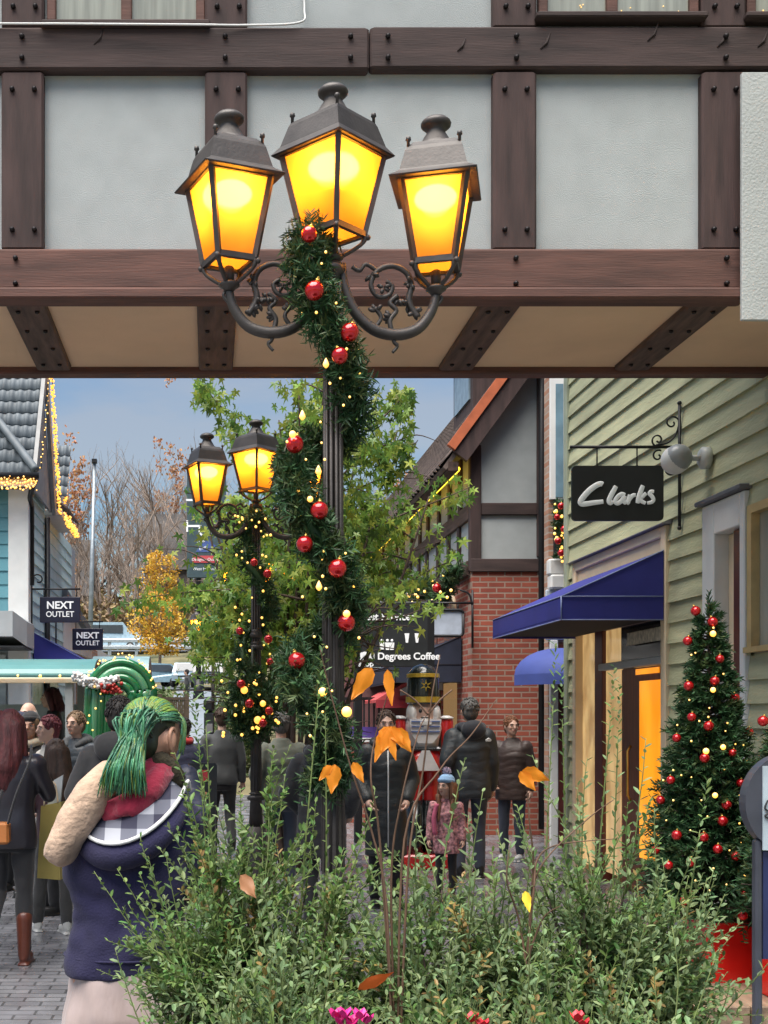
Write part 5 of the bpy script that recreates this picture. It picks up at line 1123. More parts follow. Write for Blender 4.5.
def oval_leaf(mb, p, d, n, L, w, m=0, fold=.25):
    d = d.normalized(); s_ = d.cross(n); s_ = s_.normalized() if s_.length > 1e-5 else d.orthogonal().normalized(); u = s_.cross(d).normalized()
    P = [p, p + d * L * .3 + s_ * w * .85 + u * w * fold, p + d * L * .72 + s_ * w * .8 + u * w * fold, p + d * L, p + d * L * .72 - s_ * w * .8 + u * w * fold, p + d * L * .3 - s_ * w * .85 + u * w * fold, p + d * L * .5 - u * w * .1]
    mb.add(P, [(0, 1, 2, 6), (6, 2, 3), (0, 6, 4, 5), (6, 3, 4)], m, False)
def shoot(st, lf, p, d, L, n, ll, m, curl=.25, rad=.0022):
    """one leafy shoot; returns points"""
    d = d.normalized(); pts = [p]; k = 9; cur = Vector(p); dd = d.copy()
    wob = rv(.16)
    for i in range(k):
        dd = (dd + Vector((0, 0, curl / k)) + wob / k + rv(.07)).normalized(); cur = cur + dd * (L / k); pts.append(cur.copy())
    st.tube(pts, [lerp(rad, rad * .35, i / k) for i in range(k + 1)], 5, 0)
    for j in range(n):
        f = (j + .3 + .5 * random.random()) / n * k; i = min(int(f), k - 1); c = pts[i].lerp(pts[i + 1], f - i); tg = (pts[i + 1] - pts[i]).normalized()
        a = tg.orthogonal().normalized(); b = tg.cross(a); t = j * 2.4 + random.uniform(-.5, .5); r = a * math.cos(t) + b * math.sin(t)
        s_ = (.65 + .5 * math.sin(math.pi * min(1, (j + 1) / n * .95)))
        oval_leaf(lf, c, r * random.uniform(.6, 1) + tg * random.uniform(.35, .9), Vector((random.uniform(-.3, .3), random.uniform(-.5, .1), 1)), ll * s_ * random.uniform(.55, 1.35), ll * .27 * s_ * random.uniform(.8, 1.2), m)
    return pts
def shrub(label, base, spread, height, nstem, seed, m, lean=(0, 0, 0), ll=.0200, up=1.):
    random.seed(seed); t = thing('leafy_shrub', label, 'shrub', base, 0, 'small-leaved shrubs in the foreground planter'); st, lf, wd = MB(), MB(), MB(); base = Vector(base)
    for s_ in range(nstem):
        a = random.random() * 6.283; r = math.sqrt(random.random())
        foot = base + Vector((math.cos(a) * r * spread * .25, math.sin(a) * r * spread * .22, 0))
        top = base + Vector((math.cos(a) * r * spread, math.sin(a) * r * spread * .62, height * (1 - .35 * r * r) * random.uniform(.62, 1.02))) + Vector(lean)
        mid = foot.lerp(top, .5) + Vector((0, 0, .08)) + rv(.03)
        P = crom([foot, mid, top], 7); wd.tube(P, [lerp(.0055, .0018, i / (len(P) - 1)) for i in range(len(P))], 5)
        n = random.randint(15, 19)
        for j in range(n):
            f = lerp(.28, 1.0, (j + random.random()) / n); k = min(int(f * (len(P) - 1)), len(P) - 2); p = P[k].lerp(P[k + 1], f * (len(P) - 1) - k)
            tg = (P[k + 1] - P[k]).normalized(); d = tg * random.uniform(.1, 1) + rv(.9) + Vector((math.cos(a) * .3, math.sin(a) * .3, .25))
            shoot(st, lf, p, d, random.uniform(.11, .24), random.randint(16, 26), ll, (0 if random.random() < .6 else 1) if random.random() < .965 else 2)
        shoot(st, lf, P[-1], tg + rv(.2), random.uniform(.16, .34), random.randint(16, 24), ll * 1.05, 0)
    W(wd, 'stems', bark, t); W(st, 'shoots', shoot_m, t); o = W(lf, 'leaves', [shrub_leaf, shrub_leaf2, dry_leaf] if m == 0 else [shrub_leaf2, shrub_leaf, dry_leaf], t)
    return t, st
def px3(x, Y, z=.42): return (fx(x, Y), Y, z)
sh1, _ = shrub('left shrub of the planter, yellowish green, reaching over the blue hoodie', px3(262, 3.0), .25, .93, 48, 3, 0)
shrub('low dense dark green shrub at the bottom left of the planter', px3(262, 2.6), .24, .60, 32, 14, 1)
shrub('open airy shrub at the centre of the planter below the girl in the blue hat', px3(470, 2.9), .23, .80, 32, 5, 1, ll=.0215)
shrub('low shrub at the bottom centre between the two magenta flowers', px3(470, 2.55), .2, .55, 24, 15, 1)
shrub('big grey-green shrub right of centre in front of the red-brown door', px3(600, 2.9), .22, .86, 46, 8, 1)
shrub('low silvery shrub at the bottom right below the wooden step', px3(612, 2.55), .23, .56, 32, 9, 1)
# tall single shoots standing above the mass
random.seed(4)
def tall(label, x, Y, y0, y1, x1, n=3):
    t = thing('leafy_shoot', label, 'plant', px3(x, Y, .42), 0); st, lf = MB(), MB()
    for k in range(n):
        a = Vector(px3(x + k * 6, Y, .42)); b = at(x1 + random.uniform(-14, 14) * (k > 0), y1 + k * 14, Y); m_ = a.lerp(b, .5) + rv(.03)
        P = crom([a, m_, b], 8); st.tube(P, [lerp(.005, .0012, i / (len(P) - 1)) for i in range(len(P))], 5)
        for j in range(60):
            f = lerp(.42, 1, j / 44) * (len(P) - 1); i = min(int(f), len(P) - 2); c = P[i].lerp(P[i + 1], f - i); tg = (P[i + 1] - P[i]).normalized()
            an = j * 2.4; r = Vector((math.cos(an), math.sin(an), .1)); oval_leaf(lf, c, r + tg * random.uniform(.2, 1.2) + rv(.4), Vector((0, -.3, 1)), random.uniform(.012, .026), random.uniform(.003, .005), 0 if random.random() < .8 else 1)
    W(st, 'stem', shoot_m, t); W(lf, 'leaves', [shrub_leaf, shrub_leaf2], t)
tall('upright leafy shoots rising beside the pillar of the clapboard shop', 552, 3.2, 0, 705, 553, 2)
tall('upright leafy shoot in front of the lit cream shop window', 600, 3.1, 0, 722, 610, 2)
tall('pale leafy shoot rising in front of the hanging basket lamp', 300, 3.1, 0, 700, 318, 2)
tall('leafy shoot leaning left in front of the grey-coated man', 250, 3.1, 0, 726, 206, 3)
tall('long arching shoot in front of the red square pot', 640, 2.8, 0, 830, 700, 1)
# maple saplings with orange leaves
orange_leaf = leaf_mat('orange_autumn_leaf', (.74, .31, .012), island=.3, hue=.03, tl=.4, rough=.45)
rust_leaf = leaf_mat('rust_autumn_leaf', (.5, .13, .02), island=.2, tl=.3)
tan_leaf = leaf_mat('tan_dead_leaf', (.30, .15, .06), island=.15, tl=.2)
def big_leaf(name, parent, p, tip, w, m, bend=.15, side=None):
    p, tip = Vector(p), Vector(tip); d = tip - p; L = d.length; d.normalize(); s_ = side or d.cross(Vector((0, 1, .15))).normalized(); u = s_.cross(d); mb = MB(); n = 9; rows = []
    for i in range(n + 1):
        f = i / n; ww = w * (math.sin(math.pi * f ** .7) ** 1.05) * (1 - .25 * f) * (1 + .10 * math.sin(f * 21)) + .0008; c = p + d * L * f + u * (-bend * L * (f - .0) ** 2 * .5 + bend * L * f * .4)
        wv = .08 * w * math.sin(f * 9)
        rows.append([c + s_ * -ww + u * (w * .10 + wv * 2.2), c + s_ * -ww * .5 + u * w * (.16 + .04 * (i % 2)), c, c + s_ * ww * .5 + u * w * (.16 - .04 * (i % 2)), c + s_ * ww + u * (w * .10 - wv * 2.2)])
    mb.rings(rows, 0, True, False, False)
    return W(mb, name, m, parent)
sap = thing('autumn_sapling', 'bare-stemmed sapling with bright orange leaves in front of the dark puffer coat', 'sapling', px3(405, 2.75))
q = MB(); Ysp = 2.75; A = lambda x, y, dy=0: at(x, y, Ysp) + Vector((0, dy, 0))
for c in ([(392, 1060), (386, 900), (372, 830), (352, 770), (330, 690), (320, 650)], [(396, 1060), (392, 880), (400, 800), (418, 735), (428, 715)], [(398, 1060), (404, 840), (440, 770), (470, 735), (495, 700)], [(395, 1050), (380, 840), (370, 780), (375, 740), (388, 690)], [(400, 1050), (412, 840), (455, 640), (458, 600)] if False else [(400, 1050), (408, 860), (424, 770), (430, 700), (440, 655)]):
    P = crom([A(x, y, random.uniform(-.02, .02)) for x, y in c], 6); q.tube(P, [lerp(.0032, .0010, i / (len(P) - 1)) for i in range(len(P))], 6)
q.tube(crom([A(428, 715), A(440, 700), A(452, 690)], 4), .002, 5); q.tube(crom([A(428, 715), A(415, 700), A(400, 690)], 4), .002, 5)
W(q, 'stems', twig_m, sap)
for a, b, w in (((371, 668), (350, 700), .020), ((386, 670), (390, 706), .012), ((330, 765), (318, 780), .010), ((334, 764), (330, 793), .018), ((352, 762), (362, 782), .012), ((385, 728), (373, 762), .014), ((390, 726), (380, 752), .022), ((394, 728), (409, 752), .018), ((388, 727), (402, 745), .014), ((386, 730), (394, 760), .012)):
    big_leaf('leaf', sap, A(*a, -.02), A(*b, -.03), w, orange_leaf)
sap2 = thing('autumn_sapling', 'twiggy sapling with one bright orange leaf below the man in the brown jacket', 'sapling', px3(530, 2.75))
q = MB()
for c in ([(524, 1060), (527, 960), (533, 900), (545, 860), (590, 820), (615, 800)], [(527, 960), (533, 890), (540, 860), (560, 845), (612, 838)], [(528, 980), (520, 920), (505, 880), (508, 850)], [(533, 900), (534, 860), (528, 820), (526, 790)], [(530, 960), (545, 920), (560, 905)]):
    P = crom([A(x, y, random.uniform(-.02, .02)) for x, y in c], 6); q.tube(P, [lerp(.0032, .0009, i / (len(P) - 1)) for i in range(len(P))], 6)
W(q, 'stems', twig_m, sap2)
big_leaf('leaf', sap2, A(518, 771, -.02), A(532, 790, -.03), .014, orange_leaf); big_leaf('leaf', sap2, A(520, 770, -.02), A(546, 780, -.03), .017, orange_leaf)
big_leaf('leaf', sap2, A(523, 890, -.02), A(526, 910, -.03), .01, mat('yellow_leaf', (.75, .5, .03), .5))
for a, b, w, m_, lab in (((240, 875), (256, 898), .016, tan_leaf, 'dead tan leaf caught in the left shrub'), ((358, 990), (394, 972), .013, rust_leaf, 'rust orange leaf lying low on the shrubs near the centre'),):
    o = big_leaf('fallen_leaf', None, at(*a, 2.55), at(*b, 2.5), w, m_); tag(o, lab, 'leaf')
# magenta flowers at the bottom edge
pink = mat('magenta_petal', (.65, .02, .22), .5, island=.25); redp = mat('red_petal', (.55, .015, .03), .5)
def flower(label, x, y, n, m):
    Y = 2.42; c = at(x, y, Y); t = thing('flower', label, 'flower', (c.x, Y, .43)); st, pe = MB(), MB()
    for k in range(n):
        h = c + Vector((random.uniform(-.03, .03) * (n > 1), random.uniform(-.03, .03), random.uniform(-.012, .012))); st.tube(crom([(c.x + random.uniform(-.02, .02), Y, .43), (c.x, Y, .7), h], 4), .0022, 5)
        for j in range(5):
            a = j * 1.257 + random.random(); d = Vector((math.cos(a) * .6, math.sin(a) * .6, .8)); oval_leaf(pe, h, d, Vector((math.cos(a), math.sin(a), -.3)), .026, .009, 0, .1)
    W(st, 'stalks', shoot_m, t); W(pe, 'petals', m, t)
flower('magenta cyclamen at the bottom edge, left of centre', 352, 1022, 9, pink); flower('small rosy flower at the bottom edge, right of the magenta cyclamen', 478, 1024, 2, redp); flower('small red flower at the bottom edge under the big grey-green shrub', 581, 1022, 2, redp)

# ------------------------------------------------------------------ maple in the street
random.seed(31)
maple_leaf = leaf_mat('maple_leaf', (.27, .37, .065), island=.4, hue=.035, tl=.45, rough=.45)
maple_dark = leaf_mat('maple_leaf_dark', (.12, .22, .05), island=.4, hue=.02, tl=.35, rough=.4)
def star(mb, p, sz, m):
    """five lobed leaf hanging from its stalk"""
    dn = Vector((random.uniform(-.6, .6), random.uniform(-.6, .6), -1)).normalized(); n = (Vector((random.uniform(-1, 1), random.uniform(-1, .3), random.uniform(.0, 1)))).normalized(); s_ = dn.cross(n).normalized(); n = s_.cross(dn)
    P = []
    for k in range(11):
        a = R(-150 + 30 * k); r = sz * ((.62 if k in (1, 9) else .92 if k in (3, 7) else 1.05 if k == 5 else .36) if k % 2 else .33)
        P.append(p + dn * (r * math.cos(a)) + s_ * (r * math.sin(a)) + n * (r * r / sz * -.25 * random.uniform(.3, 1)))
    mb.add([p + dn * -.0] + P, [(0, i, i + 1) for i in range(1, 11)], m)
mt = thing('maple_tree', 'green multi-stemmed maple tree behind the garlanded lamp post', 'tree', (fx(292, 13), 13.0, 0))
tr, lf = MB(), MB(); base = Vector((fx(292, 13), 13, 0))
def clump_ok(c):
    return True
tips = []
for s_ in range(17):
    a = s_ * 2.4; f = base + Vector((math.cos(a) * .1, math.sin(a) * .1, 0)); rr = random.uniform(.25, 1.25); top = base + Vector((math.cos(a) * rr * 1.15 + .15, math.sin(a) * rr, random.uniform(2.6, 4.9)))
    P = crom([f, f.lerp(top, .35) + Vector((0, 0, .35)), f.lerp(top, .7) + rv(.12) + Vector((0, 0, .2)), top], 6)
    tr.tube(P, [lerp(.034, .007, i / (len(P) - 1)) for i in range(len(P))], 6)
    for j in range(12):
        k = random.randint(int(len(P) * .34), len(P) - 2); p = P[k]; an = random.random() * 6.283; L = random.uniform(.35, 1.0) * (1.25 - .5 * k / len(P))
        e = p + Vector((math.cos(an) * L, math.sin(an) * L, random.uniform(-.1, .4) * L)); Q = crom([p, p.lerp(e, .5) + Vector((0, 0, .08)), e], 4); tr.tube(Q, [lerp(.011, .003, i / (len(Q) - 1)) for i in range(len(Q))], 5); tips.append((Q, e))
sprays = [([(305, 600), (250, 590), (190, 592), (130, 600)], 12.2), ([(300, 520), (240, 430), (215, 400), (205, 388)], 13), ([(310, 560), (390, 520), (440, 500), (470, 487)], 12.8), ([(320, 470), (380, 420), (400, 400), (405, 395)], 13), ([(310, 640), (380, 600), (430, 570), (455, 560)], 12.9), ([(300, 640), (240, 625), (205, 640)], 12.5), ([(320, 500), (370, 450), (410, 445), (418, 440)], 13), ([(300, 560), (250, 520), (215, 500)], 12.9), ([(320, 620), (390, 620), (440, 600)], 12.6), ([(310, 600), (360, 640), (405, 650)], 12.6), ([(318, 560), (380, 560), (445, 540)], 13.2)]
for c, Y in sprays:
    Q = crom([at(x, y, Y) for x, y in c], 6); tr.tube(Q, [lerp(.014, .004, i / (len(Q) - 1)) for i in range(len(Q))], 5); tips.append((Q, Q[-1])); tips.append((Q, Q[-1])); tips.append((Q, Q[-1]))
for Q, e in tips:
    for _ in range(62):
        f = random.uniform(.2, 1.0); p = Q[min(int(f * len(Q)), len(Q) - 1)] + Vector((random.gauss(0, .10), random.gauss(0, .10), random.gauss(-.03, .09)))
        sx_, sy_ = VX + p.x * F / p.y, VY - (p.z - H) * F / p.y
        if sx_ > 358 and sy_ > lerp(600, 560, min(1, max(0, (sx_ - 400) / 60))) and random.random() < .93: continue
        if sx_ > 475 or (sx_ > 414 and sy_ < 470) or (186 < sx_ < 228 and 455 < sy_ < 585 and random.random() < .8): continue
        if sx_ > 403 and 468 < sy_ < 578 and random.random() < .62: continue
        if sx_ < 190 and not (578 < sy_ < 622) and random.random() < .88: continue
        if p.z < 1.95 + .25 * abs(random.gauss(0, 1)): continue
        star(lf, p, random.uniform(.055, .105), 0 if random.random() < .62 else 1)
W(tr, 'trunk', bark, mt); W(lf, 'crown', [maple_leaf, maple_dark], mt)

# ------------------------------------------------------------------ far trees
bark_far = mat('far_bark', (.27, .21, .17), .9, var=.4, scale=2)
bark_pale = mat('birch_bark', (.42, .37, .32), .9, var=.3, scale=2)
def bare_tree(h, seed, spread=.35, dens=1.):
    rg = random.Random(seed); mb = MB()
    def grow(p, d, L, r, lv):
        n = 3; pts = [p]; cur = p.copy(); dd = d.copy()
        for i in range(n): dd = (dd + Vector((rg.uniform(-.14, .14), rg.uniform(-.14, .14), .07))).normalized(); cur = cur + dd * L / n; pts.append(cur.copy())
        mb.tube(pts, [lerp(r, r * .55, i / n) for i in range(n + 1)], 4 if lv else 6, 0, True, 1, False)
        if lv >= 4: return
        for _ in range((6, 5, 4, 3)[lv]):
            i = rg.randint(1, n); f = rg.random(); q = pts[i - 1].lerp(pts[i], f); a = rg.random() * 6.283
            e = (dd * .8 + Vector((math.cos(a), math.sin(a), .1)) * spread * 1.6).normalized(); grow(q, e, L * rg.uniform(.42, .68), r * .5, lv + 1)
    grow(Vector((0, 0, 0)), Vector((0, 0, 1)), h * .62, h * .011, 0)
    return mb
bmesh_ = []
for s_ in (1, 2, 3, 4):
    o = bare_tree(14, s_).build('trunk', bark_far); bmesh_.append(o.data); bpy.data.objects.remove(o)
leafy = {}
def leaf_crown(mesh_mb, h, seed, n, r, sz, zc=.62, zr=.36):
    rg = random.Random(seed); q = MB()
    cl = [Vector((rg.gauss(0, r * .5), rg.gauss(0, r * .5), h * zc + rg.gauss(0, h * zr * .5))) for _ in range(26)]
    for _ in range(n):
        c = rg.choice(cl); p = c + Vector((rg.gauss(0, r * .22), rg.gauss(0, r * .22), rg.gauss(0, r * .22))); d = Vector((rg.uniform(-1, 1), rg.uniform(-1, 1), rg.uniform(-1, 1))).normalized(); oval_leaf(q, p, d, Vector((rg.uniform(-1, 1), rg.uniform(-1, 1), rg.uniform(-1, 1))), sz * rg.uniform(.7, 1.3), sz * .32, 0)
    return q
rust_far = leaf_mat('rust_leaf_far', (.48, .24, .11), island=.3, tl=.3); gold_far = leaf_mat('gold_leaf_far', (.66, .42, .06), island=.35, hue=.02, tl=.35); green_far = leaf_mat('green_far', (.09, .13, .04), island=.4, hue=.03, tl=.25); brown_far = leaf_mat('brown_brush', (.25, .18, .09), island=.45, hue=.03, tl=.2)
def far_tree(label, x, Y, ytop, v, pale=False, leaves=None, sx=1., group='bare trees on the hill'):
    hh = fz(ytop, Y) - tz(Y); k = hh / 14.
    t = thing('bare_tree' if not leaves else 'autumn_tree', label, 'tree', (fx(x, Y), Y, tz(Y)), random.random() * 6, group); t.scale = (k * sx, k * sx, k)
    o = bpy.data.objects.new('trunk', bmesh_[v]); col.objects.link(o); o.parent = t
    if leaves:
        lq = leaf_crown(None, 14, v + 7, 900, 1.5, .32, .72, .5); lq.build('crown', leaves, t)
    return t
fl = [(75, 118, 470, 0, None), (113, 108, 468, 1, None), (128, 122, 478, 2, None), (142, 105, 462, 3, None), (152, 125, 470, 0, None), (163, 110, 452, 2, None), (176, 120, 458, 1, None), (100, 124, 500, 3, None), (193, 112, 462, 0, None), (210, 120, 470, 3, None), (104, 104, 520, 1, None), (135, 100, 505, 2, None), (236, 118, 470, 1, None), (40, 122, 470, 2, None), (258, 114, 480, 0, None), (15, 116, 480, 3, None), (300, 118, 480, 2, None), (340, 112, 475, 1, None), (385, 118, 482, 0, None), (430, 122, 478, 3, None)]
nm = ['bare tree directly right of the teal shop roof', 'bare tree just right of the tall grey mast', 'slender bare tree second right of the mast', 'tall bare tree third right of the mast', 'bare tree behind the right dull house end', 'tallest bare tree left of the near lamp lanterns', 'bare tree touching the left lantern of the second lamp', 'short bare tree behind the mast', 'bare tree behind the slate banner', 'bare tree hidden behind the second lamp lanterns', 'low thin bare tree at the foot of the mast', 'low thin bare tree beside the golden tree', 'bare tree glimpsed through the maple, left part', 'bare tree hidden behind the teal roof', 'bare tree glimpsed through the maple behind the second lamp', 'bare tree behind the far left of the teal roof', 'bare tree hidden behind the near lamp post', 'bare tree glimpsed right of the near post', 'bare tree beside the half-timbered eaves', 'bare tree behind the half-timbered house']
for (x, Y, yt, v, l), n_ in zip(fl, nm): far_tree(n_, x, Y, yt, v, False, l)
far_tree('narrow rust-leaved tree beside the lit second roof of the teal shop', 76, 112, 455, 0, False, rust_far, .8, 'rusty trees on the hill')
far_tree('rust-leaved tree top left of the slate banner', 168, 116, 462, 1, False, rust_far, .75, 'rusty trees on the hill')
far_tree('rust-leaved tree glimpsed beside the half-timbered eaves', 398, 116, 485, 2, False, rust_far, 1.0, 'rusty trees on the hill')
# golden street trees
def gold_tree(label, x, Y, ybase, ytop, w, seed):
    zb = fz(ybase, Y); h = fz(ytop, Y) - zb; t = thing('golden_tree', label, 'tree', (fx(x, Y), Y, zb), 0, 'golden trees by the far road'); r = w / 2 * Y / F; q = MB(); rg = random.Random(seed)
    q.tube([(0, 0, -1), (0, 0, h * .3)], [.12, .09], 7)
    for _ in range(16): a = rg.random() * 6.3; q.tube(crom([(0, 0, h * .2), (r * .3 * math.cos(a), r * .3 * math.sin(a), h * .45), (r * .7 * math.cos(a), r * .7 * math.sin(a), h * rg.uniform(.6, .95))], 4), .035, 4)
    q.build('trunk', bark_far, t); c = MB()
    for _ in range(4200):
        a = rg.random() * 6.283; u = rg.random(); z = h * (.14 + .86 * u); rr = r * math.sqrt(max(.02, math.sin(math.pi * (.1 + .86 * u)))) * math.sqrt(rg.random()) * (1 + .25 * math.sin(a * 3 + u * 9))
        p = Vector((rr * math.cos(a), rr * math.sin(a), z)); 
        if mnoise.noise(p * 1.3 + Vector((seed, 0, 0))) < -.12: continue
        oval_leaf(c, p, Vector((rg.uniform(-1, 1), rg.uniform(-1, 1), rg.uniform(-1, 1))), Vector((rg.uniform(-1, 1), rg.uniform(-1, 1), 1)), .22, .075, 0)
    c.build('crown', gold_far, t); return t
gold_tree('golden-leaved small tree in front of the far road, lower and brighter', 160, 84, 664, 592, 56, 3)
gold_tree('orange-gold round tree above and behind the lower golden tree', 158, 103, 622, 551, 44, 5)
# hill brush and hedges
def brush(name, label, cat, boxes, m, n, sz, kind=None, seed=1, group=None):
    rg = random.Random(seed); q = MB()
    for (x0, x1, y0, y1, h) in boxes:
        for _ in range(n):
            x, y = rg.uniform(x0, x1), rg.uniform(y0, y1); hh = h * (.55 + .45 * mnoise.noise((x * .5, y * .5, seed)) + .1)
            p = Vector((x, y, tz(y) + hh * rg.random())); oval_leaf(q, p, Vector((rg.uniform(-1, 1), rg.uniform(-1, 1), rg.uniform(-.3, 1))), Vector((rg.uniform(-1, 1), rg.uniform(-1, 1), 1)), sz * rg.uniform(.6, 1.4), sz * .3, 0)
    o = q.build(name, m); tag(o, label, cat, group, kind); return o
brush('undergrowth', 'brown tangled undergrowth covering the wooded bank', 'undergrowth', [(-24, 30, 102, 122, 5.5)], [brown_far], 15000, .55, 'stuff')
brush('hillside_scrub', 'grey twiggy scrub high on the hill', 'scrub', [(-40, 40, 124, 140, 9)], [mat('grey_scrub', (.15, .13, .12), .95, island=.3)], 7000, .8, 'stuff', 4)
brush('hedge', 'low green and yellow hedge behind the brown slatted railing', 'hedge', [(fx(148, 27), fx(188, 27), 25, 27.5, 2.6)], [green_far], 3200, .11, None, 6)
brush('hedge', 'dark hedge at the right of the pale path under the lamp', 'hedge', [(fx(214, 30), fx(262, 30), 29, 32, 2.6)], [green_far], 3000, .13, None, 8)
brush('bank_grass', 'rough grass and weeds on the bank below the far road', 'grass', [(-14, -2.2, 40, 70, .5), (.8, 12, 40, 70, .6)], [green_far], 3500, .3, 'stuff', 9)
# ------------------------------------------------------------------ people
random.seed(5)
def cloth(name, c, bump=.25, scale=40, stretch=(1, 1, 1), rough=.8, var=.15, sheen=.2): return mat('cloth_' + name, c, rough, var=var, scale=5, bump=bump, bscale=scale, bstretch=stretch, sheen=sheen)
def puffer(name, c): return mat('puffer_' + name, c, .55, var=.25, scale=5, bump=.5, bscale=14, bstretch=(1, 1, 2.5))
def hairm(name, c, isl=0.): return mat('hair_' + name, c, .6, var=.5, scale=6, stretch=(7, 7, .8), bump=.6, bscale=22, bstretch=(5, 5, .6), island=isl)
h_black, h_brown, h_red, h_grey, h_ginger, h_light = hairm('black', (.014, .011, .010)), hairm('brown', (.05, .026, .016)), hairm('dark_red', (.075, .014, .016)), hairm('grey', (.10, .095, .09)), hairm('ginger', (.16, .06, .022)), hairm('light_brown', (.17, .105, .055))
c_black, c_navy, c_dgrey, c_jeans, c_grey = cloth('black', (.016, .016, .018)), cloth('navy', (.018, .02, .05)), cloth('dark_grey', (.055, .058, .06)), cloth('jeans', (.045, .055, .08)), cloth('grey', (.1, .1, .105))
c_leather = mat('leather_black', (.018, .016, .022), .38, var=.3, scale=4, bump=.3, bscale=12)
shoe_blk, shoe_wht, boot_brn = mat('black_shoe', (.015, .014, .014), .4), mat('white_trainer', (.55, .55, .53), .5), mat('brown_boot', (.10, .028, .016), .35)
ARM = {'down': [(.235, -.02, 1.13), (.25, .05, .88)], 'pocket': [(.275, -.07, 1.14), (.20, .10, .97)], 'front': [(.245, .02, 1.14), (.10, .26, 1.12)], 'up': [(.25, .08, 1.16), (.10, .27, 1.32)], 'back': [(.245, -.12, 1.14), (.27, -.16, .90)], 'fwd': [(.235, .1, 1.14), (.24, .26, .95)]}
LEG = {'stand': [(.095, .02, .5), (.1, .0, .085)], 'wf': [(.095, .14, .5), (.095, .24, .085)], 'wb': [(.095, .03, .5), (.095, -.25, .15)]}
def person(label, X, Y, rz, h, coat, tro=None, shoe=None, hair=None, style='short', hem=.82, puff=0., arms=('down', 'down'), legs=('stand', 'stand'), turn=0, z=0., hat=None, pom=None, skin=None, vox=.014, hood=None, wide=1., collar=True, tilt=0., boots=None, scarf=None, bare_legs=False):
    tro, shoe, skin = tro or c_black, shoe or shoe_blk, skin or skin_p
    k = h / 1.75; t = thing('person', label, 'person', (X, Y, z), rz); t.scale = (k, k, k)
    AJ = []
    for s_, a in ((-1, arms[0]), (1, arms[1])):
        A = ARM[a] if isinstance(a, str) else a
        AJ.append([Vector((s_ * .175 * wide, 0, 1.39)), Vector((s_ * A[0][0] * wide, A[0][1], A[0][2])), Vector((s_ * A[1][0] * wide, A[1][1], A[1][2]))])
    LJ = []
    for s_, a in ((-1, legs[0]), (1, legs[1])): LJ.append([Vector((s_ * .09, 0, .90))] + [Vector((s_ * p[0], p[1], p[2])) for p in LEG[a]])
    hc = Vector((0, .025, 1.63)); M = Matrix.Rotation(turn, 3, 'Z') @ Matrix.Rotation(tilt, 3, 'X'); hp = lambda x, y, z_: hc + M @ Vector((x, y, z_))
    # body: torso, neck, head, arms, legs grown into one skin
    b = MB()
    b.ell(hc, (.074, .094, .112), 16, 12, 0, M); b.ell(hp(0, .034, -.055), (.054, .056, .058), 14, 9, 0, M); b.ell(hp(0, .066, -.088), (.028, .026, .022), 10, 7, 0, M); b.ell(hp(0, .082, .022), (.05, .018, .014), 10, 6, 0, M)
    b.capsule(hp(0, .088, .012), hp(0, .108, -.022), .010, .015, 8); b.ell(hp(0, .088, -.056), (.026, .013, .013), 10, 6, 0, M)
    for s_ in (-1, 1): b.ell(hp(s_ * .076, -.006, -.008), (.012, .022, .034), 8, 7, 0, M); b.ell(hp(s_ * .04, .07, -.022), (.02, .018, .02), 8, 6, 0, M)
    b.capsule(Vector((0, -.012, 1.42)), hp(0, -.012, -.08), .055, .05); b.loft([(.88, 0, 0, .14, .1), (1.05, 0, 0, .125, .09), (1.28, 0, 0, .15, .1), (1.40, 0, 0, .12, .08)], 16)
    for J in AJ:
        b.limb(J, [.05, .04, .028]); d = (J[2] - J[1]).normalized(); b.capsule(J[2], J[2] + d * .075, .028, .036, 10)
    for J in LJ: b.limb(J, [.075, .052, .036])
    b = remesh(b, vox * .72, 3)
    for J, s_ in zip(AJ, (-1, 1)):                                   # fingers and thumb, curled
        d = (J[2] - J[1]).normalized(); side = d.cross(Vector((0, 0, 1))); side = (side.normalized() if side.length > .2 else Vector((0, 1, 0))); inw = side.cross(d).normalized()
        if abs(d.z) > .6: side, inw = Vector((0, 1, 0)), Vector((-s_, 0, 0))
        root = J[2] + d * .07
        for f in range(4):
            o = side * (.026 - .0175 * f); L = (.062, .072, .068, .052)[f]
            b.tube([root + o - d * .02, root + o + d * L * .55, root + o + d * L * .95 + inw * L * .35, root + o + d * L * .9 + inw * L * .75], [.0105, .0098, .009, .007], 7)
        o = side * .033; b.tube([J[2] + o * .6 + d * .02, J[2] + o * 1.2 + d * .055 + inw * .02, J[2] + o * .9 + d * .085 + inw * .045], [.013, .0115, .008], 7)
    for s_ in (-1, 1):
        b.ell(hp(s_ * .031, .0805, .004), (.011, .008, .006), 8, 6, 1, M); b.ell(hp(s_ * .031, .0865, .004), (.0062, .004, .0058), 7, 5, 2, M); b.tube([hp(s_ * .014, .094, .022), hp(s_ * .032, .094, .027), hp(s_ * .05, .083, .021)], .004, 5, 2)
    b.tube([hp(-.022, .0925, -.056), hp(0, .100, -.053), hp(.022, .0925, -.056)], [.003, .0055, .003], 6, 3)
    b.build('body', [skin, white_paint, eye_m, lip_m], t)
    p = puff * .62
    # coat
    c = MB(); w = wide
    secs = [(hem, 0, 0, .185 * w + p, .13 + p), (hem + .03, 0, 0, .188 * w + p, .133 + p)]
    if hem < .86: secs.append((.94, 0, -.005, .18 * w + p, .13 + p))
    secs += [(1.08, 0, 0, .168 * w + p, .118 + p), (1.27, 0, 0, .188 * w + p, .125 + p), (1.38, 0, -.005, .165 * w + p, .105 + p * .6), (1.45, 0, -.008, .095, .08), (1.49 if collar else 1.46, 0, -.008, .072, .074)]
    c.loft(secs, 22)
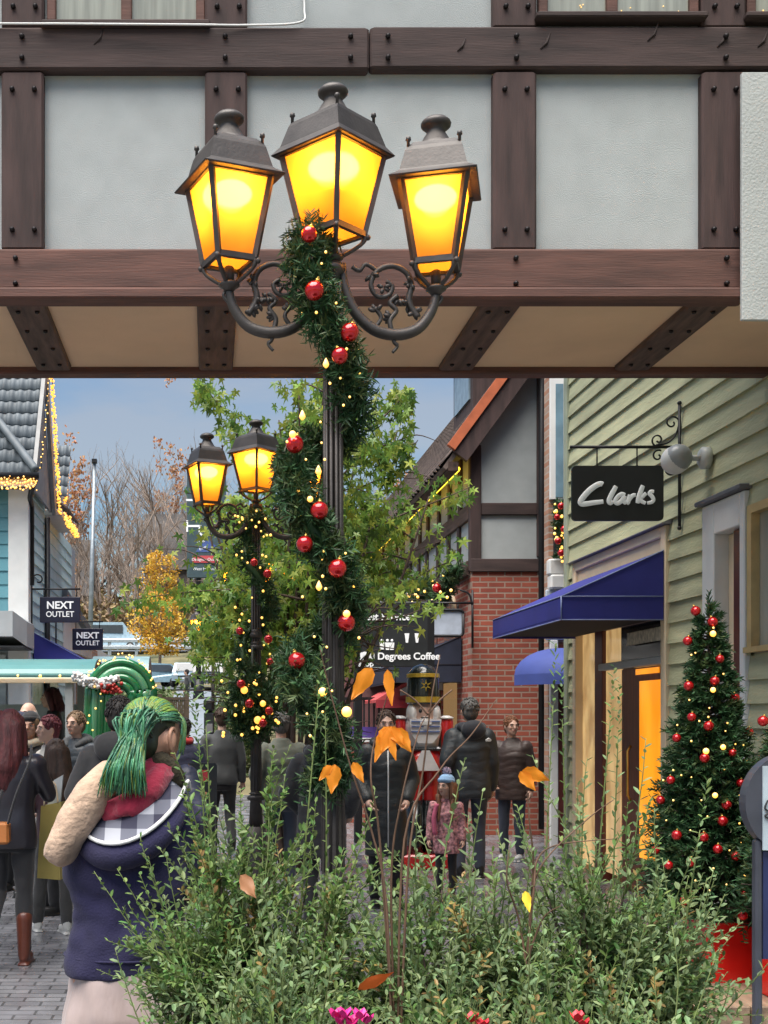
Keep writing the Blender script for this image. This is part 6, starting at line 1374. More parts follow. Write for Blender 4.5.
    for J in AJ:
        e = J[2] - (J[2] - J[1]).normalized() * .01; c.limb([J[0] - Vector((0, 0, .02)), J[1], e], [.078 + p * .7, .058 + p * .7, .045 + p * .6])
        c.ell(J[0] + Vector((0, 0, -.02)), (.082 + p * .6, .082 + p * .5, .075 + p * .5), 12, 8)
    c = remesh(c, vox, 5)
    if p:                                                           # quilting: real rolls round the body
        c.v = [(v[0] * (1 + .012 * abs(math.sin(v[2] * 36 + 1.6 * mnoise.noise((v[0] * 7, v[1] * 7, v[2] * 3)))) ** .6), v[1] * (1 + .04 * abs(math.sin(v[2] * 36 + 1.6 * mnoise.noise((v[0] * 7, v[1] * 7, v[2] * 3)))) ** .6), v[2]) if abs(v[0]) < .2 * w + p else v for v in c.v]
    c.v = [tuple(Vector(v) + Vector((1, 1, .3)) * .011 * mnoise.noise((v[0] * 9 + X * 5, v[1] * 9, v[2] * 6))) for v in c.v]
    co = c.build('coat', coat, t)
    if hood is not None:
        q = MB(); q.ell((0, -.115, 1.44), (.125, .07, .10), 16, 10); q.capsule((-.1, -.04, 1.47), (.1, -.04, 1.47), .05, .05); q.capsule((-.11, .02, 1.46), (-.06, .08, 1.42), .045, .03); q.capsule((.11, .02, 1.46), (.06, .08, 1.42), .045, .03); q = remesh(q, vox, 4); q.build('hood', hood, co)
    # trousers
    q = MB(); q.loft([(.78, 0, 0, .15, .11), (.9, 0, 0, .165, .12), (1.02, 0, 0, .145, .105)], 18)
    for J in LJ:
        f = (J[1] - J[2]).normalized(); q.limb([J[0] - Vector((0, 0, .02)), J[1], J[2] + f * .03], [.092, .066, .055 if not boots else .045])
    q = remesh(q, vox, 4); q.v = [tuple(Vector(v) + Vector((1, 1, 0)) * .008 * mnoise.noise((v[0] * 11, v[1] * 11, v[2] * 9 + Y))) for v in q.v]; q.build('trousers', tro, t)
    for J in LJ:
        q = MB(); a = J[2]; q.ell((a.x, a.y + .06, a.z - .038), (.045, .125, .04), 14, 8); q.capsule(a + Vector((0, -.015, -.02)), a + Vector((0, -.005, .04 if not boots else .24)), .042, .045 if not boots else .058); q.box(a.x - .042, a.x + .042, a.y - .06, a.y + .17, a.z - .085, a.z - .062, 0, .01); q = remesh(q, .010, 3)
        q.build('shoe' if not boots else 'boot', boots or shoe, t)
    # hair and hats
    if hair:
        q = MB()
        if style == 'bald': q.ell(hp(0, -.03, -.005), (.079, .075, .07), 16, 10, 0, M)
        else: q.ell(hp(0, -.016, .026), (.086, .1, .098), 18, 12, 0, M); q.ell(hp(0, -.045, -.02), (.078, .062, .085), 14, 10, 0, M)
        if style == 'long':
            for s_ in (-1, 1): q.limb([hp(s_ * .06, .0, .04), hp(s_ * .085, -.01, -.07), hp(s_ * .09, -.02, -.2), hp(s_ * .075, .0, -.32)], [.04, .04, .042, .025])
            q.limb([hp(0, -.06, 0), hp(0, -.09, -.14), hp(0, -.12, -.27), hp(0, -.115, -.40)], [.08, .085, .085, .05]); q.limb([hp(-.05, -.06, 0), hp(-.06, -.09, -.2), hp(-.05, -.11, -.38)], [.06, .06, .035]); q.limb([hp(.05, -.06, 0), hp(.06, -.09, -.2), hp(.05, -.11, -.38)], [.06, .06, .035])
        if style == 'bob':
            for s_ in (-1, 1): q.limb([hp(s_ * .06, .03, .05), hp(s_ * .088, .0, -.05), hp(s_ * .075, -.02, -.13)], [.035, .038, .03])
            q.capsule(hp(0, -.06, 0), hp(0, -.075, -.12), .075, .065)
        q = remesh(q, vox * .8, 2)
        q.v = [tuple(Vector(v) + rv(.0012)) for v in q.v]
        if style == 'short':                                         # tufts lying along the scalp
            for _ in range(170):
                a, el = random.uniform(0, 6.283), random.uniform(-.2, 1.5); c0 = Vector((.084 * math.cos(a) * math.cos(el), .098 * math.sin(a) * math.cos(el) - .016, .096 * math.sin(el) + .026))
                if c0.y > .05 and c0.z < .085: continue
                d = Vector((random.uniform(-.4, .4), random.uniform(-.2, .6), -.8)); n_ = Vector((c0.x, c0.y + .016, c0.z - .026)).normalized(); d = (d - n_ * d.dot(n_)).normalized()
                q.tube([hp(*(c0 - d * .012 + n_ * .0)), hp(*(c0 + d * .004 + n_ * .006)), hp(*(c0 + d * .024 + n_ * .003))], [.004, .0065, .001], 5)
        q.build('hair', hair, t)
        if style in ('long', 'bob'):                                 # loose locks over the shell
            q = MB(); Lk = .42 if style == 'long' else .15
            for _ in range(70):
                a = random.uniform(-1.25, 1.25); r0 = Vector((math.sin(a) * .083, -math.cos(a) * .1 - .005, random.uniform(-.02, .06)));
                if style == 'bob' and False: continue
                P = [hp(r0.x * .8, r0.y * .8, r0.z + .05), hp(r0.x * 1.1, r0.y * 1.12, r0.z - Lk * .25), hp(r0.x * 1.2, r0.y * 1.25 - .02, -Lk * .6), hp(r0.x * 1.05 + random.uniform(-.02, .02), r0.y * 1.2 - .02, -Lk * random.uniform(.85, 1.08))]
                q.tube(crom(P, 4), [.008] * 8 + [.007, .006, .005, .004, .002], 5, 0, True)
            q.build('locks', hair, t)
    if hat:
        q = MB(); q.ell(hp(0, -.018, .066), (.088, .104, .082), 18, 10, 0, M); q.lathe([(.084, -.02), (.094, -.013), (.095, .018), (.086, .026)], (0, 0, 0), 22, 0, True, .98, 1.14); n_ = 88
        q.v[-n_:] = [tuple(hp(v[0], v[1] - .012, v[2] + .058 + .12 * v[1])) for v in q.v[-n_:]]; ho = q.build('hat', hat, t)
        if pom:
            q = MB(); c_ = hp(0, -.02, .175)
            for _ in range(160): d = rv().normalized(); sprig(q, c_ + d * .02, d, .03, .02, 3, .003)
            q.ell(c_, .035, 10, 8); q.build('pompom', pom, ho)
    if scarf:
        q = MB(); q.tube([(.085 * math.cos(a), .085 * math.sin(a) - .005, 1.47 + .012 * math.sin(3 * a)) for a in [k_ * math.pi / 9 for k_ in range(19)]], .04, 10); q.build('scarf', scarf, t)
    return t
def sub(mb, name, m, t, lab=None):
    o = mb.build(name, m, t)
    if lab: o['label'] = lab
    return o

# ---- the woman with green hair, nearest
Yf = 3.8
gw = thing('person', 'woman with a green ponytail and navy hoodie seen from behind, biggest person', 'person', (fx(125, Yf), Yf, 0))
def S(x, y, dy=0.): v = at(x, y, Yf); return Vector((v.x - gw.location.x, dy, v.z))
hd = S(152, 737); hd.y = .02; turn = R(-40); Mh = Matrix.Rotation(turn, 3, 'Z') @ Matrix.Rotation(R(-8), 3, 'X'); hq = lambda x, y, z: hd + Mh @ Vector((x, y, z))
b = MB(); b.ell(hd, (.076, .096, .113), 20, 14, 0, Mh); b.ell(hq(0, .036, -.055), (.055, .056, .058), 14, 9, 0, Mh); b.ell(hq(0, .068, -.088), (.027, .026, .022), 10, 7, 0, Mh); b.capsule(hq(0, .09, .012), hq(0, .112, -.022), .010, .014, 8); b.ell(hq(0, .09, -.056), (.026, .013, .013), 10, 6, 0, Mh)
for s_ in (-1, 1): b.ell(hq(s_ * .083, -.006, -.014), (.015, .025, .037), 10, 8, 0, Mh); b.ell(hq(s_ * .079, -.002, -.04), (.012, .014, .016), 8, 6, 0, Mh)
b.capsule(Vector((.02, -.01, 1.36)), hq(0, -.012, -.08), .056, .052); b.loft([(.8, 0, 0, .15, .1), (1.0, 0, 0, .13, .09), (1.2, 0, 0, .15, .1), (1.33, 0, 0, .12, .08)], 16)
GA = [[Vector((-.125, 0, 1.29)), Vector((-.125, .09, 1.09)), Vector((-.07, .28, 1.1))], [Vector((.15, 0, 1.29)), Vector((.205, .09, 1.07)), Vector((.12, .30, 1.10))]]
for J in GA: b.limb(J, [.05, .04, .028]); d = (J[2] - J[1]).normalized(); b.capsule(J[2], J[2] + d * .07, .028, .034)
for s_ in (-1, 1): b.limb([(s_ * .09, 0, .85), (s_ * .095, .02, .47), (s_ * .1, 0, .08)], [.075, .052, .036])
b = remesh(b, .010, 3)
for J in GA:
    d = (J[2] - J[1]).normalized(); side = Vector((0, 0, 1)); inw = side.cross(d)
    for f in range(4): o = side * (.026 - .0175 * f); L = (.062, .072, .068, .052)[f]; r0 = J[2] + d * .07; b.tube([r0 + o - d * .02, r0 + o + d * L * .55, r0 + o + d * L * .95 + inw * L * .35, r0 + o + d * L * .9 + inw * L * .75], [.0105, .0098, .009, .007], 7)
    b.tube([J[2] + side * .02 + d * .02, J[2] + side * .042 + d * .055, J[2] + side * .034 + d * .085 + inw * .03], [.013, .0115, .008], 7)
for s_ in (-1, 1): b.ell(hq(s_ * .031, .083, .004), (.013, .009, .0075), 8, 6, 1, Mh); b.ell(hq(s_ * .031, .09, .004), (.006, .004, .0065), 7, 5, 2, Mh); b.tube([hq(s_ * .014, .096, .022), hq(s_ * .032, .096, .027), hq(s_ * .05, .085, .021)], .004, 5, 2)
b.tube([hq(-.022, .0945, -.056), hq(0, .102, -.053), hq(.022, .0945, -.056)], [.003, .0055, .003], 6, 3)
for s_ in (-1, 1):
    b.tube(crom([hq(s_ * .078, .008, -.034), hq(s_ * .086, -.006, -.042), hq(s_ * .092, -.022, -.018), hq(s_ * .094, -.026, .008), hq(s_ * .09, -.012, .026), hq(s_ * .082, .008, .02), hq(s_ * .079, .01, .004)], 4), .0058, 6)
    b.tube(crom([hq(s_ * .08, .004, -.022), hq(s_ * .088, -.012, -.014), hq(s_ * .089, -.014, .008)], 4), .004, 5)
b.build('body', [skin_m, white_paint, eye_m, lip_m], gw)
hoodie_m = mat('navy_fleece', (.017, .015, .052), .9, var=.3, scale=9, bump=.35, bscale=160, sheen=.04)
c = MB(); c.loft([(.825, -.008, .0, .178, .145), (.85, -.008, .0, .18, .148), (.95, -.002, 0, .165, .135), (.995, .004, 0, .153, .122), (1.03, .004, 0, .162, .128), (1.1, .004, 0, .186, .148), (1.22, .006, 0, .188, .145), (1.31, .01, -.005, .165, .12), (1.37, .01, -.01, .11, .09), (1.41, .015, -.01, .08, .08)], 26)
for J in GA: c.ell(J[0], (.078, .085, .076), 14, 9); c.limb([J[0], J[1], J[2]], [.08, .066, .052])
c = remesh(c, .0095, 8)
def fold(v):
    x, y, z = v; n1 = mnoise.noise((x * 6 + z * 4, y * 6, z * 9)); n2 = mnoise.noise((x * 14, y * 14, z * 22 + 5)); k = max(0, 1 - abs(z - 1.0) / .14)
    d = Vector((x, y, 0)); d = d.normalized() if d.length > .01 else d
    return tuple(Vector(v) + d * (.016 * n1 + .006 * n2 * (1 + 1.5 * k)))
c.v = [fold(v) for v in c.v]
hood_o = c.build('hoodie', hoodie_m, gw)
q = MB(); q.tube([(.177 * math.cos(a) - .006, .146 * math.sin(a), .885) for a in [k * math.pi / 20 for k in range(41)]], .004, 6); sub(q, 'hem_seam', hoodie_m, hood_o)
# hood lying on the back: outer navy roll, plaid lining, pale cord edge
plaid, nt_n, nb_, L_n = new_mat('plaid_lining')
_N = nt_n.nodes.new; tc = _N('ShaderNodeTexCoord'); sp_ = _N('ShaderNodeSeparateXYZ'); L_n(tc.outputs['Object'], sp_.inputs[0])
def stripe(axis, per):
    m1 = _N('ShaderNodeMath'); m1.operation = 'MULTIPLY'; m1.inputs[1].default_value = 1 / per; L_n(sp_.outputs[axis], m1.inputs[0]); m2 = _N('ShaderNodeMath'); m2.operation = 'FRACT'; L_n(m1.outputs[0], m2.inputs[0]); m3 = _N('ShaderNodeMath'); m3.operation = 'GREATER_THAN'; m3.inputs[1].default_value = .5; L_n(m2.outputs[0], m3.inputs[0]); return m3.outputs[0]
ad = _N('ShaderNodeMath'); ad.operation = 'ADD'; L_n(stripe('X', .095), ad.inputs[0]); L_n(stripe('Z', .08), ad.inputs[1]); hv = _N('ShaderNodeMath'); hv.operation = 'MULTIPLY'; hv.inputs[1].default_value = .5; L_n(ad.outputs[0], hv.inputs[0])
rp = _N('ShaderNodeValToRGB'); rp.color_ramp.interpolation = 'CONSTANT'; rp.color_ramp.elements[0].color = (.035, .035, .06, 1); rp.color_ramp.elements[1].position = .9; rp.color_ramp.elements[1].color = (.36, .37, .41, 1); e_ = rp.color_ramp.elements.new(.4); e_.color = (.13, .135, .17, 1)
L_n(hv.outputs[0], rp.inputs['Fac']); L_n(rp.outputs['Color'], nb_.inputs['Base Color']); nb_.inputs['Roughness'].default_value = .9
def hoodcurve(rx, ry, z0, sag, n=22, a0=-12, a1=192):
    P = []
    for k in range(n + 1):
        a = R(lerp(a0, a1, k / n)); P.append(Vector((.025 + rx * math.cos(a), -.02 - ry * math.sin(a), z0 + .05 * math.cos(a) - sag * max(0, math.sin(a)) ** 1.5)))
    return P
rim = hoodcurve(.155, .19, 1.335, .09); inner = hoodcurve(.095, .085, 1.375, .05); mid = hoodcurve(.13, .155, 1.36, .06); low = hoodcurve(.15, .165, 1.27, .11)
q = MB(); q.rings([inner, [a.lerp(b_, .5) + Vector((0, 0, .014)) for a, b_ in zip(inner, mid)], mid, rim], 0, True, False, False)
q.v = [tuple(Vector(v) + Vector((1, 1, 1)) * .008 * mnoise.noise((v[0] * 16, v[1] * 16, 2))) for v in q.v]; sub(q, 'hood_lining', plaid, hood_o)
q = MB(); P = [a.lerp(b_, .45) + Vector((0, .025, 0)) for a, b_ in zip(rim, low)]; q.tube(P, [.016 + .030 * math.sin(math.pi * k / (len(P) - 1)) for k in range(len(P))], 12); sub(q, 'hood', hoodie_m, hood_o)
q = MB(); q.tube([p + Vector((0, -.004, .002)) for p in rim], .0062, 8); q.tube(crom([rim[2], rim[1] + Vector((.012, -.015, .025)), rim[0] + Vector((.02, -.02, -.005))], 4), .006, 6); sub(q, 'hood_cord', white_paint, hood_o)
crim = mat('crimson_wool', (.30, .012, .04), .9, var=.25, scale=10, bump=.4, bscale=90, sheen=.3)
q = MB(); sc_p = hoodcurve(.098, .112, 1.405, .060); q.tube(sc_p, [.026 + .018 * math.sin(math.pi * k / (len(sc_p) - 1)) for k in range(len(sc_p))], 14); q.tube([p + Vector((0, .03, .035)) for p in hoodcurve(.085, .08, 1.405, .03)], .027, 12)
q = remesh(q, .0085, 3); q.v = [tuple(Vector(v) + Vector((1, 1, 1)) * (.016 * mnoise.noise((v[0] * 15, v[1] * 15, v[2] * 30)) + .006 * mnoise.noise((v[0] * 40, v[1] * 40, v[2] * 60)))) for v in q.v]; sub(q, 'scarf', crim, gw)
q = MB(); q.tube(crom([S(150, 762, -.02), S(163, 762, -.05), S(174, 775, -.02), S(176, 792, .04)], 5), [.022 + .012 * math.sin(math.pi * k / 15) for k in range(16)], 12)
q.v = [tuple(Vector(v) + rv(.004)) for v in q.v]; sub(q, 'fur_collar', mat('olive_fur', (.045, .036, .02), .95, var=.5, scale=40, bump=.8, bscale=90), gw)
# fleece slung over the left shoulder
fl_m = mat('beige_fleece', (.40, .28, .20), .95, var=.2, scale=14, bump=.8, bscale=55, sheen=.1)
q = MB(); q.limb([S(133, 772, -.02), S(112, 775, -.09), S(94, 795, -.12), S(79, 820, -.13), S(68, 845, -.13)], [.042, .053, .060, .060, .050]); q.limb([S(112, 775, -.03), S(88, 815, -.06), S(73, 838, -.06)], [.042, .05, .044])
q = remesh(q, .0095, 5); q.v = [tuple(Vector(v) + Vector((1, 1, 1)) * (.020 * mnoise.noise((v[0] * 10, v[1] * 10, v[2] * 10)) + .003 * mnoise.noise((v[0] * 60, v[1] * 60, v[2] * 60)))) for v in q.v]
fo = q.build('fleece', fl_m); fo.location = gw.location; tag(fo, 'beige fleece slung over the left shoulder of the green-haired woman', 'fleece')
# satin trousers
q = MB(); q.loft([(.13, 0, .01, .205, .12), (.3, 0, .01, .20, .125), (.62, 0, -.005, .185, .145), (.72, 0, -.01, .175, .145), (.82, 0, 0, .165, .135), (.9, 0, 0, .15, .115)], 30)
for s_ in (-1, 1): q.limb([(s_ * .09, 0, .52), (s_ * .095, .03, .40), (s_ * .10, .0, .14)], [.07, .085, .09])
q = remesh(q, .011, 5)
q.v = [tuple(Vector(v) + Vector((v[0], v[1], 0)).normalized() * (.026 * mnoise.noise((v[0] * 10 + v[2] * 4, v[1] * 10, v[2] * 2.2)) + .006 * mnoise.noise((v[0] * 24 + v[2] * 7, v[1] * 24, v[2] * 3)) * (1 if v[2] < .86 else .2))) for v in q.v]
q.build('trousers', mat('satin_beige', (.37, .29, .27), .34, var=.10, scale=3, stretch=(5, 5, 1), sheen=.2, bump=.9, bscale=2.6, bstretch=(5, 5, 1.1)), gw)
for s_ in (-1, 1): q = MB(); q.ell((s_ * .1, .06, .045), (.048, .13, .045), 14, 8); q.box(s_ * .1 - .045, s_ * .1 + .045, -.07, .18, 0, .02, 0, .008); q.build('shoe', shoe_wht, gw)
# hair: cap of locks swept to the tie, then the ponytail
g_hair = mat('hair_green', (.040, .145, .075), .42, var=.5, scale=5, stretch=(6, 6, .7), island=.55, hue=.03, bump=.5, bscale=30, bstretch=(6, 6, .6))
g_dark = mat('hair_dark_roots', (.022, .030, .016), .4, var=.6, scale=6, stretch=(6, 6, .8), island=.3)
g_lime = mat('hair_lime', (.12, .19, .035), .42, var=.4, scale=5, island=.35, hue=.03)
tie = S(144, 722, -.085)
q = MB(); q.ell(hq(0, -.016, .03), (.076, .096, .09), 20, 14, 0, Mh); q.ell(hq(0, -.048, -.02), (.068, .054, .07), 14, 10, 0, Mh); q = remesh(q, .01, 2); q.build('hair', g_dark, gw)
q = MB(); random.seed(12)
for i in range(620):
    a = random.uniform(0, 6.283); el = random.uniform(-.55, 1.15); d = Vector((math.cos(a) * math.cos(el) * .087, math.sin(a) * math.cos(el) * .101, math.sin(el) * .1)); p = hq(d.x, d.y - .014, d.z + .022)
    lp_ = Mh.inverted() @ (p - hd)
    if lp_.y > .066 and el < .75: continue
    if lp_.x > -.01 and lp_.z < .045 and lp_.y > -.07: continue
    mdp = p.lerp(tie, .5); ctr = hq(0, -.014, .022); v_ = mdp - ctr; mdp = ctr + v_.normalized() * max(v_.length, .098)
    q2 = p.lerp(tie, .25); v_ = q2 - ctr; q2 = ctr + v_.normalized() * max(v_.length, .1)
    mi = 2 if d.z > .05 and random.random() < .75 else (0 if random.random() < .62 or d.z > .01 else 1)
    q.tube(crom([p, q2, mdp, tie + rv(.012)], 4), [.0026] * 9 + [.0022] * 4, 5, mi)
for i in range(60):
    a_ = random.uniform(-.01, .012); q.tube(crom([hq(.03 + a_, .06, .085), hq(.064, .062 + a_, .055), hq(.078, .052 + a_, .012), hq(.078, .05 + a_ * 1.5, random.uniform(-.05, -.015))], 4), [.0026] * 9 + [.002, .0016, .001, .0006], 5, 0 if i % 3 else 2)
q.build('swept_locks', [g_hair, g_dark, g_lime], gw)
q = MB()
q.limb([tie, S(134, 745, -.145), S(130, 768, -.16), S(128, 780, -.165)], [.022, .036, .042, .022])
q = remesh(q, .01, 3)
for i in range(430):
    o = Vector((random.gauss(0, .017), random.gauss(0, .014), random.gauss(0, .012))); u = random.uniform(-1, 1)
    e = S(127 + u * 23 + random.uniform(-3, 3), random.uniform(780, 797) - 6 * abs(u) * random.random(), -.19 + random.uniform(-.02, .03)); m1 = S(135 + u * 13, 742, -.155 + random.uniform(-.03, .01)); m2 = S(129 + u * 19, 765, -.185 + random.uniform(-.03, .01))
    k_ = random.uniform(.75, 1); P = crom([tie + o, tie + o + Vector((-.010 + .02 * u, -.05, .008)), m1, m2, m2.lerp(e, k_)], 5); n_ = len(P)
    q.tube(P, [.0036 * (1 - .75 * (j / (n_ - 1)) ** 2) for j in range(n_)], 5, 0 if random.random() < .85 else 2)
q.build('ponytail', [g_hair, g_dark, g_lime], gw)
q = MB(); c0 = tie + Vector((-.004, -.012, 0)); q.tube([c0 + Vector((.03 * math.cos(a), .012 * math.cos(a), .03 * math.sin(a))) for a in [k * math.pi / 8 for k in range(17)]], .008, 8); q.build('hair_tie', black_board, gw)

# ---- crowd on the left
lw = person('woman with long dark red hair, black jacket and brown boots walking away', fx(10, 8.1), 8.1, R(-4), 1.66, c_leather, c_black, None, h_red, 'long', .80, 0, ('down', 'up'), ('wb', 'stand'), R(-8), boots=boot_brn, vox=.012)
tg_ = person('teenage girl with long brown hair, grey trousers and white trainers beside the woman in black', fx(56, 9.2), 9.2, R(25), 1.45, cloth('plum', (.05, .02, .03)), cloth('charcoal_check', (.05, .05, .05), .4), shoe_wht, h_brown, 'long', .86, .0, ('front', 'pocket'), ('wf', 'stand'), R(15))
# handbag and shopping bag
hbg = thing('handbag', 'tan leather handbag with black strap hanging behind the woman in black', 'handbag', (fx(2, 7.9), 7.85, 0))
q = MB(); q.box(fx(-9, 7.85), fx(10, 7.85), 7.80, 7.90, fz(844, 7.85), fz(822, 7.85), 0, .015); W(q, 'body', mat('tan_leather', (.42, .15, .04), .4), hbg)
q = MB(); q.tube(crom([at(8, 824, 7.8), at(16, 795, 7.78), at(30, 760, 7.86), at(31, 745, 8.0)], 5), .008, 6); q.tube(crom([at(-5, 822, 7.8), at(0, 800, 7.8), at(2, 790, 7.82)], 5), .008, 6); W(q, 'strap', c_black, hbg)
sb = thing('shopping_bag', 'mustard paper shopping bag hanging between the woman in black and the teenage girl', 'shopping bag', (fx(50, 8.5), 8.5, 0)); Yq = 8.5
q = MB(); P0, P1 = [at(37, 878, Yq), at(60, 880, Yq), at(61, 802, Yq), at(41, 806, Yq)], None; q.prism(P0, (.02, .13, 0)); W(q, 'bag', mat('mustard_paper', (.42, .34, .10), .6, var=.15, scale=4, bump=.3, bscale=6), sb)
q = MB(); q.tube(crom([at(44, 806, Yq), at(47, 785, Yq), at(55, 784, Yq), at(58, 803, Yq)], 5), .006, 6); W(q, 'handle', cream_paint, sb)
q = MB(); q.prism([at(47, 806, Yq + .05), at(60, 804, Yq + .05), at(63, 775, Yq + .05), at(54, 780, Yq + .05)], (0, .05, 0)); W(q, 'tissue', mat('pale_tissue', (.5, .55, .58), .7), sb)
person('person in a black beanie and glasses facing the camera behind the long-haired woman', fx(31, 11.2), 11.2, R(172), 1.64, cloth('black_coat', (.015, .015, .016)), None, None, h_light, 'bob', .6, .01, ('pocket', 'pocket'), hat=c_black, skin=skin_m, scarf=cloth('cream', (.5, .42, .3)))
person('woman with cropped red hair in a cream fleece looking to the left', fx(51, 10.2), 10.2, R(118), 1.62, cloth('cream_fleece', (.52, .49, .43), .5), None, None, hairm('wine', (.13, .02, .03)), 'short', .7, .015, ('pocket', 'front'))
person('teenage boy with short light brown hair and a dark quilted jacket', fx(77, 11.5), 11.5, R(150), 1.66, puffer('slate', (.035, .045, .055)), c_black, None, h_light, 'short', .8, .02, ('pocket', 'pocket'), hood=c_dgrey)
person('man with short black hair in a black coat just left of the green ponytail', fx(118, 7.7), 7.7, R(-12), 1.73, c_black, None, None, h_black, 'short', .62, .01, ('pocket', 'pocket'), turn=R(15), hood=c_black, skin=skin_m)
person('person in a navy padded coat hidden behind the green-haired woman', fx(160, 7.4), 7.4, R(-10), 1.60, puffer('navy', (.014, .018, .04)), None, None, h_brown, 'short', .6, .02, ('pocket', 'pocket'))
person('stallholder with dark red hair standing under the teal stall canopy', fx(53, 13.35), 13.35, R(95), 1.66, c_black, None, None, h_red, 'bob', .8, 0, ('front', 'front'), z=.27)
person('older man with thin pale hair at the stall counter', fx(30, 12.3), 12.3, R(150), 1.76, c_dgrey, None, None, hairm('pale', (.35, .3, .26)), 'bald', .8, .01)
person('person with dark hair cut off by the left edge near the stall', fx(0, 11.6), 11.6, R(160), 1.62, c_dgrey, None, None, h_brown, 'bob', .8, .01)
person('person in a dark cap by the stall, behind the beanie wearer', fx(20, 12.0), 12.0, R(100), 1.64, c_navy, None, None, h_brown, 'short', .8, .01, hat=c_navy)
person('person with dark hair and a red scarf walking toward the pale path', fx(184, 14), 14.0, R(-8), 1.60, c_navy, c_jeans, None, h_black, 'short', .75, .01, scarf=cloth('red', (.5, .03, .03)), vox=.018)
person('man in a charcoal jumper walking away below the hanging basket', fx(222, 14.5), 14.5, R(5), 1.72, c_dgrey, c_black, None, h_brown, 'short', .84, 0, ('down', 'down'), ('wf', 'wb'), vox=.016)
person('pedestrian in black holding a bag far along the pale path', fx(187, 52), 52, R(80), 1.75, c_black, c_jeans, None, h_black, 'short', .85, 0, z=tz(52) + .12, vox=.03)
person('person in a grey-green jacket behind the thin maple stems', fx(281, 11.6), 11.6, R(10), 1.66, cloth('sage_grey', (.10, .11, .085)), c_jeans, None, h_grey, 'short', .84, .015, ('pocket', 'pocket'))
person('person in a black hooded coat below the big amber bulbs of the garland', fx(322, 9.2), 9.2, R(-20), 1.62, c_black, None, None, h_black, 'short', .62, .02, ('pocket', 'pocket'), hood=c_black, hat=c_black)
# ---- right of the post
pc = person('woman in a long black padded coat facing the camera behind the orange leaves', fx(386, 10.6), 10.6, R(178), 1.66, puffer('black', (.034, .037, .036)), c_black, None, h_brown, 'short', .46, .035, ('pocket', 'pocket'), hood=puffer('black_hood', (.02, .02, .021)), wide=.88)
q = MB(); q.tube([(0, .166, 1.40), (0, .19, 1.2), (0, .19, .9), (0, .185, .55)], .006, 6); sub(q, 'zip', white_paint, pc)
fa = person('tall man in a black quilted jacket seen from behind next to the nutcracker', fx(470, 12.5), 12.5, R(6), 1.80, puffer('quilt_black', (.027, .033, .038)), c_jeans, None, h_grey, 'short', .78, .04, ('pocket', 'down'), hood=cloth('black_hood', (.014, .016, .024)), wide=.92)
q = MB(); q.box(.10, .145, -.2, -.16, 1.33, 1.352, 0, .004); q.tube(crom([(.10, -.196, 1.345), (.12, -.2, 1.36), (.145, -.196, 1.34)], 4), .006, 5); sub(q, 'jacket_logo', white_paint, fa)
gi = person('little girl in a pale blue bobble hat and pink patterned coat', fx(446, 11.2), 11.2, R(165), 1.03, mat('pink_print', (.46, .22, .23), .8, var=.75, scale=26, detail=2), c_black, None, hairm('auburn', (.20, .09, .045)), 'long', .66, .02, ('down', 'down'), turn=R(-30), hat=mat('pale_blue_knit', (.26, .42, .62), .9, bump=.5, bscale=80), pom=mat('lilac_pompom', (.5, .42, .52), .95), vox=.016, skin=skin_p)
q = MB()
for s_ in (-1, 1): q.limb([(s_ * .09, .05, 1.52), (s_ * .1, .12, 1.36), (s_ * .1, .14, 1.16)], [.03, .035, .02])
q = remesh(q, .014, 2); sub(q, 'front_hair', hairm('auburn_front', (.20, .09, .045)), gi)
q = MB(); q.tube(crom([(.12, .13, 1.42), (.17, .15, 1.2), (.15, .16, .95)], 4), .035, 8); sub(q, 'pink_strap', mat('pink_strap', (.55, .12, .2), .8), gi)
def grow_head(o, k):
    for c in kids(o):
        if c.type == 'MESH' and c.data.users == 1:
            for v in c.data.vertices:
                f = max(0, min(1, (v.co.z - 1.40) / .14)); f = f * f * (3 - 2 * f); s_ = 1 + (k - 1) * f
                v.co = Vector((v.co.x * s_, .02 + (v.co.y - .02) * s_, 1.47 + (v.co.z - 1.47) * s_))
        grow_head(c, k)
grow_head(gi, 1.32)
person('ginger-haired man in a brown padded jacket standing by the brick corner', fx(512, 14.0), 14.0, R(150), 1.62, puffer('brown', (.055, .035, .03)), c_jeans, shoe_wht, h_ginger, 'short', .74, .035, ('down', 'pocket'), turn=R(40), skin=skin_p, wide=.95)
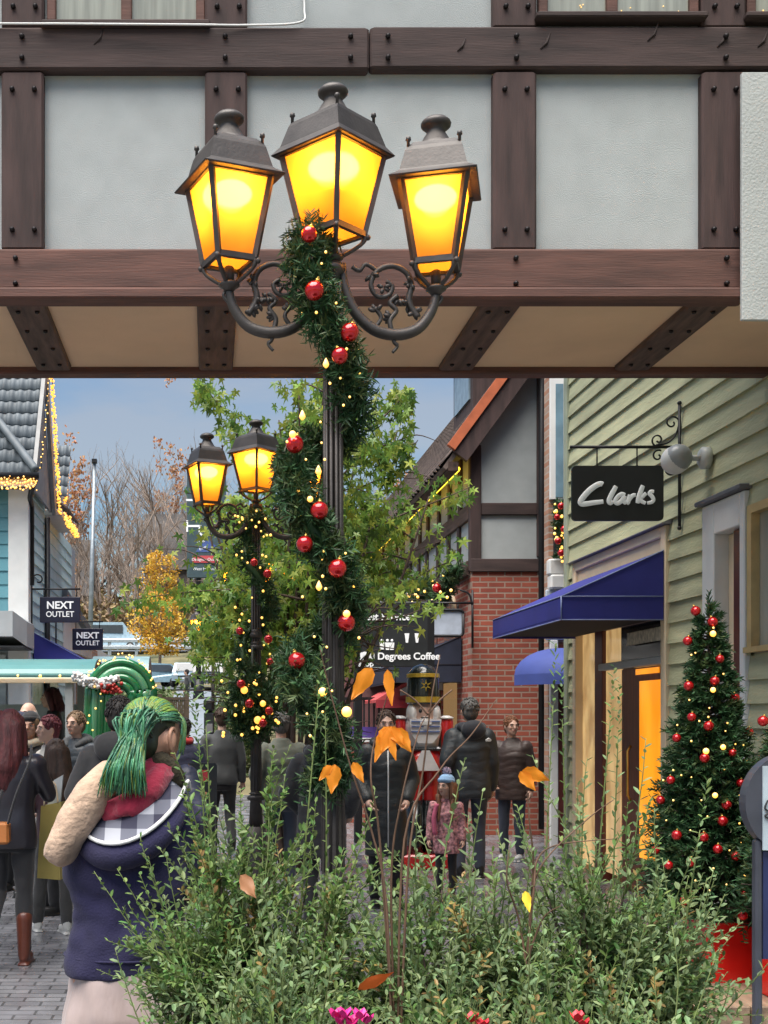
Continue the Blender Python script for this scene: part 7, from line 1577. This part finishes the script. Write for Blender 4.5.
# ------------------------------------------------------------------ sky, light, camera
w = bpy.data.worlds.new('World'); sc.world = w; w.use_nodes = True
nt = w.node_tree; N = nt.nodes.new; L = nt.links.new; bg = nt.nodes['Background']
SE, SR = R(70), R(214)
sky = N('ShaderNodeTexSky'); sky.sky_type = 'NISHITA'; sky.sun_disc = False; sky.sun_elevation = SE; sky.sun_rotation = SR; sky.air_density = 1.2; sky.dust_density = 1.5; sky.ozone_density = 2.
tc = N('ShaderNodeTexCoord'); mp = N('ShaderNodeMapping'); mp.inputs['Scale'].default_value = (1, 1, 3.2)
L(tc.outputs['Generated'], mp.inputs['Vector'])
n1 = N('ShaderNodeTexNoise'); n1.inputs['Scale'].default_value = 2.4; n1.inputs['Detail'].default_value = 6; n1.inputs['Roughness'].default_value = .5; L(mp.outputs[0], n1.inputs['Vector'])
rp = N('ShaderNodeValToRGB'); rp.color_ramp.elements[0].position = .40; rp.color_ramp.elements[0].color = (.02, .02, .02, 1); rp.color_ramp.elements[1].position = .62; rp.color_ramp.elements[1].color = (.6, .6, .6, 1); L(n1.outputs['Fac'], rp.inputs['Fac'])
mx = N('ShaderNodeMix'); mx.data_type = 'RGBA'; hs = N('ShaderNodeHueSaturation'); hs.inputs['Saturation'].default_value = 1.5; hs.inputs['Value'].default_value = .9; L(sky.outputs['Color'], hs.inputs['Color'])
L(rp.outputs['Color'], mx.inputs['Factor']); L(hs.outputs['Color'], mx.inputs['A']); mx.inputs['B'].default_value = (3.5, 3.45, 3.5, 1)
L(mx.outputs['Result'], bg.inputs['Color']); bg.inputs['Strength'].default_value = .052
sl = bpy.data.lights.new('sun', 'SUN'); sl.energy = 3.1; sl.angle = R(60); sl.color = (1, .95, .88)
so = bpy.data.objects.new('sun', sl); col.objects.link(so)
dsun = Vector((math.sin(SR) * math.cos(SE), math.cos(SR) * math.cos(SE), math.sin(SE)))     # towards the sun
so.rotation_euler = dsun.to_track_quat('Z', 'Y').to_euler()
cd = bpy.data.cameras.new('camera'); co_ = bpy.data.objects.new('camera', cd); col.objects.link(co_)
co_.location = (0, 0, H); co_.rotation_euler = (R(90), 0, 0)
cd.sensor_width = 36; cd.lens = 36 * F / 1024; cd.shift_x = (384 - VX) / 1024; cd.shift_y = (VY - 512) / 1024; cd.clip_start = .05; cd.clip_end = 2000
sc.camera = co_
vs = sc.view_settings; vs.view_transform = 'Standard'; vs.look = 'None'; vs.exposure = 1.6; vs.gamma = 1; vs.use_curve_mapping = False
sc.render.engine = 'CYCLES'; cy = sc.cycles; cy.use_denoising = True; cy.sample_clamp_indirect = 4; cy.max_bounces = 7; cy.diffuse_bounces = 3; cy.glossy_bounces = 3; cy.transparent_max_bounces = 12; cy.caustics_reflective = False; cy.caustics_refractive = False
